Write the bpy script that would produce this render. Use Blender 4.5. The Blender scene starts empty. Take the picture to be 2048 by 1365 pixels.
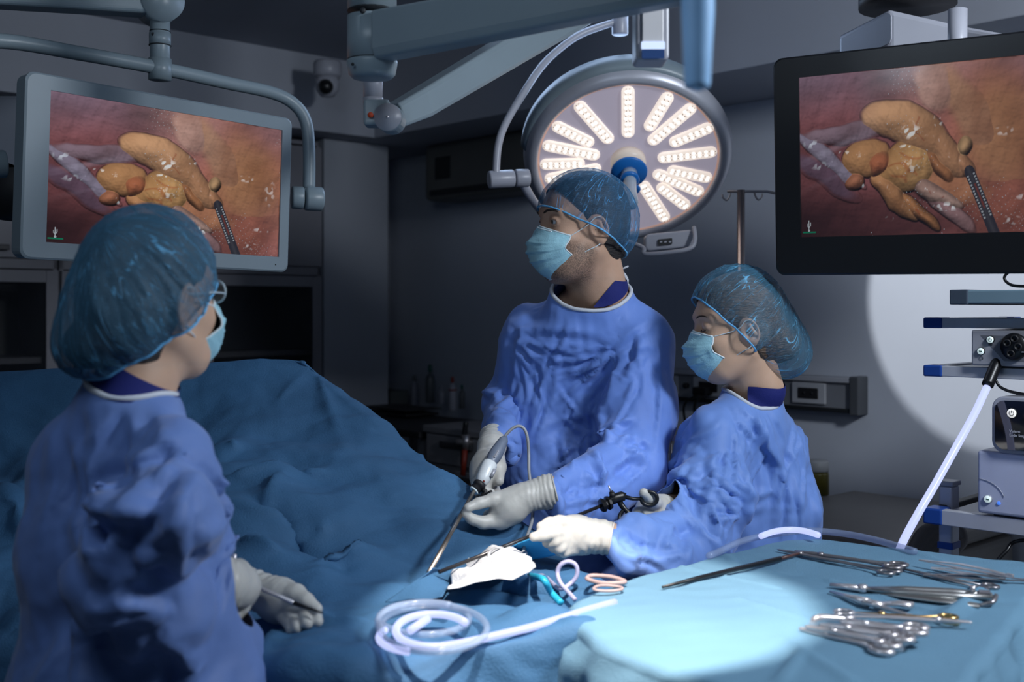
import bpy, bmesh, math, random
import numpy as np
from mathutils import Vector, Matrix
PI = math.pi
scene = bpy.context.scene
COL = scene.collection
rng = np.random.RandomState(7)
random.seed(7)

# ------------------------------------------------------------------ camera
FPX, HORIZON, CX, EYE = 2048 * 40 / 36.0, 620.0, 1024.0, 1.48
cam_d = bpy.data.cameras.new('camera'); cam = bpy.data.objects.new('camera', cam_d); COL.objects.link(cam)
cam.location = (0, 0, EYE); cam.rotation_euler = (PI / 2, 0, 0)
cam_d.lens = 40; cam_d.sensor_width = 36; cam_d.shift_y = -(682.5 - HORIZON) / 2048
cam_d.dof.use_dof = True; cam_d.dof.focus_distance = 2.6; cam_d.dof.aperture_fstop = 3.2
cam_d.clip_start = 0.05
scene.camera = cam
scene.view_settings.view_transform = 'Standard'; scene.view_settings.look = 'None'
scene.view_settings.gamma = 1.0; scene.view_settings.use_curve_mapping = False
scene.view_settings.exposure = 0.0
# ------------------------------------------------------------------ world
w = bpy.data.worlds.new('world'); scene.world = w; w.use_nodes = True
w.node_tree.nodes['Background'].inputs[0].default_value = (0.27, 0.37, 0.52, 1)
w.node_tree.nodes['Background'].inputs[1].default_value = 0.10


def V3(*a): return np.array(a, float)


def look(o, target):
    d = Vector(target) - Vector(o.location)
    o.rotation_euler = d.to_track_quat('-Z', 'Y').to_euler()


def area(name, loc, target, size, power, color, size_y=None):
    l = bpy.data.lights.new(name, 'AREA'); l.energy = power; l.color = color; l.size = size
    if size_y: l.shape = 'RECTANGLE'; l.size_y = size_y
    o = bpy.data.objects.new(name, l); COL.objects.link(o); o.location = loc; look(o, target); return o


def spot(name, loc, target, power, color, angle, blend=.15, radius=.05):
    l = bpy.data.lights.new(name, 'SPOT'); l.energy = power; l.color = color
    l.spot_size = math.radians(angle); l.spot_blend = blend; l.shadow_soft_size = radius
    o = bpy.data.objects.new(name, l); COL.objects.link(o); o.location = loc; look(o, target); return o


# the lamp heads of the theatre (two above the field, one by the ceiling for the wall) and added soft key and fill lights, no fixtures
spot('operating_light_beam', (.16, 1.42, 1.93), (.13, 1.82, 1.0), 125, (1, .89, .80), 40, .08, .03)
spot('operating_light_beam', (.75, 1.55, 2.35), (.14, 2.40, 1.12), 42, (.95, .97, 1), 20, .35, .04)
spot('wall_light_beam', (.25, 2.75, 2.45), (1.58, 3.82, 1.58), 128, (.95, .98, 1), 26, .05, .02)
area('added_soft_light', (1.7, 1.1, 2.5), (.2, 2.7, 1.1), .35, 44, (.84, .91, 1))
area('added_soft_light', (-.6, .8, 2.5), (-.1, 2.8, 1.2), .7, 8, (.7, .84, 1))
area('added_soft_light', (.2, 3.5, 2.3), (-.2, 2.0, 1.0), .6, 5, (.5, .68, 1))

# ------------------------------------------------------------------ helpers
def at(px, py, Y):
    return V3((px - CX) / FPX * Y, Y, EYE - (py - HORIZON) / FPX * Y)


def on_plane(px, py, p0, n):
    r = V3((px - CX) / FPX, 1, -(py - HORIZON) / FPX); o = V3(0, 0, EYE)
    return o + r * (np.dot(np.array(p0, float) - o, n) / np.dot(r, n))


def on_z(px, py, z): return on_plane(px, py, (0, 0, z), V3(0, 0, 1))


def nrm(v): v = np.array(v, float); return v / (np.linalg.norm(v) + 1e-12)


MATS = {}


def mat(name, color, rough=.5, metal=0., bump=0., bscale=60., emis=None, estr=0., alpha=1., var=0., vscale=8., trans=0., coat=0., sss=0., stretch=None, ior=1.45, sheen=0.):
    if name in MATS: return MATS[name]
    m = bpy.data.materials.new(name); m.use_nodes = True; nt = m.node_tree; b = nt.nodes['Principled BSDF']
    b.inputs['Base Color'].default_value = (*color, 1); b.inputs['Roughness'].default_value = rough
    b.inputs['Metallic'].default_value = metal; b.inputs['Alpha'].default_value = alpha; b.inputs['IOR'].default_value = ior
    b.inputs['Transmission Weight'].default_value = trans; b.inputs['Coat Weight'].default_value = coat
    b.inputs['Sheen Weight'].default_value = sheen
    if sss:
        b.inputs['Subsurface Weight'].default_value = sss; b.inputs['Subsurface Radius'].default_value = (.012, .005, .003); b.inputs['Subsurface Scale'].default_value = 1
    if emis: b.inputs['Emission Color'].default_value = (*emis, 1); b.inputs['Emission Strength'].default_value = estr
    tc = nt.nodes.new('ShaderNodeTexCoord'); mp = nt.nodes.new('ShaderNodeMapping'); nt.links.new(tc.outputs['Object'], mp.inputs[0])
    if stretch: mp.inputs['Scale'].default_value = stretch
    n = nt.nodes.new('ShaderNodeTexNoise'); n.inputs['Scale'].default_value = bscale; n.inputs['Detail'].default_value = 4
    nt.links.new(mp.outputs[0], n.inputs[0])
    if bump:
        bp = nt.nodes.new('ShaderNodeBump'); bp.inputs['Strength'].default_value = min(1, bump); bp.inputs['Distance'].default_value = .004 * max(1, bump)
        nt.links.new(n.outputs[0], bp.inputs['Height']); nt.links.new(bp.outputs[0], b.inputs['Normal'])
    v = var or .04
    n2 = nt.nodes.new('ShaderNodeTexNoise'); n2.inputs['Scale'].default_value = vscale; n2.inputs['Detail'].default_value = 5
    nt.links.new(mp.outputs[0], n2.inputs[0])
    r = nt.nodes.new('ShaderNodeMapRange'); r.inputs[1].default_value = .3; r.inputs[2].default_value = .7; r.inputs[3].default_value = 1 - v; r.inputs[4].default_value = 1 + v
    nt.links.new(n2.outputs[0], r.inputs[0])
    mx = nt.nodes.new('ShaderNodeVectorMath'); mx.operation = 'SCALE'; mx.inputs[0].default_value = color
    nt.links.new(r.outputs[0], mx.inputs['Scale']); nt.links.new(mx.outputs[0], b.inputs['Base Color'])
    MATS[name] = m; return m


def tag(o, label=None, cat=None, group=None, kind=None):
    if label: o['label'] = label
    if cat: o['category'] = cat
    if group: o['group'] = group
    if kind: o['kind'] = kind
    return o


def empty(name, loc, label=None, cat=None, group=None):
    o = bpy.data.objects.new(name, None); COL.objects.link(o); o.location = Vector(tuple(loc)); o.empty_display_size = .05
    return tag(o, label, cat, group)


def mk(name, VF, m, parent=None, smooth=True, bevel=0., seg=2, sub=0, solid=0., auto=None):
    V, F = VF
    me = bpy.data.meshes.new(name)
    me.from_pydata([tuple(map(float, v)) for v in V], [], [tuple(map(int, f)) for f in F]); me.update()
    if smooth: me.polygons.foreach_set('use_smooth', [True] * len(me.polygons))
    if m: me.materials.append(m)
    o = bpy.data.objects.new(name, me); COL.objects.link(o)
    if parent is not None:
        o.parent = parent
        o.matrix_parent_inverse = Matrix.Identity(4) if parent.parent is not None else Matrix.Translation(-parent.location)
    if solid:
        s = o.modifiers.new('solid', 'SOLIDIFY'); s.thickness = solid; s.offset = 0
    if bevel:
        b = o.modifiers.new('bevel', 'BEVEL'); b.width = bevel; b.segments = seg; b.limit_method = 'ANGLE'; b.angle_limit = math.radians(35)
    if sub:
        s = o.modifiers.new('sub', 'SUBSURF'); s.levels = sub; s.render_levels = sub
    if auto is not None:
        me.shade_flat() if hasattr(me, 'shade_flat') and auto == 0 else None
        if auto > 0:
            try: me.set_sharp_from_angle(angle=math.radians(auto))
            except Exception: pass
    return o


def join(*parts):
    Vs, Fs, n = [], [], 0
    for V, F in parts:
        V = np.asarray(V, float)
        if len(V) == 0: continue
        Vs.append(V); Fs += [tuple(int(i) + n for i in f) for f in F]; n += len(V)
    return np.vstack(Vs), Fs


def frame_z(d):
    z = nrm(d); x = nrm(np.cross(z, (0, 0, 1) if abs(z[2]) < .95 else (0, 1, 0))); y = np.cross(z, x)
    return np.array([x, y, z]).T


def box(c, s, R=None):
    R = np.eye(3) if R is None else R
    v = np.array([[x, y, z] for x in (-.5, .5) for y in (-.5, .5) for z in (-.5, .5)]) * np.array(s)
    return v @ R.T + np.array(c, float), [(0, 1, 3, 2), (4, 6, 7, 5), (0, 4, 5, 1), (2, 3, 7, 6), (0, 2, 6, 4), (1, 5, 7, 3)]


def lathe(profile, origin=(0, 0, 0), axis=(0, 0, 1), seg=32, cap=True):
    R = frame_z(axis); V = []; F = []
    for r, h in profile:
        for k in range(seg):
            a = 2 * PI * k / seg; V.append(R @ np.array([r * math.cos(a), r * math.sin(a), h]) + np.array(origin, float))
    n = len(profile)
    for i in range(n - 1):
        for k in range(seg):
            k2 = (k + 1) % seg; F.append((i * seg + k, i * seg + k2, (i + 1) * seg + k2, (i + 1) * seg + k))
    if cap: F.append(tuple(range(seg))[::-1]); F.append(tuple((n - 1) * seg + k for k in range(seg)))
    return np.array(V), F


def cyl(a, b, r, r2=None, seg=24):
    a = np.array(a, float); b = np.array(b, float); L = np.linalg.norm(b - a)
    return lathe([(r, 0), (r if r2 is None else r2, L)], a, b - a, seg)


def rcyl(a, b, r, e=.004, seg=28):
    a = np.array(a, float); b = np.array(b, float); L = np.linalg.norm(b - a)
    return lathe([(r - e, 0), (r - e * .3, e * .3), (r, e), (r, L - e), (r - e * .3, L - e * .3), (r - e, L)], a, b - a, seg)


def spline(pts, n=8, closed=False):
    P = np.array(pts, float); out = []; N = len(P); last = N if closed else N - 1
    for i in range(last):
        if closed: p0, p1, p2, p3 = P[(i - 1) % N], P[i], P[(i + 1) % N], P[(i + 2) % N]
        else: p0, p1, p2, p3 = P[max(i - 1, 0)], P[i], P[i + 1], P[min(i + 2, N - 1)]
        for k in range(n):
            t = k / n
            out.append(.5 * ((2 * p1) + (-p0 + p2) * t + (2 * p0 - 5 * p1 + 4 * p2 - p3) * t * t + (-p0 + 3 * p1 - 3 * p2 + p3) * t ** 3))
    if not closed: out.append(P[-1])
    return np.array(out)


def tube(pts, r, seg=10, closed=False, flat=1.0, up=None):
    P = np.array(pts, float); N = len(P); rs = np.broadcast_to(np.array(r, float), (N,))
    V, F = [], []
    T = np.zeros_like(P)
    for i in range(N):
        if closed: T[i] = nrm(P[(i + 1) % N] - P[(i - 1) % N])
        else: T[i] = nrm(P[min(i + 1, N - 1)] - P[max(i - 1, 0)])
    u = nrm(np.cross(T[0], up if up is not None else ((0, 0, 1) if abs(T[0][2]) < .9 else (1, 0, 0))))
    for i in range(N):
        u = nrm(u - T[i] * np.dot(u, T[i])); v = np.cross(T[i], u)
        for k in range(seg):
            a = 2 * PI * k / seg; V.append(P[i] + rs[i] * (math.cos(a) * u + math.sin(a) * v * flat))
    for i in range(N if closed else N - 1):
        j = (i + 1) % N
        for k in range(seg):
            k2 = (k + 1) % seg; F.append((i * seg + k, i * seg + k2, j * seg + k2, j * seg + k))
    if not closed: F.append(tuple(range(seg))[::-1]); F.append(tuple((N - 1) * seg + k for k in range(seg)))
    return np.array(V), F


def rrect(w, h, r, n=5):
    out = []
    for cx, cy, a0 in ((w / 2 - r, h / 2 - r, 0), (-w / 2 + r, h / 2 - r, 90), (-w / 2 + r, -h / 2 + r, 180), (w / 2 - r, -h / 2 + r, 270)):
        for k in range(n + 1):
            a = math.radians(a0 + 90 * k / n); out.append((cx + r * math.cos(a), cy + r * math.sin(a)))
    return out


def prism(poly, o, ux, uy, d0, d1):
    ux = np.array(ux, float); uy = np.array(uy, float); n = nrm(np.cross(ux, uy)); o = np.array(o, float); N = len(poly)
    V = [o + ux * x + uy * y + n * d for d in (d0, d1) for x, y in poly]
    F = [tuple(range(N))[::-1], tuple(range(N, 2 * N))] + [(i, (i + 1) % N, N + (i + 1) % N, N + i) for i in range(N)]
    return np.array(V), F


# ---- implicit shapes ------------------------------------------------
def smin(a, b, k):
    h = np.maximum(k - np.abs(a - b), 0) / k; return np.minimum(a, b) - h * h * k * .25


def smax(a, b, k): return -smin(-a, -b, k)


def rc(p, a, b, ra, rb):
    a = np.array(a, float); b = np.array(b, float); ba = b - a
    t = np.clip(((p - a) @ ba) / (ba @ ba + 1e-12), 0, 1)
    return np.linalg.norm(p - a - t[:, None] * ba, axis=1) - (ra + (rb - ra) * t)


def ell(p, c, r, R=None):
    q = p - np.array(c, float)
    if R is not None: q = q @ R
    r = np.array(r, float); k0 = np.linalg.norm(q / r, axis=1); k1 = np.linalg.norm(q / (r * r), axis=1) + 1e-9
    return k0 * (k0 - 1) / k1


def chain(p, pts, rad, k=0.):
    d = None
    for i in range(len(pts) - 1):
        e = rc(p, pts[i], pts[i + 1], rad[i], rad[i + 1]); d = e if d is None else (smin(d, e, k) if k else np.minimum(d, e))
    return d


def surfnet(f, lo, hi, h, newton=1):
    lo = np.array(lo, float); hi = np.array(hi, float); B = 8
    nb = np.ceil(((hi - lo) / h + 1) / B).astype(int); n = nb * B
    g = np.stack(np.meshgrid(*[np.arange(k) for k in nb], indexing='ij'), -1).reshape(-1, 3)
    dc = f(lo + (g * B + (B - 1) / 2) * h)
    act = np.abs(dc) < h * B * 1.35
    arr = np.where(dc < 0, -1., 1.)[:, None] * np.ones((1, B ** 3))
    off = np.stack(np.meshgrid(*[np.arange(B)] * 3, indexing='ij'), -1).reshape(-1, 3)
    ids = np.nonzero(act)[0]
    for s in range(0, len(ids), 1500):
        i = ids[s:s + 1500]; P = lo + (g[i][:, None, :] * B + off[None]) * h
        arr[i] = f(P.reshape(-1, 3)).reshape(len(i), -1)
    A = arr.reshape(nb[0], nb[1], nb[2], B, B, B).transpose(0, 3, 1, 4, 2, 5).reshape(n)
    ins = A < 0
    c = np.zeros(n - 1, int)
    cor = [(i, j, k) for i in (0, 1) for j in (0, 1) for k in (0, 1)]
    for i, j, k in cor: c += ins[i:n[0] - 1 + i, j:n[1] - 1 + j, k:n[2] - 1 + k]
    cells = np.argwhere((c > 0) & (c < 8)); idx = -np.ones(n - 1, int); idx[tuple(cells.T)] = np.arange(len(cells))
    S = np.zeros((len(cells), 3)); W = np.zeros(len(cells))
    for a in cor:
        for ax in range(3):
            if a[ax]: continue
            b = list(a); b[ax] = 1
            pa = cells + a; pb = cells + b; va = A[tuple(pa.T)]; vb = A[tuple(pb.T)]
            x = (va < 0) != (vb < 0); t = np.where(x, va / (va - vb + 1e-12), 0)
            S += np.where(x[:, None], pa + (pb - pa) * t[:, None], 0); W += x
    V = lo + S / W[:, None] * h
    F = []
    for ax in range(3):
        u, v = (ax + 1) % 3, (ax + 2) % 3
        sl0 = [slice(None)] * 3; sl1 = [slice(None)] * 3; sl0[ax] = slice(0, n[ax] - 1); sl1[ax] = slice(1, n[ax])
        a0 = ins[tuple(sl0)]; a1 = ins[tuple(sl1)]
        e = np.argwhere(a0 != a1); e = e[(e[:, u] > 0) & (e[:, v] > 0) & (e[:, u] < n[u] - 1) & (e[:, v] < n[v] - 1)]
        du = np.zeros(3, int); du[u] = 1; dv = np.zeros(3, int); dv[v] = 1
        q = np.stack([idx[tuple((e - du - dv).T)], idx[tuple((e - dv).T)], idx[tuple(e.T)], idx[tuple((e - du).T)]], 1)
        fl = ~a0[tuple(e.T)]; q[fl] = q[fl][:, ::-1]
        F.append(q)
    F = np.vstack(F); F = F[(F >= 0).all(1)]
    for _ in range(newton):
        d = f(V); e = h * .3; G = np.stack([f(V + e * np.eye(3)[k]) - d for k in range(3)], 1) / e
        V = V - G * np.clip(d, -h, h)[:, None] / np.maximum((G * G).sum(1), .25)[:, None]
    return V, F


def normals(V, F):
    F = np.asarray(F); a = V[F[:, 2]] - V[F[:, 0]]; b = V[F[:, -1]] - V[F[:, 1]]; fn = np.cross(a, b); N = np.zeros_like(V)
    for k in range(F.shape[1]): np.add.at(N, F[:, k], fn)
    return N / (np.linalg.norm(N, axis=1)[:, None] + 1e-12)


def clip(V, F, s, want_loops=True):
    """cut a quad/tri mesh along s=0 and keep s>0; also the open edges made by the cut"""
    out, newv, cache, V2 = [], [], {}, [tuple(v) for v in V]
    edges = {}

    def cut(a, b):
        k = (a, b) if a < b else (b, a)
        if k not in cache:
            t = s[a] / (s[a] - s[b]); V2.append(tuple(V[a] + (V[b] - V[a]) * t)); cache[k] = len(V2) - 1
        return cache[k]
    Fa = [tuple(int(i) for i in f) for f in F]; pos = s > 0
    keepq, mixed = [], []
    for f in Fa:
        c = sum(bool(pos[i]) for i in f)
        if c == len(f): keepq.append(f)
        elif c:
            mixed += [(f[0], f[i], f[i + 1]) for i in range(1, len(f) - 1)]
    for f in mixed:
        if all(pos[i] for i in f): out.append(f); continue
        if not any(pos[i] for i in f): continue
        f = list(f); poly = []; cuts = []
        for i in range(len(f)):
            a, b = f[i], f[(i + 1) % len(f)]
            if s[a] > 0: poly.append(a)
            if (s[a] > 0) != (s[b] > 0):
                c = cut(a, b); poly.append(c); cuts.append((c, s[a] > 0))
        if len(poly) >= 3:
            out.append(tuple(poly))
        if len(cuts) == 2: 
            a, b = cuts[0][0], cuts[1][0]; edges.setdefault(a, []).append(b); edges.setdefault(b, []).append(a)
    FF = [tuple(f) for f in keepq] + out
    used = sorted({i for f in FF for i in f}); mp = {o: n for n, o in enumerate(used)}
    Vn = np.array([V2[i] for i in used]); Fn = [tuple(mp[i] for i in f) for f in FF]
    loops = []
    if want_loops:
        seen = set()
        for st in edges:
            if st in seen: continue
            L = [st]; seen.add(st)
            while True:
                nx = [j for j in edges[L[-1]] if j not in seen]
                if not nx: break
                L.append(nx[0]); seen.add(nx[0])
            if len(L) > 8: loops.append(np.array([V2[i] for i in L]))
        loops.sort(key=len, reverse=True)
    return (Vn, Fn), loops


def smooth_loop(L, it=6, step=1):
    for _ in range(it): L = (L + np.roll(L, 1, 0) * .5 + np.roll(L, -1, 0) * .5) / 2
    return L[::step]


def edges_of(F):
    E = set()
    for f in F:
        for i in range(len(f)):
            a, b = int(f[i]), int(f[(i + 1) % len(f)]); E.add((a, b) if a < b else (b, a))
    return np.array(sorted(E))


def noise(p, scale, seed, octs=4, aniso=None, ridged=False):
    r = np.random.RandomState(seed); out = np.zeros(len(p)); a = 1.; q = p * scale
    if aniso is not None: q = q * np.array(aniso)
    for o in range(octs):
        s = np.zeros(len(p))
        for k in range(5):
            d = nrm(r.randn(3)); ph = r.rand() * 7; w = q @ d * (1 + .5 * r.rand()) + 1.3 * np.sin(q @ nrm(r.randn(3)) * .7 + r.rand() * 7)
            s += np.sin(w * 2 + ph)
        s /= 3.
        out += a * ((1 - np.abs(s)) if ridged else s); a *= .5; q = q * 1.9
    return out


def pbd(V, F, grow, it=60, pin=None, body=None, off=.012, grav=.0004, smoothk=.06, home=.0, pert=None, shearw=.5, outer=None):
    """settle a slightly oversized sheet of cloth on a body: stretch + shear springs, smoothing as bending, collision"""
    F = np.asarray(F); N = len(V); E = edges_of(F)
    if F.shape[1] == 4: E2 = np.vstack([F[:, [0, 2]], F[:, [1, 3]]])
    else: E2 = np.zeros((0, 2), int)
    g = grow if np.ndim(grow) else np.full(N, grow)
    A = np.concatenate([E[:, 0], E2[:, 0]]); Bx = np.concatenate([E[:, 1], E2[:, 1]])
    wt = np.concatenate([np.ones(len(E)), np.full(len(E2), shearw)])
    rest = np.linalg.norm(V[A] - V[Bx], axis=1) * (g[A] + g[Bx]) / 2
    V0 = V.copy(); V = V.copy(); mv = np.ones(N) if pin is None else 1 - pin
    if pert is not None: V = V + normals(V, F) * (pert * mv)[:, None]
    cnt = np.bincount(A, wt, N) + np.bincount(Bx, wt, N)
    c1 = np.bincount(E[:, 0], minlength=N) + np.bincount(E[:, 1], minlength=N)
    for k in range(it):
        V[:, 2] -= grav * mv
        d = V[Bx] - V[A]; L = np.linalg.norm(d, axis=1) + 1e-9; c = d * ((L - rest) / L * .5 * wt)[:, None]
        D = np.stack([np.bincount(A, c[:, j], N) - np.bincount(Bx, c[:, j], N) for j in range(3)], 1)
        V += D / cnt[:, None] * 1.9 * mv[:, None]
        if smoothk:
            M = np.stack([np.bincount(E[:, 0], V[E[:, 1], j], N) + np.bincount(E[:, 1], V[E[:, 0], j], N) for j in range(3)], 1) / c1[:, None]
            V += (M - V) * (smoothk * mv)[:, None]
        if home: V += (V0 - V) * (home * mv)[:, None]
        if body is not None and (k % 4 == 3 or k == it - 1):
            s = body(V) - off; m = s < 0
            if m.any():
                P = V[m]; e = .004; G = np.stack([body(P + e * np.eye(3)[j]) - body(P) for j in range(3)], 1) / e
                V[m] -= G * s[m][:, None] * mv[m][:, None]
    return V


def subdiv(V, F, levels=1):
    me = bpy.data.meshes.new('tmp'); me.from_pydata([tuple(v) for v in V], [], [tuple(map(int, f)) for f in F]); o = bpy.data.objects.new('tmp', me); COL.objects.link(o)
    s = o.modifiers.new('s', 'SUBSURF'); s.levels = levels; s.render_levels = levels
    dg = bpy.context.evaluated_depsgraph_get(); e = o.evaluated_get(dg).to_mesh()
    n = len(e.vertices); A = np.empty(n * 3); e.vertices.foreach_get('co', A); FF = [tuple(p.vertices) for p in e.polygons]
    bpy.data.objects.remove(o); bpy.data.meshes.remove(me)
    return A.reshape(-1, 3), np.array(FF)


class Frame:
    def __init__(s, o, fwd, up=(0, 0, 1), sc=1.):
        f = nrm(fwd); l = nrm(np.cross(up, f)); u = np.cross(f, l); s.R = np.array([f, l, u]).T; s.o = np.array(o, float); s.s = sc

    def w(s, p): return (np.array(p, float) * s.s) @ s.R.T + s.o

    def l(s, p): return ((p - s.o) @ s.R) / s.s

# ------------------------------------------------------------------ materials
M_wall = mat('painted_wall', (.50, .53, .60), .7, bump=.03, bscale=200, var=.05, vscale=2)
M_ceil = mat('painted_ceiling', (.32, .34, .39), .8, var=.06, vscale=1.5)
M_floor = mat('vinyl_floor', (.12, .14, .16), .35, var=.1, vscale=3)
M_wall_shaded = mat('painted_wall_shaded', (.30, .32, .36), .7, var=.04, vscale=2)  # copy of the wall paint, darkened so the left side reads as shaded
M_cab = mat('cabinet_lacquer', (.19, .19, .215), .45)
M_cabin = mat('cabinet_inside', (.13, .135, .14), .7)
M_glassdark = mat('cabinet_glass', (.02, .024, .03), .08, alpha=.3)
M_handle = mat('dark_handle', (.03, .03, .035), .4)
M_white = mat('white_enamel', (.19, .24, .27), .38, bump=.03, bscale=300, var=.03)
M_white2 = mat('white_enamel_cool', (.34, .35, .40), .35, var=.03)
M_seam = mat('dark_seam', (.01, .012, .015), .6)
M_black = mat('black_plastic', (.006, .0065, .008), .35, bump=.03, bscale=400)
M_blackm = mat('black_matt', (.012, .012, .014), .55)
M_steel = mat('brushed_steel', (.72, .68, .69), .34, .75, bump=.05, bscale=300, var=.1, vscale=30)
M_steeld = mat('dark_steel', (.34, .32, .33), .32, .8, var=.12, vscale=30)
M_chrome = mat('pole_steel', (.6, .5, .46), .25, 1.)
M_gold = mat('gold_plating', (.72, .46, .18), .28, 1.)
M_gown = mat('blue_gown_fabric', (.125, .235, .62), .62, bump=.06, bscale=500, var=.05, vscale=14, sheen=.15)
M_gown2 = mat('blue_gown_fabric_light', (.14, .26, .62), .6, bump=.06, bscale=500, var=.05, vscale=14, sheen=.15)
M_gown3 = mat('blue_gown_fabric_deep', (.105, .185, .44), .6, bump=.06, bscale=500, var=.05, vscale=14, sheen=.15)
M_navy = mat('navy_scrubs', (.006, .012, .13), .8, bump=.2, bscale=500)
M_bind = mat('white_binding', (.55, .58, .64), .7, bump=.2, bscale=500)
M_drape = mat('blue_patient_drape', (.034, .115, .235), .75, bump=.35, bscale=260, var=.10, vscale=5)
M_drape2 = mat('teal_table_drape', (.125, .26, .375), .75, bump=.4, bscale=380, var=.06, vscale=5)
M_cyan = mat('cyan_drape', (.03, .30, .62), .5, bump=.2, bscale=200, var=.08)
M_skin = mat('skin_man', (.47, .29, .20), .5, bump=.12, bscale=420, var=.08, vscale=22, sss=.12)
M_skinw = mat('skin_woman', (.54, .345, .24), .48, bump=.06, bscale=420, var=.06, vscale=16, sss=.12)
M_hair = mat('dark_hair', (.016, .013, .012), .45, bump=.9, bscale=90, var=.4, vscale=60, stretch=(1, 1, 5))
M_hairb = mat('brown_hair', (.10, .062, .04), .42, bump=.9, bscale=60, var=.6, vscale=60, stretch=(1, 5, 5))
M_glove = mat('latex_glove', (.47, .455, .425), .42, bump=.12, bscale=90, var=.05, vscale=20, sss=.08)
M_mask = mat('mask_fabric', (.30, .55, .64), .7, bump=.3, bscale=320, var=.05, vscale=20)
M_maskedge = mat('mask_white_edge', (.62, .72, .76), .6)
M_gauze = mat('white_gauze', (.72, .76, .8), .8, bump=.6, bscale=220, var=.05)
M_blue = mat('blue_plastic', (.012, .06, .30), .4)
M_bluelamp = mat('blue_lamp_collar', (.01, .14, .46), .35)
M_silver = mat('silver_housing', (.42, .43, .48), .4, .35, bump=.03, bscale=400)
M_alu = mat('aluminium_rail', (.52, .53, .58), .4, .25)
M_eye = mat('eye_white', (.55, .55, .56), .2, coat=.5)
M_iris = mat('iris_brown', (.02, .012, .008), .15, coat=.6)
M_brown = mat('brow_hair', (.03, .018, .012), .7)
M_lip = mat('lips', (.45, .2, .17), .5)


def cap_material(name, col, dens=.42, seed=0., scale=5.):
    m = bpy.data.materials.new(name); m.use_nodes = True; nt = m.node_tree; N = nt.nodes; L = nt.links; b = N['Principled BSDF']
    b.inputs['Roughness'].default_value = .6

    def math_(op, x, y=None, z=None):
        n = N.new('ShaderNodeMath'); n.operation = op
        for i, v in enumerate((x, y, z)):
            if v is None: continue
            if isinstance(v, (int, float)): n.inputs[i].default_value = v
            else: L.new(v, n.inputs[i])
        return n.outputs[0]
    at_ = N.new('ShaderNodeAttribute'); at_.attribute_name = 'cap_uv'

    def lines(sc, off, width, stretch=(1, 1, .18), dist=.35):
        mp = N.new('ShaderNodeMapping'); mp.inputs['Location'].default_value = (seed + off, seed * 2, off); mp.inputs['Scale'].default_value = stretch
        n = N.new('ShaderNodeTexNoise'); n.inputs['Scale'].default_value = sc; n.inputs['Detail'].default_value = 1.5; n.inputs['Distortion'].default_value = dist
        L.new(at_.outputs['Vector'], mp.inputs[0]); L.new(mp.outputs[0], n.inputs[0])
        a = math_('ABSOLUTE', math_('SUBTRACT', n.outputs[0], .5))
        r = N.new('ShaderNodeMapRange'); r.interpolation_type = 'SMOOTHSTEP'; r.inputs[1].default_value = 0; r.inputs[2].default_value = width; r.inputs[3].default_value = 1; r.inputs[4].default_value = 0; L.new(a, r.inputs[0]); return r.outputs[0]
    gate = N.new('ShaderNodeTexNoise'); gate.inputs['Scale'].default_value = 3.; L.new(at_.outputs['Vector'], gate.inputs[0])
    g = N.new('ShaderNodeMapRange'); g.inputs[1].default_value = .42; g.inputs[2].default_value = .6; L.new(gate.outputs[0], g.inputs[0])
    l1 = math_('MULTIPLY', lines(scale, 0, .022), g.outputs[0]); l2 = math_('MULTIPLY', lines(scale * 2.6, 3.3, .03), .35)
    ln = math_('MAXIMUM', l1, l2)
    fb = N.new('ShaderNodeTexNoise'); fb.inputs['Scale'].default_value = 90; fb.inputs['Detail'].default_value = 3; L.new(at_.outputs['Vector'], fb.inputs[0])
    lw = N.new('ShaderNodeLayerWeight'); lw.inputs[0].default_value = .25
    al = math_('ADD', math_('MULTIPLY_ADD', lw.outputs['Facing'], .6, dens), math_('MULTIPLY_ADD', fb.outputs[0], .24, -.12))
    al = math_('MULTIPLY_ADD', ln, .5, al)
    cl = N.new('ShaderNodeClamp'); cl.inputs[1].default_value = .05; cl.inputs[2].default_value = .96; L.new(al, cl.inputs[0]); L.new(cl.outputs[0], b.inputs['Alpha'])
    mx = N.new('ShaderNodeMix'); mx.data_type = 'RGBA'; mx.inputs[6].default_value = (*[c * .6 for c in col], 1); mx.inputs[7].default_value = (*[min(1, c * 1.5) for c in col], 1)
    L.new(ln, mx.inputs[0]); L.new(mx.outputs[2], b.inputs['Base Color'])
    bp = N.new('ShaderNodeBump'); bp.inputs['Strength'].default_value = .5; bp.inputs['Distance'].default_value = .003; L.new(ln, bp.inputs['Height']); L.new(bp.outputs[0], b.inputs['Normal'])
    return m


M_cap = cap_material('cap_net_blue', (.065, .27, .54), .20, 0.)
M_cap2 = cap_material('cap_net_blue_pale', (.10, .36, .58), .20, 3., 6.)
M_cap3 = cap_material('cap_net_blue_dim', (.045, .17, .29), .46, 6.)


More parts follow.
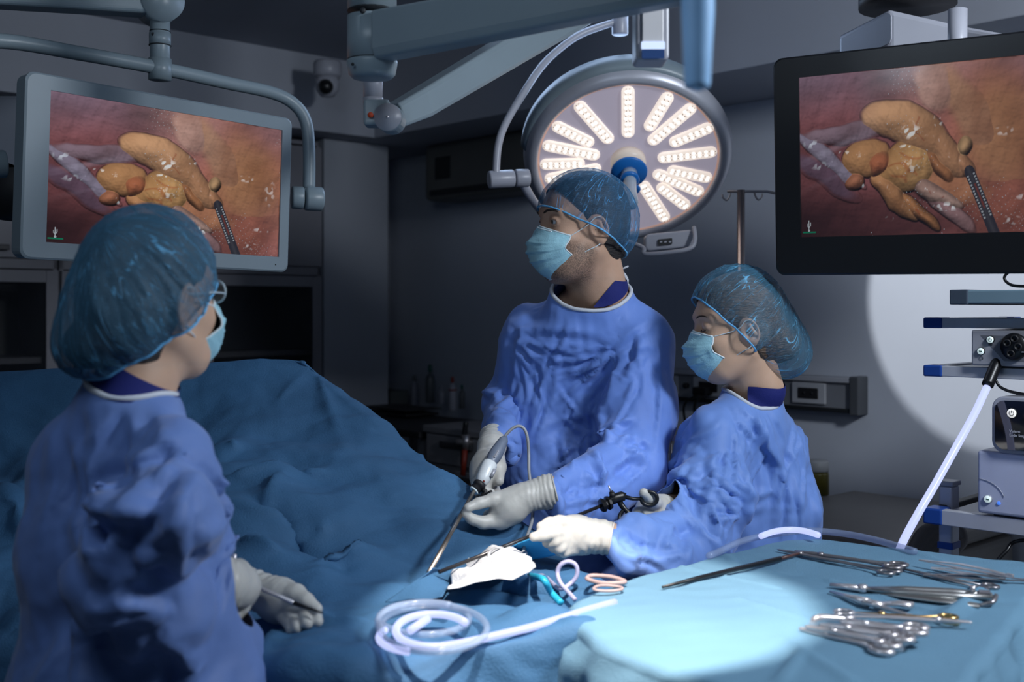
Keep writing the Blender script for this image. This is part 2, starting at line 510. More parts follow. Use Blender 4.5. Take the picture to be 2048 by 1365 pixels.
def add_stubble(m):
    nt = m.node_tree; N, L = nt.nodes, nt.links; b = N['Principled BSDF']; src = b.inputs['Base Color'].links[0].from_socket
    a = N.new('ShaderNodeAttribute'); a.attribute_name = 'stubble'; tc = N.new('ShaderNodeTexCoord')
    n = N.new('ShaderNodeTexNoise'); n.inputs['Scale'].default_value = 420; L.new(tc.outputs['Object'], n.inputs[0])
    r = N.new('ShaderNodeMapRange'); r.inputs[1].default_value = .35; r.inputs[2].default_value = .6; r.inputs[3].default_value = .25; r.inputs[4].default_value = .85; L.new(n.outputs[0], r.inputs[0])
    mm = N.new('ShaderNodeMath'); mm.operation = 'MULTIPLY'; L.new(a.outputs['Fac'], mm.inputs[0]); L.new(r.outputs[0], mm.inputs[1])
    mx = N.new('ShaderNodeMix'); mx.data_type = 'RGBA'; L.new(mm.outputs[0], mx.inputs[0]); L.new(src, mx.inputs[6]); mx.inputs[7].default_value = (.10, .065, .05, 1); L.new(mx.outputs[2], b.inputs['Base Color'])


add_stubble(M_skin)

# ------------------------------------------------------------------ the room: back wall and left wall meet in a corner, 43 degrees to the view
C0 = V3(-.677, 6.32, 0); EA = V3(.677, -.736, 0); EB = V3(-.736, -.677, 0); EZ = V3(0, 0, 1)
EA /= np.linalg.norm(EA); EB = np.cross(EA, EZ) ; EB = EB if EB[1] < 0 else -EB
RR = np.array([EA, EB, EZ]).T


def rm(s, t, z): return C0 + EA * s + EB * t + EZ * z
def rbox(s0, s1, t0, t1, z0, z1): return box(rm((s0 + s1) / 2, (t0 + t1) / 2, (z0 + z1) / 2), (s1 - s0, t1 - t0, z1 - z0), RR)
def rw(px, py, t=0):   # point of the plane t=const (parallel to the back wall) seen at a pixel -> (s, z)
    p = on_plane(px, py, rm(0, t, 0), EB) - C0; return p @ EA, p[2]
def lw_(px, py, s=0):  # point of the plane s=const (parallel to the left wall) -> (t, z)
    p = on_plane(px, py, rm(s, 0, 0), EA) - C0; return p @ EB, p[2]


HC = 2.66
tag(mk('floor', rbox(-.1, 7.2, -.1, 6.6, -.06, 0), M_floor, smooth=False), kind='structure')
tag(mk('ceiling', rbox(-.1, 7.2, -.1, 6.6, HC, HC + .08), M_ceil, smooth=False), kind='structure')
tag(mk('wall_back', rbox(-.1, 7.2, -.1, 0, 0, HC), M_wall, smooth=False), kind='structure')
tag(mk('wall_left', rbox(-.1, 0, 0, 6.6, 0, HC), M_wall_shaded, smooth=False), kind='structure')
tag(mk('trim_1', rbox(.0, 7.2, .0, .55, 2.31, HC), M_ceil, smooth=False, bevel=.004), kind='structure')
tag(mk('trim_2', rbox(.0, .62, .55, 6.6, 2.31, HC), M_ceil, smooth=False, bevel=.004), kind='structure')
tag(mk('baseboard_back', rbox(0, 7.2, 0, .014, 0, .1), M_silver, smooth=False), kind='structure')

# ---- cabinets along the left wall
SC = .45
t_end = lw_(645, 600, SC)[0]
z_up = lw_(560, 541, SC)[1]


def cabinet(t0, t1, label, ndoor=2):
    r = empty('glazed_cabinet', rm(SC / 2, (t0 + t1) / 2, 0), label, 'cabinet')
    w = .018
    P = [rbox(.005, SC - .02, t0, t0 + w, 0, 2.29), rbox(.005, SC - .02, t1 - w, t1, 0, 2.29), rbox(.005, SC - .02, t0, t1, 0, .06), rbox(.005, SC - .02, t0, t1, 2.27, 2.29),
         rbox(.005, SC - .02, t0, t1, z_up - .02, z_up + .02), rbox(.005, .03, t0, t1, 0, 2.29)]
    mk('body', join(*P), M_cab, r, smooth=False, bevel=.002)
    mk('lining', rbox(.03, .034, t0 + w, t1 - w, .06, z_up - .02), M_cabin, r, smooth=False)
    for z in (.45, .86, 1.275):
        mk('shelf', rbox(.035, SC - .05, t0 + w, t1 - w, z - .012, z + .012), M_cab, r, smooth=False)
    dw = (t1 - t0) / ndoor
    for k in range(ndoor):
        a, b = t0 + k * dw + .003, t0 + (k + 1) * dw - .003
        f = .05
        fr = join(rbox(SC - .018, SC, a, a + f, .07, z_up - .025), rbox(SC - .018, SC, b - f, b, .07, z_up - .025), rbox(SC - .018, SC, a + f, b - f, .07, .07 + f), rbox(SC - .018, SC, a + f, b - f, z_up - .025 - f, z_up - .025))
        d = mk('glazed_door', fr, M_cab, r, smooth=False, bevel=.002)
        mk('pane', rbox(SC - .012, SC - .008, a + f, b - f, .07 + f, z_up - .025 - f), M_glassdark, d, smooth=False)
        d2 = mk('upper_door', rbox(SC - .018, SC, a, b, z_up + .022, 2.26), M_cab, r, smooth=False, bevel=.003)
        m_ = (a + b) / 2
        hx = b - .28 if k == 0 else a + .06
        mk('handle', join(rbox(SC, SC + .02, hx, hx + .012, z_up + .055, z_up + .067), rbox(SC, SC + .02, hx + .2, hx + .212, z_up + .055, z_up + .067), rbox(SC + .018, SC + .028, hx - .01, hx + .222, z_up + .05, z_up + .072)), M_handle, d2, smooth=False, bevel=.003)
    return r


tA = lw_(122, 600, SC)[0]
cabinet(t_end, tA, 'tall grey cabinet with dark glass doors behind the light-framed monitor')
cabinet(tA + .006, tA + 1.0, 'tall grey glass-door cabinet at the left edge behind the nurse')
# wall pilaster between cabinet and corner
tag(mk('trim_3', rbox(0, .46, 0.35, t_end - .004, 0, 2.31), M_wall_shaded, smooth=False, bevel=.006), kind='structure')

# ---- ceiling camera
r = empty('dome_camera', at(655, 150, 5.0), 'small white dome security camera under the ceiling ledge left of the big arm joint', 'camera')
c = at(655, 150, 5.0)
mk('mount', lathe([(.055, .06), (.062, .05), (.062, .0), (.055, -.01)], c), M_white2, r)
mk('dome', lathe([(.05, -.01), (.055, -.04), (.05, -.07), (.03, -.095), (.004, -.1)], c), M_white2, r)
mk('lens', lathe([(.003, .034), (.02, .03), (.03, .015), (.033, 0)], c + V3(.0, -.045, -.06), (0, -.85, -.35)), M_black, r)

# ---- air conditioner on the back wall
s0, z1 = rw(848, 300, .22); s1, _ = rw(1100, 300, .22); z0 = rw(855, 402, .22)[1]
r = empty('air_conditioner', rm((s0 + s1) / 2, .11, z0), 'grey wall air conditioner high in the dark corner beside the lamp', 'air conditioner')
mk('housing', rbox(s0, s0 + .95, .0, .22, z0, z0 + .28), mat('ac_plastic', (.10, .10, .095), .5), r, smooth=False, bevel=.025, seg=4)
mk('outlet_flap', rbox(s0 + .05, s0 + .9, .2, .226, z0 + .02, z0 + .05), M_seam, r, smooth=False, bevel=.004)
mk('side_panel', rbox(s0 + .09, s0 + .21, .215, .224, z0 + .1, z0 + .21), M_seam, r, smooth=False, bevel=.004)

# ---- service rail with sockets on the back wall
s0, zt = rw(1120, 742, .06); s1, _ = rw(1716, 742, .06); zt = rw(1716, 757, .06)[1]; zb = rw(1716, 829, .06)[1]
r = empty('service_rail', rm((s0 + s1) / 2, .03, zb), 'long grey wall trunking with power sockets behind the surgeons', 'socket rail')
mk('channel', rbox(s0, s1, .004, .05, zb, zt), mat('rail_grey', (.20, .21, .235), .4), r, smooth=False, bevel=.004)
mk('top_lip', rbox(s0, s1, .05, .065, zt - .02, zt), M_alu, r, smooth=False, bevel=.003)
mk('bottom_lip', rbox(s0, s1, .05, .062, zb, zb + .016), M_seam, r, smooth=False, bevel=.003)
mk('end_cap', rbox(s1 - .03, s1 + .006, .0, .07, zb - .005, zt + .005), mat('rail_dark', (.07, .075, .085), .5), r, smooth=False, bevel=.004)
for (xa, xb, plug) in ((1295, 1357, 0), (1388, 1450, 1), (1585, 1652, 0)):
    a = rw(xa, 790, .055)[0]; b = rw(xb, 790, .055)[0]
    f = mk('socket_plate', rbox(a, b, .05, .062, zb + .026, zt - .026), mat('socket_plate', (.42, .43, .46), .4), r, smooth=False, bevel=.004)
    mk('socket_insert', rbox(a + (b - a) * .2, b - (b - a) * .2, .06, .066, zb + .045, zt - .045), M_blackm, f, smooth=False, bevel=.003)
    for k in (.38, .62):
        mk('socket_hole', cyl(rm(a + (b - a) * k, .066, (zb + zt) / 2), rm(a + (b - a) * k, .067, (zb + zt) / 2), .006, seg=12), M_seam, f)
cx_ = rw(1372, 770, .06)[0]
mk('knob', cyl(rm(cx_, .05, (zt + zb) / 2), rm(cx_, .07, (zt + zb) / 2), .011), M_blackm, r)
# plugged power cords
for k, (px, x2, py2) in enumerate(((1399, 1380, 850), (1411, 1402, 850))):
    s_, z_ = rw(px, 785, .09); s2, z2 = rw(x2, py2, .07)
    rr = empty('mains_cable', rm(s_, .08, z_), ('black power cord bowing left from the rail socket behind the surgeons' if k == 0 else 'black power cord hanging straight from the rail socket, the right one of two'), 'power cord')
    mk('plug', rbox(s_ - .02, s_ + .02, .067, .115, z_ - .012, z_ + .022), M_black, rr, smooth=False, bevel=.006)
    mk('cable', tube(spline([rm(s_, .10, z_ - .01), rm(s_ + (s2 - s_) * .8, .12, z_ - .05), rm(s2, .1, z2), rm(s2 + .02, .07, z2 - .25), rm(s2 + .05 - k * .02, .06, .55), rm(s2 + .2, .1, .02)], 8), .0055), M_black, rr)

# ---- IV pole in front of the back wall
p = at(1482, 380, 3.35); base = V3(p[0], p[1], 0)
r = empty('iv_pole', base, 'steel drip stand with hooks between the lamp and the black monitor', 'drip stand')
mk('pole', join(cyl(base + EZ * .06, p, .0115), cyl(base + EZ * .06, base + EZ * 1.05, .015)), M_chrome, r)
d = nrm(V3(1, -.15, 0))
mk('crossbar', tube([p + d * -.04 - EZ * .004, p + d * .02 - EZ * .005, p + d * .075 - EZ * .006, p + d * .1 - EZ * .012], .0042), M_steeld, r)
for k, (a, zz) in enumerate(((-.03, .0), (.038, 0), (.1, -.006))):
    q = p + d * a - EZ * .006
    sgn = -1 if k == 0 else 1
    mk('hook', tube(spline([q, q - EZ * .014 + d * .004 * sgn, q - EZ * .024 + d * .012 * sgn, q - EZ * .016 + d * .022 * sgn, q - EZ * .006 + d * .024 * sgn], 5), .0028, 8), M_steeld, r)
for k in range(5):
    a = k * 2 * PI / 5; e = base + V3(math.cos(a), math.sin(a), 0) * .17 + EZ * .05
    l = mk('foot', tube([base + EZ * .09, e + EZ * .01], .011, 8), M_steeld, r)
    mk('castor', cyl(e + V3(-math.sin(a), math.cos(a), 0) * .012 - EZ * .022, e - V3(-math.sin(a), math.cos(a), 0) * .012 - EZ * .022, .027, seg=16), M_black, l)

# ---- dark trolley with bottles near the corner
M_trol = mat('trolley_grey', (.16, .16, .175), .5)
zt = 1.0
A_ = on_z(852, 850, zt)  # near-left corner of the white unit
sA = (A_ - C0) @ EA; tA_ = (A_ - C0) @ EB
r = empty('supply_cabinet', rm(sA + .5, tA_ - .3, 0), 'grey supply cabinet in the dark corner with bottles on top', 'cabinet')
mk('carcass', join(rbox(sA, sA + .8, tA_ - .55, tA_, .08, zt - .03), rbox(sA - .01, sA + .81, tA_ - .56, tA_ + .012, zt - .03, zt)), M_trol, r, smooth=False, bevel=.006)
for k in range(1):
    for z0_, z1_ in ((.12, .66), (.68, .83), (.85, .965)):
        dd = mk('door' if z0_ < .2 else 'drawer', rbox(sA + .02 + k * .59, sA + .78, tA_ + .0, tA_ + .014, z0_, z1_), M_trol, r, smooth=False, bevel=.003)
        mk('pull', rbox(sA + .12 + k * .59, sA + .32 + k * .59, tA_ + .014, tA_ + .03, z1_ - .045, z1_ - .02), M_handle, dd, smooth=False, bevel=.004)
for (a, b) in ((.05, .05), (.72, .05), (.05, .45), (.72, .45)):
    mk('castor', cyl(rm(sA + a, tA_ - .52 + b, .045), rm(sA + a + .03, tA_ - .52 + b, .045), .042, seg=16), M_black, r)
# lower dark bench left of it
zb2 = .97
B_ = on_z(745, 830, zb2); sB = (B_ - C0) @ EA; tB = (B_ - C0) @ EB
r = empty('instrument_bench', rm(sA - .35, tA_ - .35, 0), 'dark steel side table in the far corner beside the supply cabinet', 'table')
mk('top', rbox(sA - .72, sA - .02, tA_ - .5, tA_ + .02, zb2 - .03, zb2), M_blackm, r, smooth=False, bevel=.006)
for a in (.04, .66):
    for b in (.04, .46): mk('leg', rbox(sA - .72 + a - .015, sA - .72 + a + .015, tA_ - .5 + b - .015, tA_ - .5 + b + .015, 0, zb2 - .03), M_trol, r, smooth=False)
mk('lower_shelf', rbox(sA - .70, sA - .04, tA_ - .48, tA_, .3, .32), M_trol, r, smooth=False)
Yb = A_[1] + .25
mk_b = []


def bottle(px, pytop, pybot, wpx, cap, body, label, zbase=None, pump=False, band=None):
    tpl = .22; z0_ = zt if zbase is None else zbase
    # stands on the surface: choose depth so that its foot is seen at pybot
    P0 = on_z(px, pybot, z0_); Y = P0[1]; h = (pybot - pytop) / FPX * Y; rr_ = wpx / 2 / FPX * Y
    o = empty('bottle', P0, label, 'bottle', 'bottles on the corner cabinet')
    P0 = P0 + EZ * .001
    mk('body', lathe([(rr_ * .9, 0), (rr_, .006), (rr_, h * .62), (rr_ * .8, h * .7), (rr_ * .38, h * .76), (rr_ * .36, h * .82)], P0), body, o)
    mk('cap', lathe([(rr_ * .45, h * .82), (rr_ * .48, h * .84), (rr_ * .42, h * .97), (rr_ * .3, h)], P0), cap, o)
    if band: mk('band', lathe([(rr_ * 1.02, h * .58), (rr_ * 1.02, h * .63)], P0), band, o)
    return o


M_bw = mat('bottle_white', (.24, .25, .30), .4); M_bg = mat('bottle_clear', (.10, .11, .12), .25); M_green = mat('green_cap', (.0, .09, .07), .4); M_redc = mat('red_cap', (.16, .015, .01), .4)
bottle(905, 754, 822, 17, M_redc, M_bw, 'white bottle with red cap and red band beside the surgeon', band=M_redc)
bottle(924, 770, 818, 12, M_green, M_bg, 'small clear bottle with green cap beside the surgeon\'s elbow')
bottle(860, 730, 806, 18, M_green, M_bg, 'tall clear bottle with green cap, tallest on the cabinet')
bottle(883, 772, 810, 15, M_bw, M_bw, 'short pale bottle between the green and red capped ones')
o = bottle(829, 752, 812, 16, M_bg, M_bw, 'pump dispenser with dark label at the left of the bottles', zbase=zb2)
# trays
P0 = on_z(800, 832, zb2); r = empty('tray', P0, 'dark kidney tray with glassware in the far corner', 'tray')
mk('basin', join(box(P0 + V3(0, .05, .012), (.34, .2, .012), RR), box(P0 + V3(0, .05, .035), (.36, .22, .006), RR)), M_blackm, r, smooth=False, bevel=.004)
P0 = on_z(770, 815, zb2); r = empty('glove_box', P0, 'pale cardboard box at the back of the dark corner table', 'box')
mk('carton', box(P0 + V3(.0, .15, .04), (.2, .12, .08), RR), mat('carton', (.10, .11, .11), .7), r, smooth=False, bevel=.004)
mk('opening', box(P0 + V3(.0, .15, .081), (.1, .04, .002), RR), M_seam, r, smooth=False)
# hanging red-handled tool on the cabinet front and yellow-brown basin
P0 = on_plane(932, 900, rm(0, tA_ + .03, 0), EB)
r = empty('tap_valve', P0, 'dark tap fitting with red lever hanging on the corner cabinet', 'valve')
mk('hose', tube(spline([P0 + EZ * .11, P0 + V3(-.01, 0, .03), P0 + V3(-.012, 0, -.06)], 6), .011), M_black, r)
mk('fitting', join(cyl(P0 + V3(-.04, 0, .03), P0 + V3(.03, 0, .03), .012), cyl(P0 + V3(0, 0, .0), P0 + V3(0, 0, .06), .018)), M_steeld, r)
mk('lever', tube([P0 + V3(-.004, -.01, -.0), P0 + V3(-.012, -.01, -.1)], .011), mat('red_lever', (.20, .02, .008), .5), r)
P0 = at(905, 985, 4.2); P0[2] = 0
r = empty('waste_bin', P0, 'brownish round waste bin low behind the patient drape', 'bin')
mk('bin', lathe([(.15, 0), (.17, .02), (.2, .72), (.205, .75)], P0), mat('bin_brown', (.12, .07, .015), .6), r)
mk('lid', lathe([(.21, .75), (.212, .775), (.17, .80), (.08, .825), (.01, .83)], P0), mat('bin_lid', (.14, .08, .018), .6), r)

# ---- beige machine cabinet and jar on the right behind the nurse
zq = .82
A1 = on_z(1650, 990, zq); sq = (A1 - C0) @ EA; tq = (A1 - C0) @ EB
B1 = on_z(1790, 1090, zq); s2 = (B1 - C0) @ EA; t2 = (B1 - C0) @ EB
r = empty('beige_unit', rm(sq + .4, t2 - .25, 0), 'low beige medical unit with flat lid between nurse and equipment cart', 'cabinet')
M_beige = mat('beige_enamel', (.21, .195, .18), .45)
mk('body', rbox(sq + .02, s2, .05, t2 - .01, .05, zq - .07), M_beige, r, smooth=False, bevel=.03, seg=4)
mk('lid', rbox(sq + .0, s2 + .02, .03, t2 + .01, zq - .06, zq), M_beige, r, smooth=False, bevel=.025, seg=4)
mk('latch', rbox(s2 - .32, s2 - .22, t2 + .008, t2 + .02, zq - .055, zq - .03), M_seam, r, smooth=False, bevel=.003)
P0 = on_z(1662, 1000, zq); P0 = P0 + V3(-.02, .1, 0)
r = empty('jar', P0, 'small amber jar with a pale lid on the beige unit beside the nurse', 'jar')
mk('glass', lathe([(.035, 0), (.04, .004), (.04, .075), (.036, .085)], P0), mat('amber_glass', (.10, .085, .01), .3), r)
mk('lid', lathe([(.039, .085), (.04, .088), (.04, .118), (.034, .124), (.002, .125)], P0), mat('pale_lid', (.34, .35, .36), .5), r)

# ------------------------------------------------------------------ endoscopy picture painted as vertex colour (flat print on a screen)
def blobs(u, v):
    """height field of tissue lobes, colour and speculars for u,v in 0..1 (v down)"""
    P = np.stack([u * 1.78, v, np.zeros_like(u)], 1)
    wx = noise(P, 2.6, 3, 4) * .045; wy = noise(P + 5, 2.6, 4, 4) * .035
    x = u + wx * .6; y = v + wy
    H = .10 * noise(P, 1.6, 8, 4) * .3
    C = np.tile(np.array([.20, .055, .055]), (len(u), 1))
    C[:] = np.array([.19, .07, .075]) + (np.clip((u - .35) * 1.6, 0, 1) * np.clip(1.2 - v, 0, 1))[:, None] * np.array([.30, .13, .04])
    C *= (1 - .75 * np.clip((v - .62) * 2.2, 0, 1) * np.clip(1.0 - u * 1.6, 0, 1))[:, None]
    top = np.exp(-((v - .0) / .20) ** 2) * np.clip(1.15 - u * 1.5, 0, 1) ** .6
    C = C * (1 - .8 * top)[:, None] + np.array([.15, .12, .17]) * (.8 * top)[:, None]
    top2 = np.exp(-((v - .02) / .22) ** 2) * np.exp(-((u - .55) / .16) ** 2)
    C = C * (1 - .7 * top2)[:, None] + np.array([.52, .30, .26]) * (.7 * top2)[:, None]
    ur = np.exp(-((u - 1.0) / .25) ** 2) * np.exp(-((v) / .3) ** 2)
    C = C * (1 - .7 * ur)[:, None] + np.array([.13, .09, .13]) * (.7 * ur)[:, None]
    lobes = [  # cx, cy, rx, ry, rot, height, colour
        (.80, .45, .26, .22, .9, .10, (.34, .15, .06)), (.70, .28, .24, .10, .75, .10, (.40, .20, .10)), (.86, .75, .2, .22, -.4, .08, (.25, .08, .045)),
        (.22, .40, .20, .07, .05, .10, (.25, .17, .20)), (.15, .52, .22, .05, .55, .10, (.28, .24, .30)), (.12, .62, .18, .07, .5, .07, (.17, .10, .13)),
        (.46, .42, .21, .12, .22, .20, (.50, .27, .13)), (.62, .52, .12, .10, .5, .17, (.44, .24, .12)),
        (.30, .56, .10, .10, .0, .17, (.48, .25, .10)), (.44, .63, .14, .125, -.2, .24, (.52, .30, .11)), (.25, .68, .045, .05, 0, .16, (.45, .16, .06)),
        (.34, .62, .06, .06, .6, .17, (.40, .12, .03)), (.60, .60, .09, .06, .4, .15, (.45, .2, .06)), (.69, .44, .045, .06, .4, .17, (.60, .36, .16)),
        (.42, .80, .14, .07, .6, .15, (.50, .24, .08)), (.52, .90, .14, .06, .7, .17, (.48, .2, .07)), (.60, .80, .13, .07, .5, .16, (.42, .26, .20)), (.66, .90, .16, .06, .8, .12, (.35, .2, .2))]
    best = H * .3 + .02; 
    tx = noise(np.stack([u * 2.4 + v, v * 2.2 - u * .6, u * 0], 1), 1.6, 77, 5); C = C * np.clip(1 + .42 * tx, .3, 1.9)[:, None]
    cloud = noise(P, 1.9, 78, 4)[:, None]; C = C + np.clip(cloud, 0, 2) * np.array([.07, .025, .012]) * np.clip(u * 1.5, .2, 1)[:, None]
    col = C
    lobes = [  # cx, cy, rx, ry, rot, height, colour, edge softness
        (.84, .42, .30, .34, .9, .03, (.30, .15, .075), 1.0), (.70, .26, .26, .13, .75, .03, (.36, .20, .12), 1.2), (.86, .80, .24, .22, -.4, .02, (.21, .075, .05), 1.0),
        (.56, .16, .10, .16, -.5, .04, (.42, .26, .21), 1.6), (.62, .70, .22, .12, .2, .04, (.32, .15, .08), 1.6),
        (.20, .40, .22, .06, .05, .05, (.22, .16, .20), 2.), (.13, .52, .22, .05, .60, .05, (.22, .20, .27), 2.), (.12, .64, .18, .07, .5, .03, (.13, .08, .12), 1.5),
        (.46, .40, .22, .115, .28, .13, (.47, .27, .14), 4.), (.62, .51, .13, .085, .6, .12, (.40, .22, .115), 3.), (.70, .56, .07, .06, .6, .10, (.36, .19, .10), 3.),
        (.30, .56, .105, .09, .1, .12, (.46, .25, .11), 5.), (.45, .62, .13, .12, -.3, .16, (.49, .29, .12), 6.), (.25, .675, .045, .045, 0, .10, (.36, .15, .08), 5.),
        (.35, .60, .05, .07, .4, .145, (.32, .11, .05), 1.2), (.585, .585, .10, .05, .5, .12, (.36, .17, .075), 4.), (.69, .45, .04, .055, .5, .12, (.50, .33, .17), 6.),
        (.40, .79, .13, .055, .75, .11, (.42, .22, .10), 5.), (.50, .88, .13, .05, .6, .12, (.40, .19, .08), 5.), (.58, .76, .15, .055, .35, .12, (.36, .25, .21), 4.), (.62, .84, .16, .06, .6, .08, (.30, .19, .20), 3.)]
    for cx, cy, rx, ry, a, h, c, sf in lobes:
        dx = (x - cx) * 1.78; dy = y - cy; ca, sa = math.cos(a), math.sin(a)
        X = (dx * ca + dy * sa) / (rx * 1.78 * .9); Y = (-dx * sa + dy * ca) / (ry * 1.15); q = X * X + Y * Y
        hh = h * .62 * np.clip(1 - q, 0, 1) ** .7 + .02
        m = (hh > best - .004) & (q < 1)
        bl = np.clip((1 - q) * sf, 0, 1)[:, None]; bl = bl * bl * (3 - 2 * bl)
        t2 = noise(P, 7, int(cx * 100) + 5, 3)[:, None]
        cc = np.array(c) * (1 + .16 * t2 * np.array([1, 1.2, 1.3])) * (.7 + .3 * bl)
        col = np.where(m[:, None], cc * bl + col * (1 - bl) * (.72 if sf > 2.5 else 1), col); best = np.where(m, np.maximum(hh, best), best)
    return best, col


def paint_screen(nx, ny, glare=0.):
    gx, gy = np.meshgrid(np.arange(nx) / (nx - 1), np.arange(ny) / (ny - 1)); u = gx.ravel(); v = gy.ravel()
    H, C = blobs(u, v)
    P = np.stack([u * 1.78, v, np.zeros_like(u)], 1)
    Hs = H + .0035 * noise(P, 14, 21, 4) + .0012 * noise(P, 60, 22, 2)
    Hg = Hs.reshape(ny, nx)
    for _ in range(2): Hg = (Hg + np.roll(Hg, 1, 0) + np.roll(Hg, -1, 0) + np.roll(Hg, 1, 1) + np.roll(Hg, -1, 1)) / 5
    gyy, gxx = np.gradient(Hg, 1 / ny, 1.78 / nx)
    n = np.stack([-gxx.ravel(), -gyy.ravel(), np.full(nx * ny, 1.0)], 1); n /= np.linalg.norm(n, axis=1)[:, None]
    l = nrm((-.15, -.35, 1)); dif = np.clip(n @ l, 0, 1)
    tone = 1 + .22 * noise(P, 5, 31, 4) * .5
    vein = np.exp(-(np.abs(noise(P, 4.2, 41, 3)) / .05) ** 2) * (H > .09)
    out = C * (dif ** 1.6 * 1.35 * tone)[:, None] * (1 - .45 * vein[:, None] * np.array([.4, .9, 1.]))
    fib = np.clip(noise(np.stack([(u - v * .9) * 1.2, (v + u * .55) * 14, u * 0], 1), 1.0, 51, 3), 0, 2) * np.exp(-((u - .10) / .16) ** 2) * np.exp(-((v - .50) / .14) ** 2)
    out += fib[:, None] * np.array([.16, .17, .22])
    h = nrm(l + V3(0, 0, 1)); sp = np.clip(n @ h, 0, 1) ** 220
    sparkle = (noise(P, 46, 61, 2) > .35) * np.clip(noise(P, 3.5, 62, 2) + .5, 0, 1.5)
    out += (np.clip(sp * .5 * sparkle, 0, 1.2) * (H > .05))[:, None] * np.array([.75, .95, 1.])
    for (cx, cy, rx, ry, k) in ((.47, .385, .045, .05, 1.), (.58, .33, .02, .05, .8), (.45, .47, .03, .012, .9), (.20, .49, .06, .02, .6), (.27, .68, .012, .03, .8), (.69, .62, .01, .01, 1.), (.83, .42, .05, .03, .5), (.95, .5, .03, .12, .45), (.92, .80, .06, .02, .6), (.86, .93, .04, .03, .5), (.10, .56, .06, .03, .5), (.62, .84, .07, .03, .8), (.48, .60, .03, .06, .5), (.38, .90, .02, .02, .4), (.05, .42, .04, .03, .5)):
        q = ((u - cx) / rx) ** 2 + ((v - cy) / ry) ** 2
        s = np.clip(1 - q, 0, 1) * np.clip(noise(P, 42, 71, 2) * 2.6 - .5, 0, 1)
        out += (s * k)[:, None] * np.array([.75, .95, 1.])
    dk = np.clip(((.30 - u) * 1.6 + (v - .62) * 2.2), 0, 1); out *= (1 - .72 * dk)[:, None]
    dots = (np.sin(u * 260 + noise(P, 9, 91, 2) * 4) * np.sin(v * 170 + noise(P, 9, 92, 2) * 4) > .93) & (noise(P, 5, 93, 2) > .35) & (u > .3)
    out[dots] = out[dots] * .4 + np.array([.33, .42, .46])
    out = out * np.array([.98, .92, .92])
    # the grasper at lower right
    ax, ay, bx, by = .70, .64, .80, 1.03
    dx, dy = (bx - ax) * 1.78, by - ay; L = math.hypot(dx, dy); X = (u - ax) * 1.78; Y = v - ay
    t = (X * dx + Y * dy) / L; s = (X * -dy + Y * dx) / L; tt = np.clip(t, 0, L); dd = np.hypot(s, t - tt)
    body = dd < .035; groove = (np.abs(s + .002) < .006) & (t > .08) & (t < .24); glint = (np.abs(np.abs(s) - .022) < .006) & (np.sin(t * 330) > -.2) & (t < .3) & (t > .02)
    out[body] = np.array([.025, .025, .035]) + np.clip(.02 - np.abs(s[body]), 0, 1)[:, None] * 1.2
    out[body & groove] = (.16, .04, .03); out[body & glint] = (.36, .40, .44)
    # usb symbol and green line at lower left
    U = (u - .035) * 1.78; W = v - .93
    usb = ((np.abs(U) < .0028) & (W > -.035) & (W < .028)) | (np.hypot(U, W - .03) < .008) | ((np.abs(U - .012) < .0025) & (W > -.022) & (W < .0)) | ((np.abs(U + .012) < .0025) & (W > -.015) & (W < .006)) | (np.abs(W - (.012 - np.abs(U) * .9)) < .0028) & (np.abs(U) < .013)
    out[usb] = (.45, .5, .55)
    out[(np.abs(v - .972) < .005) & (u > .008) & (u < .065)] = (.0, .20, .10)
    return np.clip(out, 0, .9)


def screen_mat(strength):
    m = bpy.data.materials.new('endoscope_picture'); m.use_nodes = True; nt = m.node_tree; b = nt.nodes['Principled BSDF']
    a = nt.nodes.new('ShaderNodeAttribute'); a.attribute_name = 'picture'
    b.inputs['Base Color'].default_value = (.012, .011, .015, 1); b.inputs['Roughness'].default_value = .12
    nt.links.new(a.outputs['Color'], b.inputs['Emission Color']); b.inputs['Emission Strength'].default_value = strength
    return m


def rect_from_px(c4, d0):
    """true parallelogram whose corners are seen at four pixels (TL, TR, BR, BL); d0 = depth of the first"""
    r = [V3((x - CX) / FPX, 1, -(y - HORIZON) / FPX) for x, y in c4]
    A = np.array([r[1], -r[2], r[3]]).T; d = np.linalg.solve(A, r[0] * d0)
    return [V3(0, 0, EYE) + r[0] * d0, V3(0, 0, EYE) + r[1] * d[0], V3(0, 0, EYE) + r[2] * d[1], V3(0, 0, EYE) + r[3] * d[2]]


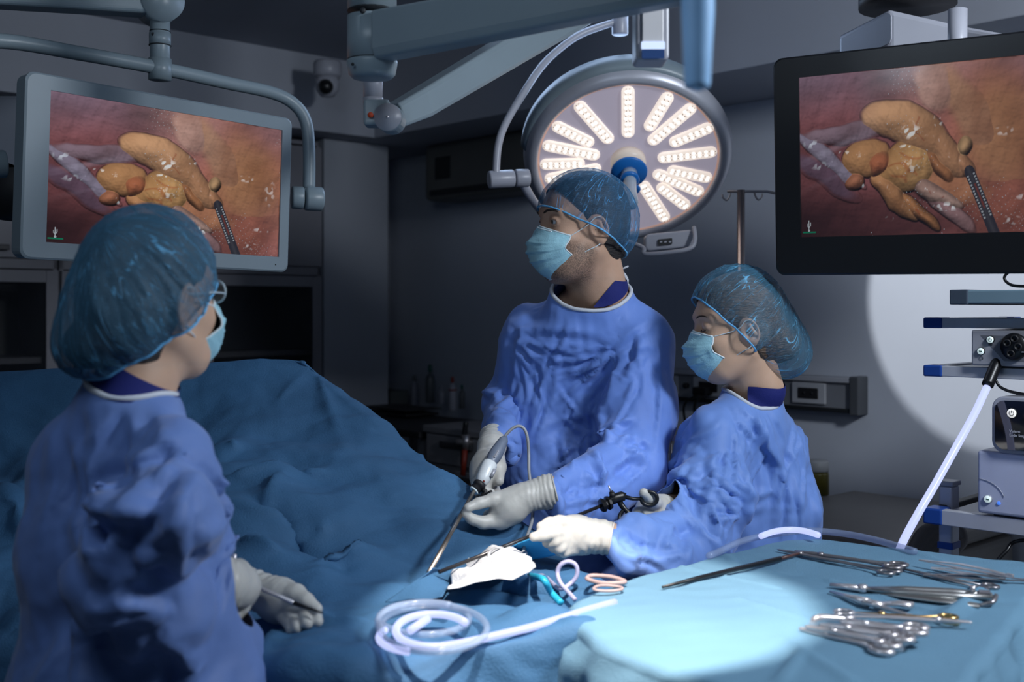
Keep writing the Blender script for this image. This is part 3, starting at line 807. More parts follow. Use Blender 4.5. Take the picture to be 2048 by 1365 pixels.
def monitor(name, label, c4, d0, inner, m_frame, thick, strength, scr_margin, rad=.02, extra=None):
    TL, TR, BR, BL = rect_from_px(c4, d0)
    o = (TL + TR + BR + BL) / 4; U = (TR - TL + BR - BL) / 2; W = (TL - BL + TR - BR) / 2; w_, h_ = np.linalg.norm(U), np.linalg.norm(W); ux = U / w_; uy = W / h_
    n = nrm(np.cross(ux, uy)); print(name, 'size', w_, h_, 'skew', float(ux @ uy), 'centre', o, 'n', n)
    r = empty(name, o - uy * h_ / 2, label, 'monitor')
    x0, x1, y0, y1 = inner  # picture in fractions of the frame (left, right, top, bottom)
    sx0, sx1 = (x0 - .5) * w_, (x1 - .5) * w_; sy1, sy0 = (.5 - y0) * h_, (.5 - y1) * h_
    mk('rear_housing', prism([(x * .99, y * .99) for x, y in rrect(w_, h_, rad)], o, ux, uy, -thick, -.006), m_frame, r, smooth=False, bevel=.006)
    out = rrect(w_, h_, rad); inn = [(sx1, sy1), (sx0, sy1), (sx0, sy0), (sx1, sy0)]
    # frame as four mitred bars
    oc = [(w_ / 2, h_ / 2), (-w_ / 2, h_ / 2), (-w_ / 2, -h_ / 2), (w_ / 2, -h_ / 2)]
    V = []; F = []
    ring_o = rrect(w_, h_, rad, 5); ring_i = []
    for x, y in ring_o: ring_i.append((min(max(x, sx0), sx1), min(max(y, sy0), sy1)))
    N_ = len(ring_o)
    for q, dd in ((ring_o, -.008), (ring_o, -.002), ([(x * (1 - .008 / w_ * 1), y * (1 - .008 / h_)) for x, y in ring_o], .0015), (ring_i, .0015), (ring_i, -.004)):
        V += [o + ux * x + uy * y + n * dd for x, y in q]
    for k in range(4):
        for i in range(N_): F.append((k * N_ + i, k * N_ + (i + 1) % N_, (k + 1) * N_ + (i + 1) % N_, (k + 1) * N_ + i))
    mk('bezel', (np.array(V), F), m_frame, r, smooth=False)
    nx, ny = 560, 315
    gx, gy = np.meshgrid(np.linspace(sx0, sx1, nx), np.linspace(sy1, sy0, ny)); P = o + gx.ravel()[:, None] * ux + gy.ravel()[:, None] * uy - n * .003
    I = np.arange(nx * ny).reshape(ny, nx); F = np.stack([I[1:, :-1].ravel(), I[1:, 1:].ravel(), I[:-1, 1:].ravel(), I[:-1, :-1].ravel()], 1)
    s = mk('screen', (P, F), screen_mat(strength), r, smooth=False)
    ca = s.data.color_attributes.new('picture', 'FLOAT_COLOR', 'POINT'); ca.data.foreach_set('color', np.hstack([PICT, np.ones((nx * ny, 1))]).ravel().astype('f'))
    return r, o, ux, uy, n, w_, h_


PICT = paint_screen(560, 315)
MR = monitor('surgical_monitor', 'light-grey framed monitor at left showing the endoscope picture', [(52, 140), (585, 238), (576, 545), (40, 517)], 2.36,
             (.078, .955, .085, .905), mat('monitor_frame_grey', (.19, .235, .265), .4, var=.03), .05, .62, 0)
ML = MR
r = MR[0]
mk('power_lamp', cyl(MR[1] + MR[2] * MR[5] * .44 - MR[3] * MR[6] * .455, MR[1] + MR[2] * MR[5] * .44 - MR[3] * MR[6] * .455 + MR[4] * .003, .0015, seg=10), M_seam, r)
MB_ = monitor('surgical_monitor', 'large black framed monitor at right showing the endoscope picture', [(1546, 118), (2170, 48), (2172, 547), (1552, 551)], 2.50,
              (.093, .90, .098, .826), M_black, .055, .50, 0)
r = MB_[0]
mk('housing_back_box', prism(rrect(.36, .26, .02), MB_[1] + MB_[2] * .02, MB_[2], MB_[3], -.12, -.05), M_blackm, r, smooth=False, bevel=.01)

# ---- cable behind black monitor / top boom
o, ux, uy, n, w_, h_ = MB_[1:]
# white boom box over the black monitor (TERMINAL)
r = empty('boom_arm_head', at(1850, 60, 2.75), 'white ceiling boom head above the black monitor', 'ceiling boom')
T = at(1677, 112, 2.85)
A_, B_, C_, D_ = at(1677, 70, 2.80), at(1777, 18, 2.62), at(1930, 52, 2.55), at(2160, 92, 2.35)
poly = [A_, B_, C_, D_]
lowr = [p - EZ * .16 for p in poly]; back = V3(.28, .42, 0)
V = []; 
for p in poly: V += [p, p - EZ * .15]
for p in poly: V += [p + back + EZ * .0, p + back - EZ * .15]
F = []
for i in range(3):
    a, b = 2 * i, 2 * i + 2; F += [(a, a + 1, b + 1, b), (8 + a, 8 + b, 8 + b + 1, 8 + a + 1), (a, b, 8 + b, 8 + a), (a + 1, 8 + a + 1, 8 + b + 1, b + 1)]
F += [(0, 8, 9, 1), (6, 7, 15, 14)]
mk('housing', (np.array(V), F), M_white2, r, smooth=False, bevel=.012, seg=3)
mk('bearing', cyl(at(1815, 14, 2.78), at(1815, 14, 2.78) + EZ * .035, .115), M_blackm, r)
mk('cover_plate', prism(rrect(.055, .07, .012), at(1768, 62, 2.632), nrm(B_ - A_), EZ, -.001, .002), M_white2, r, smooth=False, bevel=.001)
mk('column', cyl(at(1815, 14, 2.78) + EZ * .035, V3(at(1815, 14, 2.78)[0], at(1815, 14, 2.78)[1], HC), .09), M_white2, r)
mk('hanger', cyl(MB_[1] + uy * .18 - n * .13 + ux * .05, V3(*(MB_[1] - n * .13 + ux * .05)[:2], 2.12), .02), M_white2, r)

# ---- left monitor: yoke, joint, drop pipe and spring arm
o, ux, uy, n, w_, h_ = ML[1:]
r = empty('ceiling_pendant', at(320, 100, 2.72), 'pale ceiling arm with a curved pipe yoke carrying the left monitor', 'ceiling arm')
Yk = 2.98
pts = [at(-180, 330, 2.35), at(-175, 150, 2.35), at(-120, 95, 2.38), at(0, 82, 2.45), at(160, 107, 2.58), at(318, 136, 2.72), at(450, 165, 2.85), at(545, 186, 2.95), at(590, 210, 2.99), at(612, 245, 3.01), at(618, 300, 3.01), at(618, 378, 3.01)]
mk('yoke', tube(spline(pts, 7), .0165, 16), M_white, r)
mk('drop_pipe', join(cyl(at(320, 152, 2.72), at(320, 30, 2.72), .0235), cyl(at(320, 160, 2.72), at(320, 118, 2.72), .027), lathe([(.0255, 0), (.0255, .03)], at(320, 92, 2.72))), M_white, r)
mk('screw', cyl(at(306, 68, 2.70), at(306, 68, 2.695), .004, seg=12), M_seam, r)
mk('seam_ring', lathe([(.0245, 0), (.0245, .002)], at(320, 64, 2.72)), M_seam, r); mk('seam_ring', lathe([(.0262, 0), (.0262, .002)], at(320, 92, 2.72)), M_seam, r)
jc = at(612, 398, 3.01)
mk('joint', join(rcyl(at(583, 395, 2.99), at(607, 396, 3.0), .030, .004), rcyl(at(609, 397, 3.0), at(645, 399, 3.02), .032, .006), cyl(at(618, 378, 3.01), at(618, 385, 3.01), .021)), M_white, r)
mk('joint_left', join(rcyl(at(-60, 330, 2.42), at(13, 328, 2.46), .030, .005)), M_white, r)
e0, e1 = at(-160, -25, 2.45), at(318, 6, 2.72); dd = nrm(e1 - e0)
Rm = np.array([dd, nrm(np.cross(EZ, dd)), np.cross(dd, nrm(np.cross(EZ, dd)))]).T
mk('spring_arm', box((e0 + e1) / 2 + EZ * .01, (np.linalg.norm(e1 - e0) + .03, .07, .085), Rm), M_white, r, smooth=False, bevel=.012, seg=4)
mk('arm_knuckle', cyl(e1 - Rm[:, 1] * .042, e1 + Rm[:, 1] * .042, .05), M_white, r)
mk('ceiling_stem', cyl(e0 + EZ * .0, V3(e0[0], e0[1], HC), .05), M_white, r)

# dark support box seen behind the left monitor
r = empty('monitor_bracket', at(10, 290, 2.62), 'grey mounting bracket behind the left edge of the light-framed monitor', 'bracket')
mk('plate', box(at(0, 270, 2.70), (.12, .05, .18)), M_silver, r, smooth=False, bevel=.01)
mk('cover', lathe([(.07, -.02), (.075, 0), (.075, .03), (.06, .045)], at(22, 380, 2.72), (0, -1, 0)), M_blackm, r)

# ---- big central boom: joint, box arm, lower arm
c0 = at(744, 70, 2.15)
r = empty('lamp_boom', c0, 'large pale ceiling boom joint with its long box arm', 'ceiling arm')
R_ = .0465; px_m = FPX / 2.15
mk('hub', join(lathe([(R_, 0), (R_, .085)], at(744, 124, 2.15)), lathe([(R_ * 1.0, 0), (R_ * 1.0, .30)], at(744, 20, 2.15))), M_white, r)
mk('hub_cap', lathe([(.02, -.028), (R_ * .8, -.027), (R_ * .95, -.02), (R_ * 1.03, 0), (R_ * 1.03, .005)], at(744, 128, 2.15)), M_white, r)
mk('hub_seam', lathe([(R_ * 1.004, 0), (R_ * 1.004, .0018)], at(744, 122, 2.15)), M_seam, r); mk('hub_seam', lathe([(R_ * 1.004, 0), (R_ * 1.004, .0015)], at(744, 24, 2.15)), M_seam, r)
mk('grub_screw', cyl(at(732, 34, 2.15) - V3(0, R_ * .98, 0), at(732, 34, 2.15) - V3(0, R_ * 1.03, 0), .0055, seg=14), M_seam, r)
mk('cap_screw', cyl(at(712, 139, 2.15) - V3(0, R_ * .96, 0), at(712, 139, 2.15) - V3(0, R_ * .99, 0), .003, seg=12), M_seam, r)
P0_, P1_ = at(762, 74, 2.12), at(1400, -46, 1.75); dd = nrm(P1_ - P0_); sy_ = nrm(np.cross(EZ, dd)); Rm = np.array([dd, sy_, np.cross(dd, sy_)]).T
hh0, hh1 = .088, .070
V = []
for P_, hh, ww in ((P0_, hh0, .062), (P1_, hh1, .055)):
    for a, b in ((-1, -.62), (-.72, -1), (.72, -1), (1, -.62), (1, 1), (-1, 1)): V.append(P_ + Rm[:, 1] * a * ww / 2 + Rm[:, 2] * b * hh / 2)
F = [tuple(range(6)), tuple(range(11, 5, -1))] + [(i, i + 6, (i + 1) % 6 + 6, (i + 1) % 6) for i in range(6)]
mk('box_arm', (np.array(V), F), M_white, r, smooth=False, bevel=.007, seg=4)
mk('ceiling_stem', cyl(at(744, 20, 2.15) + EZ * .3, V3(*at(744, 20, 2.15)[:2], HC), .04), M_white, r)
# lower arm and its joint, going back to the lit lamp
r2 = empty('spring_boom', at(767, 210, 2.45), 'pale lower arm with an orange-dot joint rising to the right behind the box arm', 'ceiling arm')
mk('drop_pipe', join(cyl(at(746, 130, 2.30), at(746, 204, 2.30), .0195), cyl(at(746, 196, 2.30), at(746, 207, 2.30), .0205)), M_white2, r2)
ja = at(781, 239, 2.30); ax = nrm(V3(-.1, -1, 0))
mk('knuckle', join(cyl(ja - ax * .026, ja + ax * .026, .0285), box(at(755, 228, 2.30), (.052, .05, .052)), cyl(at(746, 204, 2.30), at(746, 224, 2.30), .0195)), M_white, r2, smooth=False, bevel=.006, seg=3)
mk('knuckle_disc', cyl(ja + ax * .026, ja + ax * .030, .0275, seg=40), M_white2, r2)
mk('disc_pin', cyl(ja + ax * .030, ja + ax * .0315, .003, seg=12), M_steel, r2)
mk('orange_dot', cyl(at(741, 230, 2.272), at(741, 230, 2.268), .0058, seg=16), mat('orange_dot', (.55, .06, .015), .5), r2)
P0_, P1_ = at(790, 232, 2.33), at(1160, 18, 2.95); dd = nrm(P1_ - P0_); sy_ = nrm(np.cross(EZ, dd)); Rm = np.array([dd, sy_, np.cross(dd, sy_)]).T
V = []
for P_, hh, ww in ((P0_, .050, .045), (at(840, 208, 2.42), .062, .05), (P1_, .085, .06)):
    for a, b in ((-.8, -1), (.8, -1), (1, -.7), (1, .7), (.8, 1), (-.8, 1), (-1, .7), (-1, -.7)): V.append(P_ + Rm[:, 1] * a * ww / 2 + Rm[:, 2] * b * hh / 2)
F = [tuple(range(8)), tuple(range(23, 15, -1))] + [(k * 8 + i, k * 8 + 8 + i, k * 8 + (i + 1) % 8 + 8, k * 8 + (i + 1) % 8) for k in (0, 1) for i in range(8)]
mk('spring_arm', (np.array(V), F), M_white, r2, smooth=False, bevel=.004, seg=3)
mk('ceiling_stem', cyl(P1_, V3(P1_[0], P1_[1], HC), .05), M_white, r2)

# ---- the lit operating lamp
Yl = 3.35
lc = at(1256, 322, Yl); nl = nrm(V3(-.02, -.72, -.69))   # facing down to the table
ul = nrm(np.cross(nl, EZ)); ul = ul if ul[0] > 0 else -ul
rot = math.radians(0); vl = nrm(np.cross(ul, nl)); vl = vl if vl[2] > 0 else -vl
Rl = .288
r = empty('operating_lamp', lc, 'lit round surgical lamp with radial rows of lights behind the surgeon\'s head', 'surgical lamp')
def LP(x, y, d=0): return lc + ul * x + vl * y + nl * d
gl = mat('lamp_glass', (.20, .18, .21), .25, emis=(.44, .40, .50), estr=.55, coat=.4)
mk('face_plate', lathe([(.002, .0), (Rl * .93, .0)], LP(0, 0, 0), nl, 72, cap=False), gl, r)
mk('rim', lathe([(Rl * .925, .004), (Rl * .935, .012), (Rl * .97, .016), (Rl * 1.02, .008), (Rl * 1.06, -.012), (Rl * 1.07, -.035), (Rl * 1.03, -.06), (Rl * .8, -.085), (.02, -.10)], LP(0, 0, 0), nl, 80, cap=False), M_silver, r)
mk('rim_glow', lathe([(Rl * .905, .002), (Rl * .925, .004)], LP(0, 0, 0), nl, 80, cap=False), mat('warm_edge', (.5, .3, .25), .4, emis=(1, .62, .5), estr=.28), r)
# grey shoulder of the housing, upper right
V = []; F = []
for i in range(25):
    a = math.radians(52 + 122 * i / 24); 
    for rr_, d_ in ((1.05, -.008), (1.095, -.03), (1.09, -.07), (.95, -.10)): V.append(LP(math.cos(a) * Rl * rr_, math.sin(a) * Rl * rr_, d_))
for i in range(24):
    for k in range(3): F.append((i * 4 + k, i * 4 + k + 1, i * 4 + 5 + k, i * 4 + 4 + k))
mk('housing_shoulder', (np.array(V), F), M_white, r, solid=.004)
led = mat('lit_lamp_pods', (.6, .55, .5), .4, emis=(1.0, .86, .76), estr=.72)
ledw = mat('lit_lamp_points', (.8, .8, .8), .3, emis=(1.0, .98, .96), estr=1.1)
ledd = mat('lamp_pod_dots', (.12, .07, .05), .5)
pods = []
for a, r0, r1 in ((93, .30, .9), (66, .42, .9), (48, .30, .92), (28, .46, .93), (8, .30, .9), (-14, .42, .9), (-27, .30, .9), (-42, .44, .9), (-60, .30, .9), (-92, .42, .9),
                  (127, .30, .9), (149, .42, .9), (166, .30, .9), (182, .44, .9), (195, .28, .88), (213, .44, .9), (229, .3, .9), (248, .42, .9)):
    a = math.radians(a); d_ = V3(math.cos(a), math.sin(a), 0); x0, x1 = r0 * Rl, r1 * Rl
    e = math.atan2(d_[1], d_[0]); wv = .0185
    poly = []
    for k in range(9): t = e + PI / 2 + PI * k / 8; poly.append((math.cos(t) * wv + d_[0] * (x0 + wv), math.sin(t) * wv + d_[1] * (x0 + wv)))
    for k in range(9): t = e - PI / 2 + PI * k / 8; poly.append((math.cos(t) * wv + d_[0] * (x1 - wv), math.sin(t) * wv + d_[1] * (x1 - wv)))
    V = [LP(x, y, .001) for x, y in poly] + [LP(x, y, .007) for x, y in poly] + [LP(x * 1 - (x - d_[0] * (x0 + x1) / 2) * .10, y - (y - d_[1] * (x0 + x1) / 2) * .10, .010) for x, y in poly]
    n_ = len(poly); F = [(k * n_ + i, k * n_ + (i + 1) % n_, (k + 1) * n_ + (i + 1) % n_, (k + 1) * n_ + i) for k in (0, 1) for i in range(n_)] + [tuple(range(2 * n_, 3 * n_))]
    p_ = mk('light_row', (np.array(V), F), led, r, smooth=False)
    pts = []; pd = []
    m_ = int((x1 - x0) / .0185)
    for k in range(m_):
        q = x0 + .014 + k * (x1 - x0 - .028) / max(1, m_ - 1)
        for s_ in (-1, 1):
            c_ = d_ * q + V3(-d_[1], d_[0], 0) * s_ * .0065 * (1 if k % 2 else .7)
            pts.append(lathe([(.0048, 0), (.004, .003), (.001, .004)], LP(c_[0], c_[1], .010), nl, 8))
            c_ = c_ + d_ * .009
            pd.append(lathe([(.0016, 0), (.0012, .0012)], LP(c_[0], c_[1], .0102), nl, 6))
    mk('light_points', join(*pts), ledw, p_); mk('dark_dots', join(*pd), ledd, p_)
mk('hub', lathe([(.052, .0), (.052, .018), (.046, .030), (.032, .034)], LP(0, 0), nl, 40), mat('hub_cream', (.55, .48, .42), .4, emis=(1, .85, .7), estr=.16), r)
mk('hub_ring', lathe([(.040, .034), (.042, .042), (.038, .048)], LP(0, 0), nl, 40), M_steel, r)
mk('collar', lathe([(.026, .050), (.052, .050), (.054, .055), (.052, .060), (.026, .062)], LP(0, 0), nl, 48), M_bluelamp, r)
mk('collar_tab', tube(spline([LP(.018, -.046, .056), LP(.03, -.062, .056), LP(.012, -.078, .056), LP(-.0, -.072, .056)], 5), .008, 10), M_bluelamp, r)
mk('handle', lathe([(.024, .045), (.024, .09), (.0185, .095), (.0165, .15), (.019, .20), (.012, .215)], LP(0, 0), nl, 30), mat('handle_clear', (.30, .36, .44), .25, coat=.4), r)
mk('handle_ring', lathe([(.0275, .086), (.0285, .092), (.025, .096)], LP(0, 0), nl, 30), M_bluelamp, r)
for sx in (1,):
    b0 = at(1286, 480, Yl - .05); b1 = at(1390, 470, Yl - .05)
    mk('control_box', prism(rrect(.145, .05, .015), at(1338, 482, Yl - .02), nrm(b1 - b0), EZ, -.03, .02), M_white2, r, smooth=False, bevel=.006)
    mk('control_panel', prism(rrect(.042, .018, .003), at(1330, 484, Yl - .045), nrm(b1 - b0), EZ, .0, .0015), M_seam, r, smooth=False)
    for k in range(3): mk('control_key', prism(rrect(.007, .004, .001), at(1322 + k * 9, 484, Yl - .047), nrm(b1 - b0), EZ, .0, .0015), M_silver, r, smooth=False)
    mk('guard_rail', tube(spline([at(1240, 478, Yl - .02), at(1285, 495, Yl - .06), at(1290, 508, Yl - .07), at(1330, 506, Yl - .08), at(1378, 498, Yl - .08), at(1390, 480, Yl - .07), at(1388, 455, Yl - .04)], 6), .0065), M_white2, r)
# curved pipe yoke of that lamp
r = empty('lamp_yoke', at(1240, 45, 3.2), 'slim curved pipe yoke holding the lit lamp, left of the surgeon\'s head', 'lamp yoke')
mk('pipe', tube(spline([at(1240, 42, 3.35), at(1205, 52, 3.34), at(1150, 75, 3.32), at(1090, 125, 3.28), at(1045, 190, 3.22), at(1010, 250, 3.18), at(996, 295, 3.16), at(992, 350, 3.15)], 8), .0105, 14), M_white2, r)
mk('top_socket', rcyl(at(1240, 70, 3.35), at(1240, 30, 3.35), .024), M_white2, r)
mk('joint', join(rcyl(at(977, 360, 3.15), at(1028, 357, 3.17), .0245, .005), rcyl(at(1030, 357, 3.17), at(1058, 356, 3.18), .025, .004)), M_white2, r)
mk('link', tube(spline([at(1045, 365, 3.18), at(1062, 395, 3.22), at(1080, 420, 3.3)], 6), .0125, 12), M_white2, r)
mk('stem', cyl(at(1240, 35, 3.35), V3(*at(1240, 35, 3.35)[:2], HC), .02), M_white2, r)

# ---- spring-arm end with display and blurred blue handle, both close overhead
r = empty('arm_terminal', at(1300, 60, 2.0), 'white arm end piece with a blue-lit slot hanging above the lamp', 'ceiling arm')
q = at(1301, 40, 1.95)
mk('housing', prism(rrect(.056, .15, .008), q, V3(1, 0, 0), EZ, -.035, .03), M_white2, r, smooth=False, bevel=.004)
mk('front_channel', prism(rrect(.036, .115, .004), q - V3(0, .0302, .0), V3(1, 0, 0), EZ, .0, .003), mat('channel_white', (.62, .62, .64), .4), r, smooth=False, bevel=.002)
mk('lit_slot', prism(rrect(.040, .013, .002), q - V3(0, .034, .052), V3(1, 0, 0), EZ, 0, .003), mat('lit_slot', (.5, .6, .8), .4, emis=(.7, .8, 1), estr=.6), r, smooth=False)
mk('blue_band', prism(rrect(.038, .016, .002), q - V3(0, .034, .066), V3(1, 0, 0), EZ, 0, .002), mat('blue_band', (.03, .07, .20), .3), r, smooth=False)
mk('stem', cyl(q + EZ * .07, V3(q[0], q[1], HC), .02), M_white2, r)
# near lamp head above the picture with its handle
nc = V3(.17, 1.30, 2.03); nn = nrm(V3(-.02, .28, -.96))
r = empty('overhead_lamp', nc, 'dark-edged surgical lamp above the field with a blue-white sterile handle hanging down', 'surgical lamp')
mk('head', lathe([(.002, .02), (.27, .02), (.275, .0), (.27, -.03), (.15, -.07), (.02, -.09)], nc, nn, 64, cap=False), M_blackm, r)
hp = at(1396, -60, 1.18)
mk('handle', lathe([(.018, -.08), (.0175, .0), (.0172, .045), (.0150, .085), (.0135, .118), (.0125, .122), (.004, .125)], hp, nrm(V3(-.006, .0, -1)), 30), mat('sterile_handle', (.36, .64, 1.0), .35, coat=.3, var=.1, vscale=10), r)
mk('handle_collar', cyl(nc + nn * .02, hp + EZ * .07, .03), M_white2, r)
mk('stem', cyl(nc + EZ * .07, V3(nc[0], nc[1], HC), .03), M_blackm, r)

# ------------------------------------------------------------------ people
def head_sdf(p, f, fem=False, nose=True):
    q = f.l(p)
    d = ell(q, (-.012, 0, .038), (.098, .074, .084))
    d = smin(d, ell(q, (.030, 0, -.028), (.060, .060, .085)), .04)
    d = smin(d, ell(q, (.034, 0, -.076), (.052, .048 if fem else .053, .040)), .035)
    d = smin(d, rc(q, (.060, -.016, -.100), (.060, .016, -.100), .017, .017), .03)
    for s in (-1, 1):
        d = smin(d, rc(q, (-.005, s * .056, -.055), (.045, s * .035, -.092), .012, .014), .03)       # jaw line
        d = smin(d, ell(q, (.056, s * .040, -.030), (.022, .020, .018)), .025)                        # cheek bone
        d = smin(d, rc(q, (.083, s * .012, .031), (.066, s * .046, .031), .009, .009), .018)          # brow ridge
        d = smax(d, -ell(q, (.096, s * .033, .011), (.018, .017, .012)), .016)                        # eye socket
    d = smin(d, rc(q, (-.030, 0, -.045), (-.052, 0, -.150), .052 if not fem else .045, .053 if not fem else .045), .04)
    if nose:
        d = smin(d, rc(q, (.086, 0, .004), (.110, 0, -.034), .007, .010), .014)
        for s in (-1, 1): d = smin(d, ell(q, (.099, s * .012, -.040), (.010, .007, .007)), .01)
        for s in (-1, 1):   # eyelids around the eyeball
            e = ell(q, (.073, s * .032, .011), (.0142, .0165, .0140))
            slit = np.maximum(np.abs(q[:, 2] - .010 + (.001 if not fem else .006) + (q[:, 1] - s * .032) ** 2 * 14) - (.0048 if not fem else .0012), -(q[:, 0] - .078))
            e = np.maximum(e, -slit); d = smin(d, e, .004)
        d = smin(d, rc(q, (.090, -.016, -.062), (.090, .016, -.062), .006, .006), .01)
        d = smin(d, rc(q, (.088, -.013, -.073), (.088, .013, -.073), .0065, .0065), .01)
        for s in (-1, 1):   # ears
            a = math.radians(18); R = np.array([[math.cos(a), 0, math.sin(a)], [0, 1, 0], [-math.sin(a), 0, math.cos(a)]])
            g = (q - np.array([-.006, s * .078, -.008])) @ R
            g[:, 1] += s * g[:, 0] * .45
            rr_ = np.hypot(g[:, 0] / .62, g[:, 2]); helix = np.hypot(rr_ - .027, g[:, 1] * 1.2) - .0048
            base = ell(g, (.004, -s * .004, 0), (.015, .007, .024)); base = smax(base, -ell(g, (.004, s * .004, -.004), (.008, .007, .012)), .004)
            ant = rc(g, (-.004, s * .001, .012), (-.007, s * .001, -.010), .004, .004)
            lobe = ell(g, (.004, 0, -.027), (.008, .005, .009))
            e = smin(smin(smin(helix * .8, base, .006), ant, .004), lobe, .006); d = smin(d, e, .006)
    return d


def cranium(q, off):
    d = ell(q, (-.012, 0, .038), (.098 + off, .074 + off, .084 + off))
    return smin(d, ell(q, (-.03, 0, -.03), (.07 + off, .062 + off, .07 + off)), .04)


def multi(p, prims):
    """prims: list of (points, radii, k)"""
    d = None
    for pts, rad, k in prims:
        for i in range(len(pts) - 1):
            e = rc(p, pts[i], pts[i + 1], rad[i], rad[i + 1]); d = e if d is None else smin(d, e, k)
    return d


def bounds(prims, pad):
    P = np.vstack([np.array(p[0]) for p in prims]); r = max(max(x[1]) for x in prims)
    return P.min(0) - r - pad, P.max(0) + r + pad


def cap_coords(q, slope):
    n = nrm((-slope, 0, 1)); e1 = nrm((1, 0, slope)); e2 = V3(0, 1, 0)
    c = q - n * .01 - V3(-.02, 0, .02); x, y, z = c @ e1, c @ e2, c @ n; r = np.hypot(x, y) + 1e-6; th = np.arctan2(r, z)
    return np.stack([x / r * 1.0, y / r * 1.0, th * 1.0], 1) * np.array([1, 1, 1.]) , th


def add_uv(o, f, slope):
    """coordinates around the pole of the cap, so its gathered folds run from the elastic edge up to the crown"""
    me = o.data; n = len(me.vertices); A = np.empty(n * 3); me.vertices.foreach_get('co', A); q = f.l(A.reshape(-1, 3))
    u, _ = cap_coords(q, slope)
    a = me.attributes.new('cap_uv', 'FLOAT_VECTOR', 'POINT'); a.data.foreach_set('vector', u.ravel().astype('f'))


def crumple(p, scale, seed, n=7, aniso=(1, 1, 1), warp=.35):
    """piecewise-flat height with sharp creases, like folded paper"""
    r = np.random.RandomState(seed); q = p * scale * np.array(aniso); out = np.zeros(len(p))
    w = np.stack([noise(q, .45, seed + k, 2) for k in range(3)], 1) * warp; q = q + w
    for k in range(n):
        d = nrm(r.randn(3)); fr = .7 + r.rand() * 1.1; ph = r.rand()
        t = q @ d * fr + ph; tri = np.abs((t % 1) * 2 - 1)
        m = np.clip(.5 + noise(q, .5, seed + 50 + k, 1) * .7, 0, 1)
        out += (tri - .5) * m / fr
    return out / n ** .5


def make_mask(f, root, H, W_, PHt=75, zs=.026):
    nu, nv = 61, 61; V = []
    PH = math.radians(80)
    for j in range(nv):
        v = j / (nv - 1)
        F_ = np.interp(v, [0, .12, .34, .6, .82, 1], [.100, .112, .128, .122, .108, .080])
        S_ = np.interp(v, [0, .5, .8, 1], [.064, .066, .060, .050])
        for i in range(nu):
            t = (i / (nu - 1) * 2 - 1); ph = t * math.radians(PHt + (80 - PHt) * v ** .7)
            zt = .004 - zs * abs(t) ** 1.1; zb = -.116 + .044 * abs(t) ** 2; z = zt + (zb - zt) * v
            F2 = F_ + .0022 * sum(math.exp(-((v - p_) / .022) ** 2) - math.exp(-((v - p_ - .045) / .02) ** 2) for p_ in (.30, .48, .66)) * (1 - t * t) ** .5 + .0018 * math.sin(v * 30 + t * 3) * (1 - t * t) + .0015 * math.sin(t * 9 + v * 7)
            cave = -.014 * math.exp(-((abs(t) - 1.0) / .18) ** 2) * math.exp(-((v - .55) / .25) ** 2)
            x = .024 + (F2 - .024) * max(math.cos(ph), 0) ** .8 + cave * -1.0
            y = (S_ * W_) * math.sin(ph) * (1.0 if abs(t) < .99 else 1)
            V.append((x, y, z * H))
    V = f.w(np.array(V)); F = [(j * nu + i, j * nu + i + 1, (j + 1) * nu + i + 1, (j + 1) * nu + i) for j in range(nv - 1) for i in range(nu - 1)]
    N = normals(V, F); V = V + N * (noise(V, 30, 5, 3, ridged=True) * .0012)[:, None]
    m = mk('face_mask', (V, F), M_mask, root, solid=.0012)
    G = V.reshape(nv, nu, 3)
    mk('top_edge', tube(G[0] + 0, .0022, 6), M_maskedge, m); mk('bottom_edge', tube(G[-1], .0015, 6), M_maskedge, m)
    mk('nose_strip', tube(G[2, 14:-14] * 1 + (G[2, 14:-14] - G[3, 14:-14]) * 0, .002, 6), M_maskedge, m)
    for e in (0, -1):
        mk('side_edge', tube(G[:, e], .0018, 6), M_maskedge, m)
        s = -1 if e == 0 else 1
        c0 = G[1, e]; c1 = G[-3, e]
        mk('ear_loop', tube(spline([c0, f.w((.022, s * .078, -.002)), f.w((.002, s * .086, .016)), f.w((-.018, s * .084, .010)), f.w((-.022, s * .080, -.02)), f.w((-.006, s * .078, -.042)), f.w((.016, s * .070, -.054)), c1], 6), .0011, 6), M_maskedge, m)
    return m


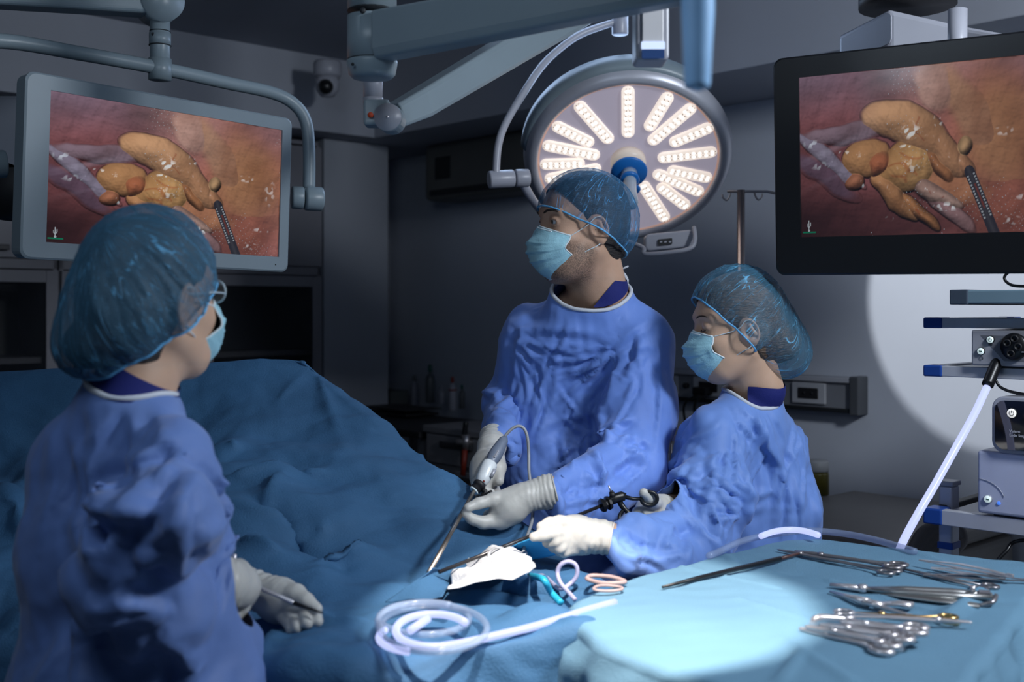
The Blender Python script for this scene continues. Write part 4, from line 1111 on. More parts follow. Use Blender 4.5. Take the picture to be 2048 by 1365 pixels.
def person(label, f, fem, skin, body, gown, gm, neck, cuffs, hem, seed, slope, cap_fn, cap_clip, hair_fn, hair_clip, hairm, capm, V_neck, h_gown=.0115, grow=1.05, gpert=.006, creases=(), gloves=(), mh=1., capdisp=.004, fans=(), ca=1.):
    root_loc = V3(f.o[0], f.o[1], 0)
    gsdf = lambda p: multi(p, gown)
    bsdf = lambda p: multi(p, body)
    full = lambda p: smin(head_sdf(p, f, fem), bsdf(p), .03)
    zc = neck[0][2] + .012
    # body: fine head and neck, coarser trunk under the gown, one object
    lo = f.o - .17; hi = f.o + .17; lo[2] = zc - .06
    Vh, Fh = surfnet(full, lo, hi, .0026)
    m_ = head_sdf(Vh, f, fem, False)
    (Vh, Fh), _ = clip(Vh, Fh, np.minimum(Vh[:, 2] - zc, .165 - np.linalg.norm((Vh - f.o) * V3(1, 1, .0), axis=1)), False)
    lo, hi = bounds(body, .03); hi[2] = zc + .06
    Vb, Fb = surfnet(full, lo, hi, .011)
    (Vb, Fb), _ = clip(Vb, Fb, (zc + .004) - Vb[:, 2], False)
    root = mk('person', join((Vh, Fh), (Vb, Fb)), skin)
    tag(root, label, 'person')
    if not fem:
        A = np.array([v.co[:] for v in root.data.vertices]); q = f.l(A)
        st = np.clip((-.028 - q[:, 2] + .25 * np.clip(q[:, 0] - .03, -.02, .1)) / .02, 0, 1) * np.clip((q[:, 0] + .012) / .02, 0, 1) * np.clip((q[:, 2] + .150) / .04, 0, 1)
        at_ = root.data.attributes.new('stubble', 'FLOAT', 'POINT'); at_.data.foreach_set('value', st.astype('f'))
    for s in (-1, 1):
        c = f.w((.0728, s * .032, .010)); e = mk('eyeball', lathe([(.012 * math.sin(t), -.012 * math.cos(t)) for t in np.linspace(.05, PI - .05, 14)], c, f.R[:, 0], 24), M_eye, root)
        g = nrm(f.R[:, 0] + f.R[:, 1] * 0 + f.R[:, 2] * (-.05 if not fem else -.45))
        mk('iris', lathe([(.0062, .0105), (.004, .0118), (.0005, .0122)], c, g, 20), M_iris, e)
        bp = [f.w((.0905, s * .012, .029)), f.w((.088, s * .026, .0345)), f.w((.079, s * .040, .0335)), f.w((.068, s * .050, .027))]
        bp = [b_ + f.R[:, 0] * .0022 * f.s + f.R[:, 1] * s * .0016 for b_ in bp]
        bw = mk('eyebrow', tube(spline(bp, 5), [.0020] + [.0046 if not fem else .0030] * 14 + [.001], 8, flat=.5), M_brown, root)
        if fem:
            mk('eyelashes', tube(spline([f.w((.0865, s * .022, .003)), f.w((.0905, s * .032, -.0005)), f.w((.083, s * .045, .002))], 5), .0012, 6), M_brown, root)
    # hair, cap
    hs = lambda p: hair_fn(f.l(p))
    lo = f.o - .24; hi = f.o + .24
    V, F = surfnet(hs, lo, hi, .006)
    V = V + normals(V, F) * (noise(f.l(V), 55, seed, 2, aniso=(1, 1, .25)) * .0012)[:, None]
    (V, F), _ = clip(V, F, hair_clip(f.l(V)), False)
    mk('hair', (V, F), hairm, root)
    cs = lambda p: smin(cap_fn(f.l(p)), np.minimum(ell(f.l(p), (-.008, .072, -.008), (.036, .026, .044)), ell(f.l(p), (-.008, -.072, -.008), (.036, .026, .044))), .02)
    V, F = surfnet(cs, lo, hi, .006)
    q = f.l(V); edge = cap_clip(q)
    cu, th = cap_coords(q, slope)
    fold = noise(cu, 6, seed + 3, 3, aniso=(1, 1, .25), ridged=True)
    V = V + normals(V, F) * ((fold - .6) * capdisp * np.clip(th / 1.2, .15, 1))[:, None]
    (V, F), L = clip(V, F, edge)
    co = mk('surgical_cap', (V, F), capm, root); add_uv(co, f, slope)
    if L: mk('elastic_edge', tube(smooth_loop(L[0], 4, 2), .0022, 6, closed=True), mat('cap_edge', (.12, .40, .70), .6), co)
    make_mask(f, root, mh, 1.08 if not fem else 1.04, 72 if not fem else 56, .026 if not fem else .016)
    # gown: grown sheet settled on the body
    lo, hi = bounds(gown, .04); lo[2] = max(lo[2], .3)
    V0, F0 = surfnet(gsdf, lo, hi, h_gown)
    q0 = (V0 - neck[0]) @ frame_z(neck[2]); sn = np.linalg.norm(q0 / np.array(neck[1]), axis=1) - 1
    sn = sn * min(neck[1])
    s = sn.copy()
    for c, d, rad in cuffs:
        dd = (V0 - c) @ nrm(d); s = np.minimum(s, np.maximum(-dd, np.linalg.norm(V0 - c, axis=1) - rad))
    s = np.minimum(s, V0[:, 2] - hem)
    pin = np.clip(1 - s / .03, 0, 1)
    def score(P):
        q0 = (P - neck[0]) @ frame_z(neck[2]); s = (np.linalg.norm(q0 / np.array(neck[1]), axis=1) - 1) * min(neck[1])
        for c, d, rad in cuffs:
            dd = (P - c) @ nrm(d); s = np.minimum(s, np.maximum(-dd, np.linalg.norm(P - c, axis=1) - rad))
        return np.minimum(s, P[:, 2] - hem)
    pert = crumple(V0, 7, seed, 6, (1, 1, .6)) * gpert
    V = pbd(V0, F0, grow, 70, pin, lambda p: full(p), .008, .0006, .015, .003, pert)
    V1, F1 = subdiv(V, F0, 1); S0, _ = subdiv(V0, F0, 1)
    s1 = score(S0); pin1 = np.clip(1 - s1 / .012, 0, 1)
    arm = np.clip(1.2 - np.min([np.linalg.norm(S0 - c[0], axis=1) for c in cuffs], 0) / .30, .30, 1)
    V1 = V1 + normals(V1, F1) * ((crumple(S0, 9, seed + 70, 9, (1, 1, .7), .12) * .05 * arm * ca + crumple(S0, 5, seed + 75, 5, (1, 1, .5), .15) * .03 * ca) * (1 - pin1))[:, None]
    V1 = pbd(V1, F1, 1.01, 8, pin1, None, 0, .0001, .0, 0)
    V1 = V1 + normals(V1, F1) * ((crumple(S0, 22, seed + 90, 9, (1, 1, .6), .1) * .007 * (.3 + arm)) * (1 - pin1))[:, None]
    N = normals(V1, F1); front = np.clip(-N[:, 1] * 2.5 + .3, 0, 1) * (1 - pin1); disp = np.zeros(len(V1)); P2 = V1[:, [0, 2]]
    def crease(a, b, w, d):
        ab = b - a; LL = ab @ ab; t = ((P2 - a) @ ab) / LL; m = (t > -.05) & (t < 1.05)
        q = P2[m] - a; sD = (q[:, 0] * ab[1] - q[:, 1] * ab[0]) / LL ** .5; tt = np.clip(t[m], 0, 1)
        sD = sD + .10 * LL ** .5 * np.sin(PI * tt) * (.5 if d > 0 else -.5)
        env = np.sin(PI * np.clip(tt, .0, 1)) ** .5
        disp[m] += env * d * (np.exp(-np.abs(sD) / w) - .65 * np.exp(-((sD - 1.9 * w) / (1.1 * w)) ** 2))
    for a, b, wd, dp in creases: crease(a[[0, 2]], b[[0, 2]], wd, dp)
    rr = np.random.RandomState(seed)
    for (px, py, Y, a0, a1, n, l0, l1, w_, d_) in fans:
        c = at(px, py, Y)[[0, 2]]
        for k in range(n):
            an = math.radians(a0 + (a1 - a0) * (k + .8 * rr.rand()) / n); l = l0 + (l1 - l0) * rr.rand(); dv = V3(math.cos(an), math.sin(an), 0)[:2]
            s0 = c + dv * .012 + rr.randn(2) * .012; an2 = an + rr.randn() * .12; dv = V3(math.cos(an2), math.sin(an2), 0)[:2]
            k_ = .6 + .8 * rr.rand(); crease(s0, s0 + dv * l, w_ * k_, d_ * k_)
    V1 = V1 + N * (disp * front)[:, None]
    for _ in range(2):
        sd = full(V1) - .003; m = (sd < 0) & (s1 > .025); P = V1[m]; e = .004
        if m.any():
            G = np.stack([full(P + e * np.eye(3)[j]) - full(P) for j in range(3)], 1) / e; V1[m] -= G * sd[m][:, None]
    (V, F), L = clip(V1, F1, s1)
    go = mk('surgical_gown', (V, F), gm, root, solid=.0015)
    L = sorted([l for l in L if len(l) > 20], key=lambda l: np.linalg.norm(l.mean(0) - neck[0]))
    if L: print('neck loop', label[:20], len(L[0]), L[0].mean(0) - neck[0]); mk('neck_binding', tube(smooth_loop(L[0], 8, 3), .0050, 8, closed=True), M_bind, go)
    # navy scrub top inside the neck opening
    us = lambda p: smin(full(p) - .003, gsdf(p) + .004, .01)
    lo = neck[0] - .22; hi = neck[0] + .22
    V, F = surfnet(us, lo, hi, .005)
    V_s = -(((np.linalg.norm(((V - neck[0]) @ frame_z(neck[2])) / np.array(neck[1]), axis=1) - 1) * min(neck[1])) + (.004 if not fem else -.005))
    (V, F), _ = clip(V, F, np.minimum(V_neck(V), V_s), False)
    if len(F): mk('scrub_top', (V, F), M_navy, root)
    for k, (chains, kk, h, cuff) in enumerate(gloves):
        V, F = surfnet(lambda p: multi(p, chains) if not callable(chains) else chains(p), *bounds(chains, .01), h)
        N = normals(V, F)
        D = np.linalg.norm(V - cuff[0], axis=1)
        ax_ = (V - cuff[0]) @ nrm(cuff[1] - cuff[0])
        wr = (np.sin(ax_ * 520 + 3 * noise(V, 30, k + seed, 2)) * .0011 + noise(V, 60, k + 4, 2) * .0008) * np.exp(-(ax_ / .05) ** 2) * (ax_ > -.02)
        V = V + N * (wr + noise(V, 120, k + 8, 2) * .00025)[:, None]
        sc = np.maximum(ax_, D - .1)
        (V, F), L = clip(V, F, ax_)
        g = mk('glove', (V, F), M_glove, root, solid=.0008)
        if L and len(L[0]) > 10: mk('rolled_cuff', tube(smooth_loop(L[0], 3, 2), .0019, 6, closed=True), M_glove, g)
    return root


def Z(x0, y0, sc):   # crop coordinates -> photo pixels -> space
    return lambda x, y, Y: at(x0 + x / sc, y0 + y / sc, Y)


z2 = Z(880, 820, 4.014)      # hands crop
z3 = Z(400, 1060, 5.933)     # left nurse hands crop

# ================= the tall surgeon =================
fm = Frame(at(1163, 455, 2.71), (-.94, -.34, -.02), (0, 0, 1), 1.08)
Ym = 2.80
body = [([at(1180, 575, 2.74), at(1165, 660, 2.82), at(1160, 800, 2.84), at(1155, 1100, 2.84)], [.050, .070, .095, .11], .08),
        ([at(1175, 625, 2.80), at(1068, 652, 2.82)], [.045, .048], .04), ([at(1175, 625, 2.80), at(1265, 660, 2.78)], [.045, .048], .04),
        ([at(1275, 665, 2.76), at(1272, 890, 2.62), at(1070, 995, 2.345)], [.052, .042, .019], .02),
        ([at(1058, 665, 2.82), at(1016, 800, 2.84), at(984, 900, 2.61)], [.048, .038, .019], .02),
        ([at(1105, 1100, 2.85), V3(.06, 2.86, .48), V3(.05, 2.90, .08)], [.085, .06, .045], .05), ([at(1210, 1100, 2.85), V3(.26, 2.86, .48), V3(.27, 2.90, .08)], [.085, .06, .045], .05),
        ([V3(.05, 2.90, .05), V3(.03, 2.74, .045)], [.045, .035], .03), ([V3(.27, 2.90, .05), V3(.29, 2.74, .045)], [.045, .035], .03)]
gown = [([at(1098, 668, 2.82), at(1090, 900, 2.84), at(1085, 1120, 2.84)], [.095, .115, .13], .07),
        ([at(1225, 668, 2.80), at(1222, 900, 2.84), at(1215, 1120, 2.84)], [.105, .125, .14], .07),
        ([at(1166, 628, 2.765), at(1080, 648, 2.80)], [.088, .080], .05), ([at(1182, 626, 2.765), at(1268, 654, 2.76)], [.090, .086], .05),
        ([at(1274, 668, 2.76), at(1282, 790, 2.70), at(1268, 905, 2.62)], [.080, .082, .080], .035),
        ([at(1262, 905, 2.60), at(1190, 955, 2.50), at(1125, 980, 2.40), at(1088, 992, 2.355)], [.070, .062, .034, .028], .03),
        ([at(1058, 672, 2.82), at(1022, 775, 2.86), at(1012, 815, 2.80)], [.070, .060, .050], .03),
        ([at(1012, 812, 2.80), at(990, 872, 2.68), at(985, 905, 2.62)], [.046, .031, .027], .02),
        ([at(1085, 1120, 2.84), V3(.10, 2.86, .25)], [.13, .17], .1), ([at(1215, 1120, 2.84), V3(.24, 2.86, .25)], [.14, .17], .1)]


def cap_man(q):
    d = ell(q, (-.014, 0, .036), (.110, .086, .094)); d = smin(d, ell(q, (-.05, 0, -.01), (.068, .078, .072)), .05); return d


Mneck = at(1180, 570, 2.72)
cut_l, cut_r = at(1098, 989, 2.365), at(988, 888, 2.65)
cl = lambda px0, py0, Y0, px1, py1, Y1, w_=.008, d_=.010: (at(px0, py0, Y0), at(px1, py1, Y1), w_, d_)
cre = [cl(1220, 700, 2.68, 1100, 820, 2.68, .010, .008), cl(1235, 730, 2.66, 1130, 830, 2.66, .008, .007), cl(1045, 655, 2.74, 1035, 700, 2.72, .010, .008), cl(1010, 665, 2.75, 1210, 672, 2.68, .010, .008),
       cl(1032, 670, 2.72, 1012, 830, 2.7, .009, .006), cl(1090, 700, 2.70, 1060, 880, 2.68, .010, .006), cl(1245, 700, 2.66, 1205, 830, 2.66, .011, .012), cl(1205, 830, 2.66, 1208, 890, 2.66, .010, .012),
       cl(1230, 700, 2.67, 1300, 640, 2.68, .009, .008), cl(1225, 720, 2.65, 1310, 690, 2.64, .009, .006), cl(1310, 650, 2.66, 1310, 900, 2.58, .006, .006), cl(1200, 870, 2.6, 1270, 840, 2.56, .010, .010),
       cl(1205, 880, 2.55, 1285, 890, 2.52, .010, .010), cl(1130, 900, 2.5, 1150, 990, 2.4, .008, .008), cl(1180, 900, 2.45, 1210, 980, 2.42, .010, .008), cl(1215, 890, 2.5, 1300, 930, 2.52, .010, .010),
       cl(1080, 860, 2.7, 1200, 830, 2.68, .010, .007), cl(1000, 775, 2.8, 965, 790, 2.8, .010, .010), cl(965, 790, 2.78, 1000, 800, 2.76, .008, .008), cl(1060, 720, 2.7, 1150, 690, 2.68, .006, .005),
       cl(1140, 640, 2.68, 1090, 760, 2.68, .007, .005), cl(1115, 740, 2.68, 1080, 870, 2.68, .006, .005), cl(1270, 760, 2.62, 1250, 800, 2.62, .006, .006), cl(1290, 740, 2.62, 1280, 800, 2.62, .006, .005)]
# left hand (picture right) pinching the scope, seen on its back; right hand wraps the camera head
gl1 = [([z2(1060, 615, 2.37), z2(860, 660, 2.365), z2(700, 700, 2.35), z2(620, 730, 2.345)], [.0335, .031, .026, .027], .02),
       ([z2(620, 725, 2.345), z2(540, 785, 2.338), z2(480, 860, 2.335)], [.027, .029, .022], .016),
       ([z2(570, 800, 2.345), z2(495, 855, 2.345)], [.031, .025], .016),
       ([z2(580, 700, 2.34), z2(430, 722, 2.325), z2(310, 752, 2.31), z2(222, 788, 2.295)], [.020, .0135, .0108, .0085], .006),     # thumb
       ([z2(460, 890, 2.33), z2(340, 906, 2.315), z2(250, 876, 2.305), z2(203, 832, 2.298)], [.0165, .0120, .0100, .0080], .005),  # index
       ([z2(470, 885, 2.355), z2(360, 912, 2.35), z2(275, 890, 2.34), z2(228, 848, 2.328)], [.0165, .0120, .0100, .0080], .005),  # middle
       ([z2(480, 870, 2.37), z2(395, 880, 2.385), z2(385, 845, 2.37), z2(425, 815, 2.35)], [.0150, .0105, .009, .0075], .004),      # ring, curled in
       ([z2(500, 850, 2.385), z2(450, 840, 2.395), z2(440, 810, 2.385), z2(455, 795, 2.37)], [.0140, .0100, .0085, .0075], .004)]      # little, curled in
gl2 = [([z2(432, 90, 2.74), z2(415, 300, 2.62), z2(400, 380, 2.58)], [.032, .0285, .025], .02),
       ([z2(400, 380, 2.58), z2(380, 470, 2.545), z2(350, 560, 2.52)], [.026, .034, .030], .025),
       ([z2(450, 380, 2.56), z2(475, 460, 2.53), z2(470, 570, 2.50)], [.018, .0135, .0115], .01),       # thumb, hanging at the right
       ([z2(340, 560, 2.51), z2(300, 590, 2.47), z2(320, 640, 2.44), z2(370, 650, 2.435)], [.015, .012, .010, .009], .006),
       ([z2(370, 600, 2.52), z2(330, 660, 2.48), z2(370, 690, 2.45), z2(410, 670, 2.44)], [.015, .012, .010, .009], .006),
       ([z2(400, 600, 2.53), z2(300, 680, 2.49), z2(290, 715, 2.465), z2(300, 735, 2.45)], [.014, .011, .010, .009], .006),
       ([z2(420, 590, 2.54), z2(440, 660, 2.52), z2(450, 700, 2.50), z2(420, 720, 2.48)], [.014, .012, .010, .009], .006)]


def vneck_m(V):
    q = V - Mneck   # open V at the throat, collar standing at sides and back
    return np.maximum(np.abs(q[:, 0] + .028) * 1.1 - .052 - (q[:, 2] + .035) * .9, q[:, 1] - .02) - np.maximum(q[:, 2] - .02, 0) * 3


# fans of drawn folds: px, py, depth, angles (0 right, 90 up), count, length range, width, height
FM = [(1240, 695, 2.68, 175, 262, 17, .07, .22, .0045, .0042), (1030, 672, 2.72, -75, 8, 9, .06, .18, .0045, .0035), (1205, 885, 2.6, -10, 120, 10, .04, .12, .005, .006), (1205, 885, 2.6, 130, 250, 7, .05, .14, .005, .005),
      (1120, 720, 2.7, 228, 262, 9, .08, .22, .0045, .0035), (1060, 760, 2.7, 240, 262, 6, .08, .2, .0045, .003), (1180, 790, 2.68, 235, 262, 7, .08, .2, .0045, .003), (1290, 660, 2.66, 200, 290, 8, .06, .16, .005, .004), (1270, 750, 2.64, 60, 150, 5, .03, .06, .004, .0035),
      (1110, 985, 2.4, 0, 60, 8, .05, .12, .005, .006), (1200, 960, 2.45, 20, 160, 8, .04, .1, .006, .008), (1290, 900, 2.55, 150, 230, 6, .05, .1, .006, .008), (980, 810, 2.8, -40, 60, 6, .03, .07, .004, .004), (1120, 1080, 2.7, 40, 140, 8, .06, .16, .006, .006),
      (1250, 590, 2.74, 190, 250, 6, .05, .12, .004, .003)]
man = person('tall male surgeon with stubble in blue gown, cap and mask, looking left', fm, False, M_skin, body, gown, M_gown,
             (Mneck, (.100, .093, .050), nrm(V3(.05, -.50, 1))), [(cut_l, V3(-.93, -.35, -.1), .07), (cut_r, V3(-.1, -.6, -.8), .06)], .30, 11, .58,
             cap_man, lambda q: q[:, 2] - (.046 + (q[:, 0] - .095) * .58), lambda q: cranium(q, .0035),
             lambda q: q[:, 2] - (.052 + 1.25 * (q[:, 0] - .050)), M_hair, M_cap, vneck_m, .0112, 1.050, .006, cre,
             [(gl1, 0, .0028, (z2(925, 645, 2.36), z2(840, 665, 2.36))), (gl2, 0, .0030, (z2(425, 225, 2.67), z2(415, 300, 2.62)))], 1.0, .004, FM)

# ================= the female surgeon on the right =================
fw = Frame(at(1472, 655, 2.60), (-.985, -.10, -.10), (0, 0, 1), 1.0)
body = [([at(1500, 770, 2.62), at(1500, 850, 2.67), at(1490, 1000, 2.68), at(1490, 1150, 2.68)], [.042, .060, .085, .095], .06),
        ([at(1500, 830, 2.65), at(1545, 860, 2.67)], [.040, .042], .04), ([at(1500, 830, 2.65), at(1440, 865, 2.58)], [.040, .042], .04),
        ([at(1430, 865, 2.54), at(1420, 1040, 2.46), at(1190, 1074, 2.23)], [.045, .035, .018], .02),
        ([at(1400, 865, 2.64), at(1370, 990, 2.58), at(1325, 1012, 2.45)], [.04, .030, .018], .02),
        ([at(1465, 1150, 2.70), V3(.48, 2.72, .46), V3(.48, 2.76, .08)], [.08, .055, .04], .05), ([at(1530, 1150, 2.70), V3(.62, 2.72, .46), V3(.64, 2.76, .08)], [.08, .055, .04], .05),
        ([V3(.48, 2.76, .05), V3(.40, 2.66, .045)], [.04, .032], .03), ([V3(.64, 2.76, .05), V3(.57, 2.65, .045)], [.04, .032], .03)]
gown = [([at(1465, 870, 2.66), at(1468, 980, 2.68), at(1475, 1140, 2.68)], [.085, .110, .125], .07),
        ([at(1530, 870, 2.68), at(1545, 980, 2.70), at(1548, 1140, 2.72)], [.080, .098, .110], .07),
        ([at(1494, 815, 2.63), at(1440, 862, 2.58)], [.055, .070], .06), ([at(1500, 815, 2.64), at(1553, 860, 2.68)], [.052, .058], .05),
        ([at(1437, 872, 2.55), at(1415, 950, 2.50), at(1400, 1040, 2.44)], [.070, .080, .078], .04),
        ([at(1395, 1050, 2.42), at(1330, 1085, 2.34), at(1245, 1080, 2.24), at(1198, 1076, 2.232)], [.068, .056, .032, .024], .03),
        ([at(1405, 880, 2.64), at(1376, 985, 2.60), at(1345, 1003, 2.49), at(1322, 1014, 2.44)], [.055, .050, .030, .023], .03),
        ([at(1475, 1140, 2.68), V3(.52, 2.74, .25)], [.125, .15], .1), ([at(1548, 1140, 2.72), V3(.62, 2.76, .25)], [.11, .14], .1)]


def cap_woman(q):
    d = ell(q, (-.010, 0, .052), (.104, .092, .090)); d = smin(d, ell(q, (-.085, 0, -.035), (.066, .070, .068)), .07)
    d = smin(d, ell(q, (-.112, 0, -.078), (.050, .055, .048)), .05); return d


def hair_woman(q):
    d = cranium(q, .005); d = smin(d, ell(q, (-.105, 0, -.045), (.044, .044, .044)), .03); return d


Wneck = at(1508, 785, 2.62)
gw1 = [([z2(1490, 1060, 2.23), z2(1280, 1020, 2.235), z2(1180, 1010, 2.235)], [.031, .028, .0245], .02),
       ([z2(1170, 1000, 2.235), z2(1080, 980, 2.225), z2(1010, 960, 2.22)], [.027, .029, .022], .02),
       ([z2(1120, 1040, 2.23), z2(1040, 1060, 2.225)], [.029, .025], .02),
       ([z2(1060, 930, 2.215), z2(960, 905, 2.20), z2(880, 918, 2.185), z2(815, 940, 2.175)], [.018, .0125, .0115, .0095], .008),   # thumb above the shaft
       ([z2(1010, 990, 2.205), z2(920, 990, 2.185), z2(830, 1010, 2.17), z2(752, 1022, 2.165)], [.0155, .0125, .0105, .0085], .007),  # index
       ([z2(1020, 1040, 2.205), z2(930, 1052, 2.185), z2(870, 1062, 2.19), z2(900, 1040, 2.21)], [.0155, .012, .0105, .009], .006),
       ([z2(1040, 1080, 2.21), z2(960, 1105, 2.19), z2(915, 1100, 2.20), z2(950, 1070, 2.22)], [.0145, .0115, .010, .009], .006),
       ([z2(1070, 1110, 2.215), z2(1000, 1140, 2.20), z2(962, 1132, 2.21), z2(990, 1105, 2.225)], [.0135, .0105, .0095, .0085], .006)]
gw2 = [([z2(1960, 780, 2.56), z2(1790, 800, 2.45)], [.029, .026], .02),
       ([z2(1780, 790, 2.44), z2(1700, 810, 2.42), z2(1660, 850, 2.41)], [.027, .031, .025], .02),
       ([z2(1770, 770, 2.42), z2(1720, 740, 2.385), z2(1680, 710, 2.36), z2(1635, 670, 2.345)], [.016, .014, .0125, .0095], .006),
       ([z2(1680, 820, 2.40), z2(1590, 830, 2.38), z2(1560, 880, 2.36), z2(1620, 935, 2.355)], [.015, .012, .0105, .0085], .006),
       ([z2(1680, 860, 2.40), z2(1610, 870, 2.375), z2(1640, 940, 2.35), z2(1740, 920, 2.35)], [.015, .012, .0105, .009], .005),
       ([z2(1700, 880, 2.41), z2(1640, 920, 2.39), z2(1680, 985, 2.37), z2(1750, 990, 2.37)], [.014, .0115, .010, .009], .005),
       ([z2(1710, 850, 2.43), z2(1660, 950, 2.41), z2(1700, 1000, 2.39), z2(1760, 1020, 2.39)], [.013, .0105, .0095, .0085], .005)]
creW = [cl(1480, 830, 2.58, 1560, 960, 2.6, .012, .010), cl(1500, 830, 2.58, 1530, 900, 2.6, .008, .008), cl(1470, 835, 2.52, 1490, 870, 2.55, .006, .006), cl(1430, 900, 2.46, 1400, 1040, 2.38, .010, .010),
        cl(1445, 900, 2.46, 1490, 990, 2.52, .010, .009), cl(1540, 880, 2.6, 1550, 1060, 2.6, .012, .012), cl(1590, 860, 2.64, 1575, 1060, 2.62, .014, .012), cl(1350, 960, 2.42, 1430, 920, 2.46, .009, .008),
        cl(1420, 980, 2.4, 1425, 1100, 2.38, .008, .008), cl(1480, 960, 2.5, 1480, 1060, 2.5, .010, .010), cl(1340, 1050, 2.3, 1320, 1110, 2.28, .008, .008), cl(1380, 1080, 2.32, 1350, 1140, 2.3, .008, .008),
        cl(1290, 1060, 2.25, 1290, 1110, 2.25, .006, .006), cl(1500, 1010, 2.5, 1560, 990, 2.52, .008, .008), cl(1600, 900, 2.66, 1625, 1050, 2.66, .010, .010)]


def vneck_w(V):
    q = V - Wneck
    return (q[:, 0] * .8 + .020) - np.maximum(q[:, 2] - .026 - q[:, 0] * .2, 0) * 3


FW = [(1462, 830, 2.54, 215, 320, 14, .06, .2, .0045, .004), (1512, 815, 2.6, 250, 300, 8, .08, .2, .005, .005), (1490, 1000, 2.5, 60, 200, 12, .04, .12, .005, .006), (1400, 960, 2.44, -60, 60, 8, .05, .12, .005, .005),
      (1560, 900, 2.66, 255, 285, 8, .08, .22, .006, .007), (1235, 1080, 2.24, -40, 50, 9, .03, .09, .0045, .006), (1380, 1080, 2.33, 100, 200, 8, .04, .1, .006, .007), (1345, 960, 2.5, -30, 60, 6, .04, .09, .005, .005), (1600, 830, 2.68, 240, 275, 5, .08, .2, .005, .006), (1440, 1100, 2.38, 60, 130, 7, .05, .12, .006, .007)]
wom = person('female surgeon in profile in blue gown, cap and mask, looking down at the field', fw, True, M_skinw, body, gown, M_gown2,
             (Wneck, (.072, .070, .034), nrm(V3(-.05, -.22, 1))), [(at(1212, 1077, 2.233), V3(-.98, -.1, 0), .06), (at(1332, 1006, 2.46), V3(-.7, -.7, 0), .06)], .30, 23, 1.22,
             cap_woman, lambda q: q[:, 2] - (.010 + (q[:, 0] - .034) * 1.22), hair_woman,
             lambda q: np.where(q[:, 0] < -.05, .02, q[:, 2] - (.018 + 1.15 * (q[:, 0] - .036))), M_hairb, M_cap2, vneck_w, .0112, 1.055, .006, creW,
             [(gw1, 0, .0027, (z2(1372, 1038, 2.232), z2(1280, 1020, 2.235))), (gw2, 0, .0027, (z2(1850, 792, 2.49), z2(1790, 800, 2.45)))], 1.0, .005, FW)

# ================= the nurse in the foreground, seen from behind =================
fn = Frame(at(303, 598, 1.70), (.52, .85, .03), (0, 0, 1), 1.0)
body = [([at(290, 765, 1.68), at(265, 880, 1.69), at(245, 1100, 1.69), at(250, 1400, 1.68)], [.042, .060, .085, .10], .05),
        ([at(265, 850, 1.70), at(170, 885, 1.75)], [.036, .038], .03), ([at(280, 850, 1.68), at(350, 905, 1.60)], [.036, .034], .03),
        ([at(350, 912, 1.59), at(240, 1115, 1.52), at(470, 1172, 1.70)], [.046, .036, .018], .02),
        ([at(165, 890, 1.78), at(250, 1100, 1.86), at(520, 1180, 1.825)], [.045, .034, .018], .02),
        ([at(200, 1400, 1.68), V3(-.62, 1.68, .44), V3(-.64, 1.66, .08)], [.085, .055, .04], .05), ([at(330, 1400, 1.64), V3(-.50, 1.60, .44), V3(-.50, 1.58, .08)], [.085, .055, .04], .05),
        ([V3(-.64, 1.66, .05), V3(-.56, 1.75, .045)], [.04, .032], .03), ([V3(-.50, 1.58, .05), V3(-.42, 1.67, .045)], [.04, .032], .03)]
gown = [([at(205, 895, 1.72), at(205, 1060, 1.72), at(215, 1380, 1.72)], [.086, .104, .122], .07),
        ([at(305, 925, 1.66), at(305, 1060, 1.66), at(322, 1400, 1.64)], [.080, .102, .128], .05),
        ([at(240, 806, 1.68), at(160, 868, 1.74)], [.058, .066], .06), ([at(268, 836, 1.68), at(352, 896, 1.62)], [.052, .050], .04),
        ([at(356, 902, 1.60), at(335, 985, 1.50), at(235, 1100, 1.50)], [.050, .058, .058], .04),
        ([at(235, 1110, 1.50), at(330, 1168, 1.55), at(410, 1172, 1.63), at(462, 1173, 1.69)], [.060, .056, .040, .028], .035),
        ([at(205, 1380, 1.72), V3(-.62, 1.70, .25)], [.125, .15], .1), ([at(320, 1400, 1.64), V3(-.52, 1.60, .25)], [.128, .15], .1)]


def cap_nurse(q):
    d = ell(q, (-.008, 0, .034), (.104, .091, .106)); d = smin(d, ell(q, (-.074, .0, -.034), (.062, .072, .066)), .06)
    d = smin(d, ell(q, (-.100, .020, -.066), (.040, .05, .042)), .03); return d


def hair_nurse(q):
    d = cranium(q, .003); d = smin(d, ell(q, (-.05, 0, -.055), (.055, .055, .05)), .03); d = smin(d, ell(q, (-.098, .020, -.064), (.034, .042, .034)), .02); return d


Nneck = at(258, 748, 1.675)
gn1 = [([at(372, 1166, 1.60), at(440, 1170, 1.66), at(468, 1172, 1.70)], [.037, .037, .033], .02),
       ([at(462, 1172, 1.70), at(484, 1175, 1.73)], [.033, .028], .02),
       ([at(470, 1150, 1.71), at(494, 1160, 1.74), at(494, 1184, 1.73), at(480, 1192, 1.72)], [.015, .012, .0105, .009], .008),
       ([at(466, 1180, 1.71), at(490, 1196, 1.73), at(482, 1216, 1.72), at(466, 1216, 1.71)], [.015, .012, .0105, .009], .008),
       ([at(458, 1195, 1.70), at(478, 1215, 1.72), at(466, 1234, 1.71), at(454, 1228, 1.70)], [.015, .011, .010, .009], .008),
       ([at(450, 1205, 1.69), at(462, 1228, 1.70), at(452, 1244, 1.70), at(444, 1234, 1.69)], [.013, .010, .009, .008], .008),
       ([at(455, 1150, 1.70), at(478, 1138, 1.72), at(492, 1146, 1.73)], [.014, .012, .009], .008)]
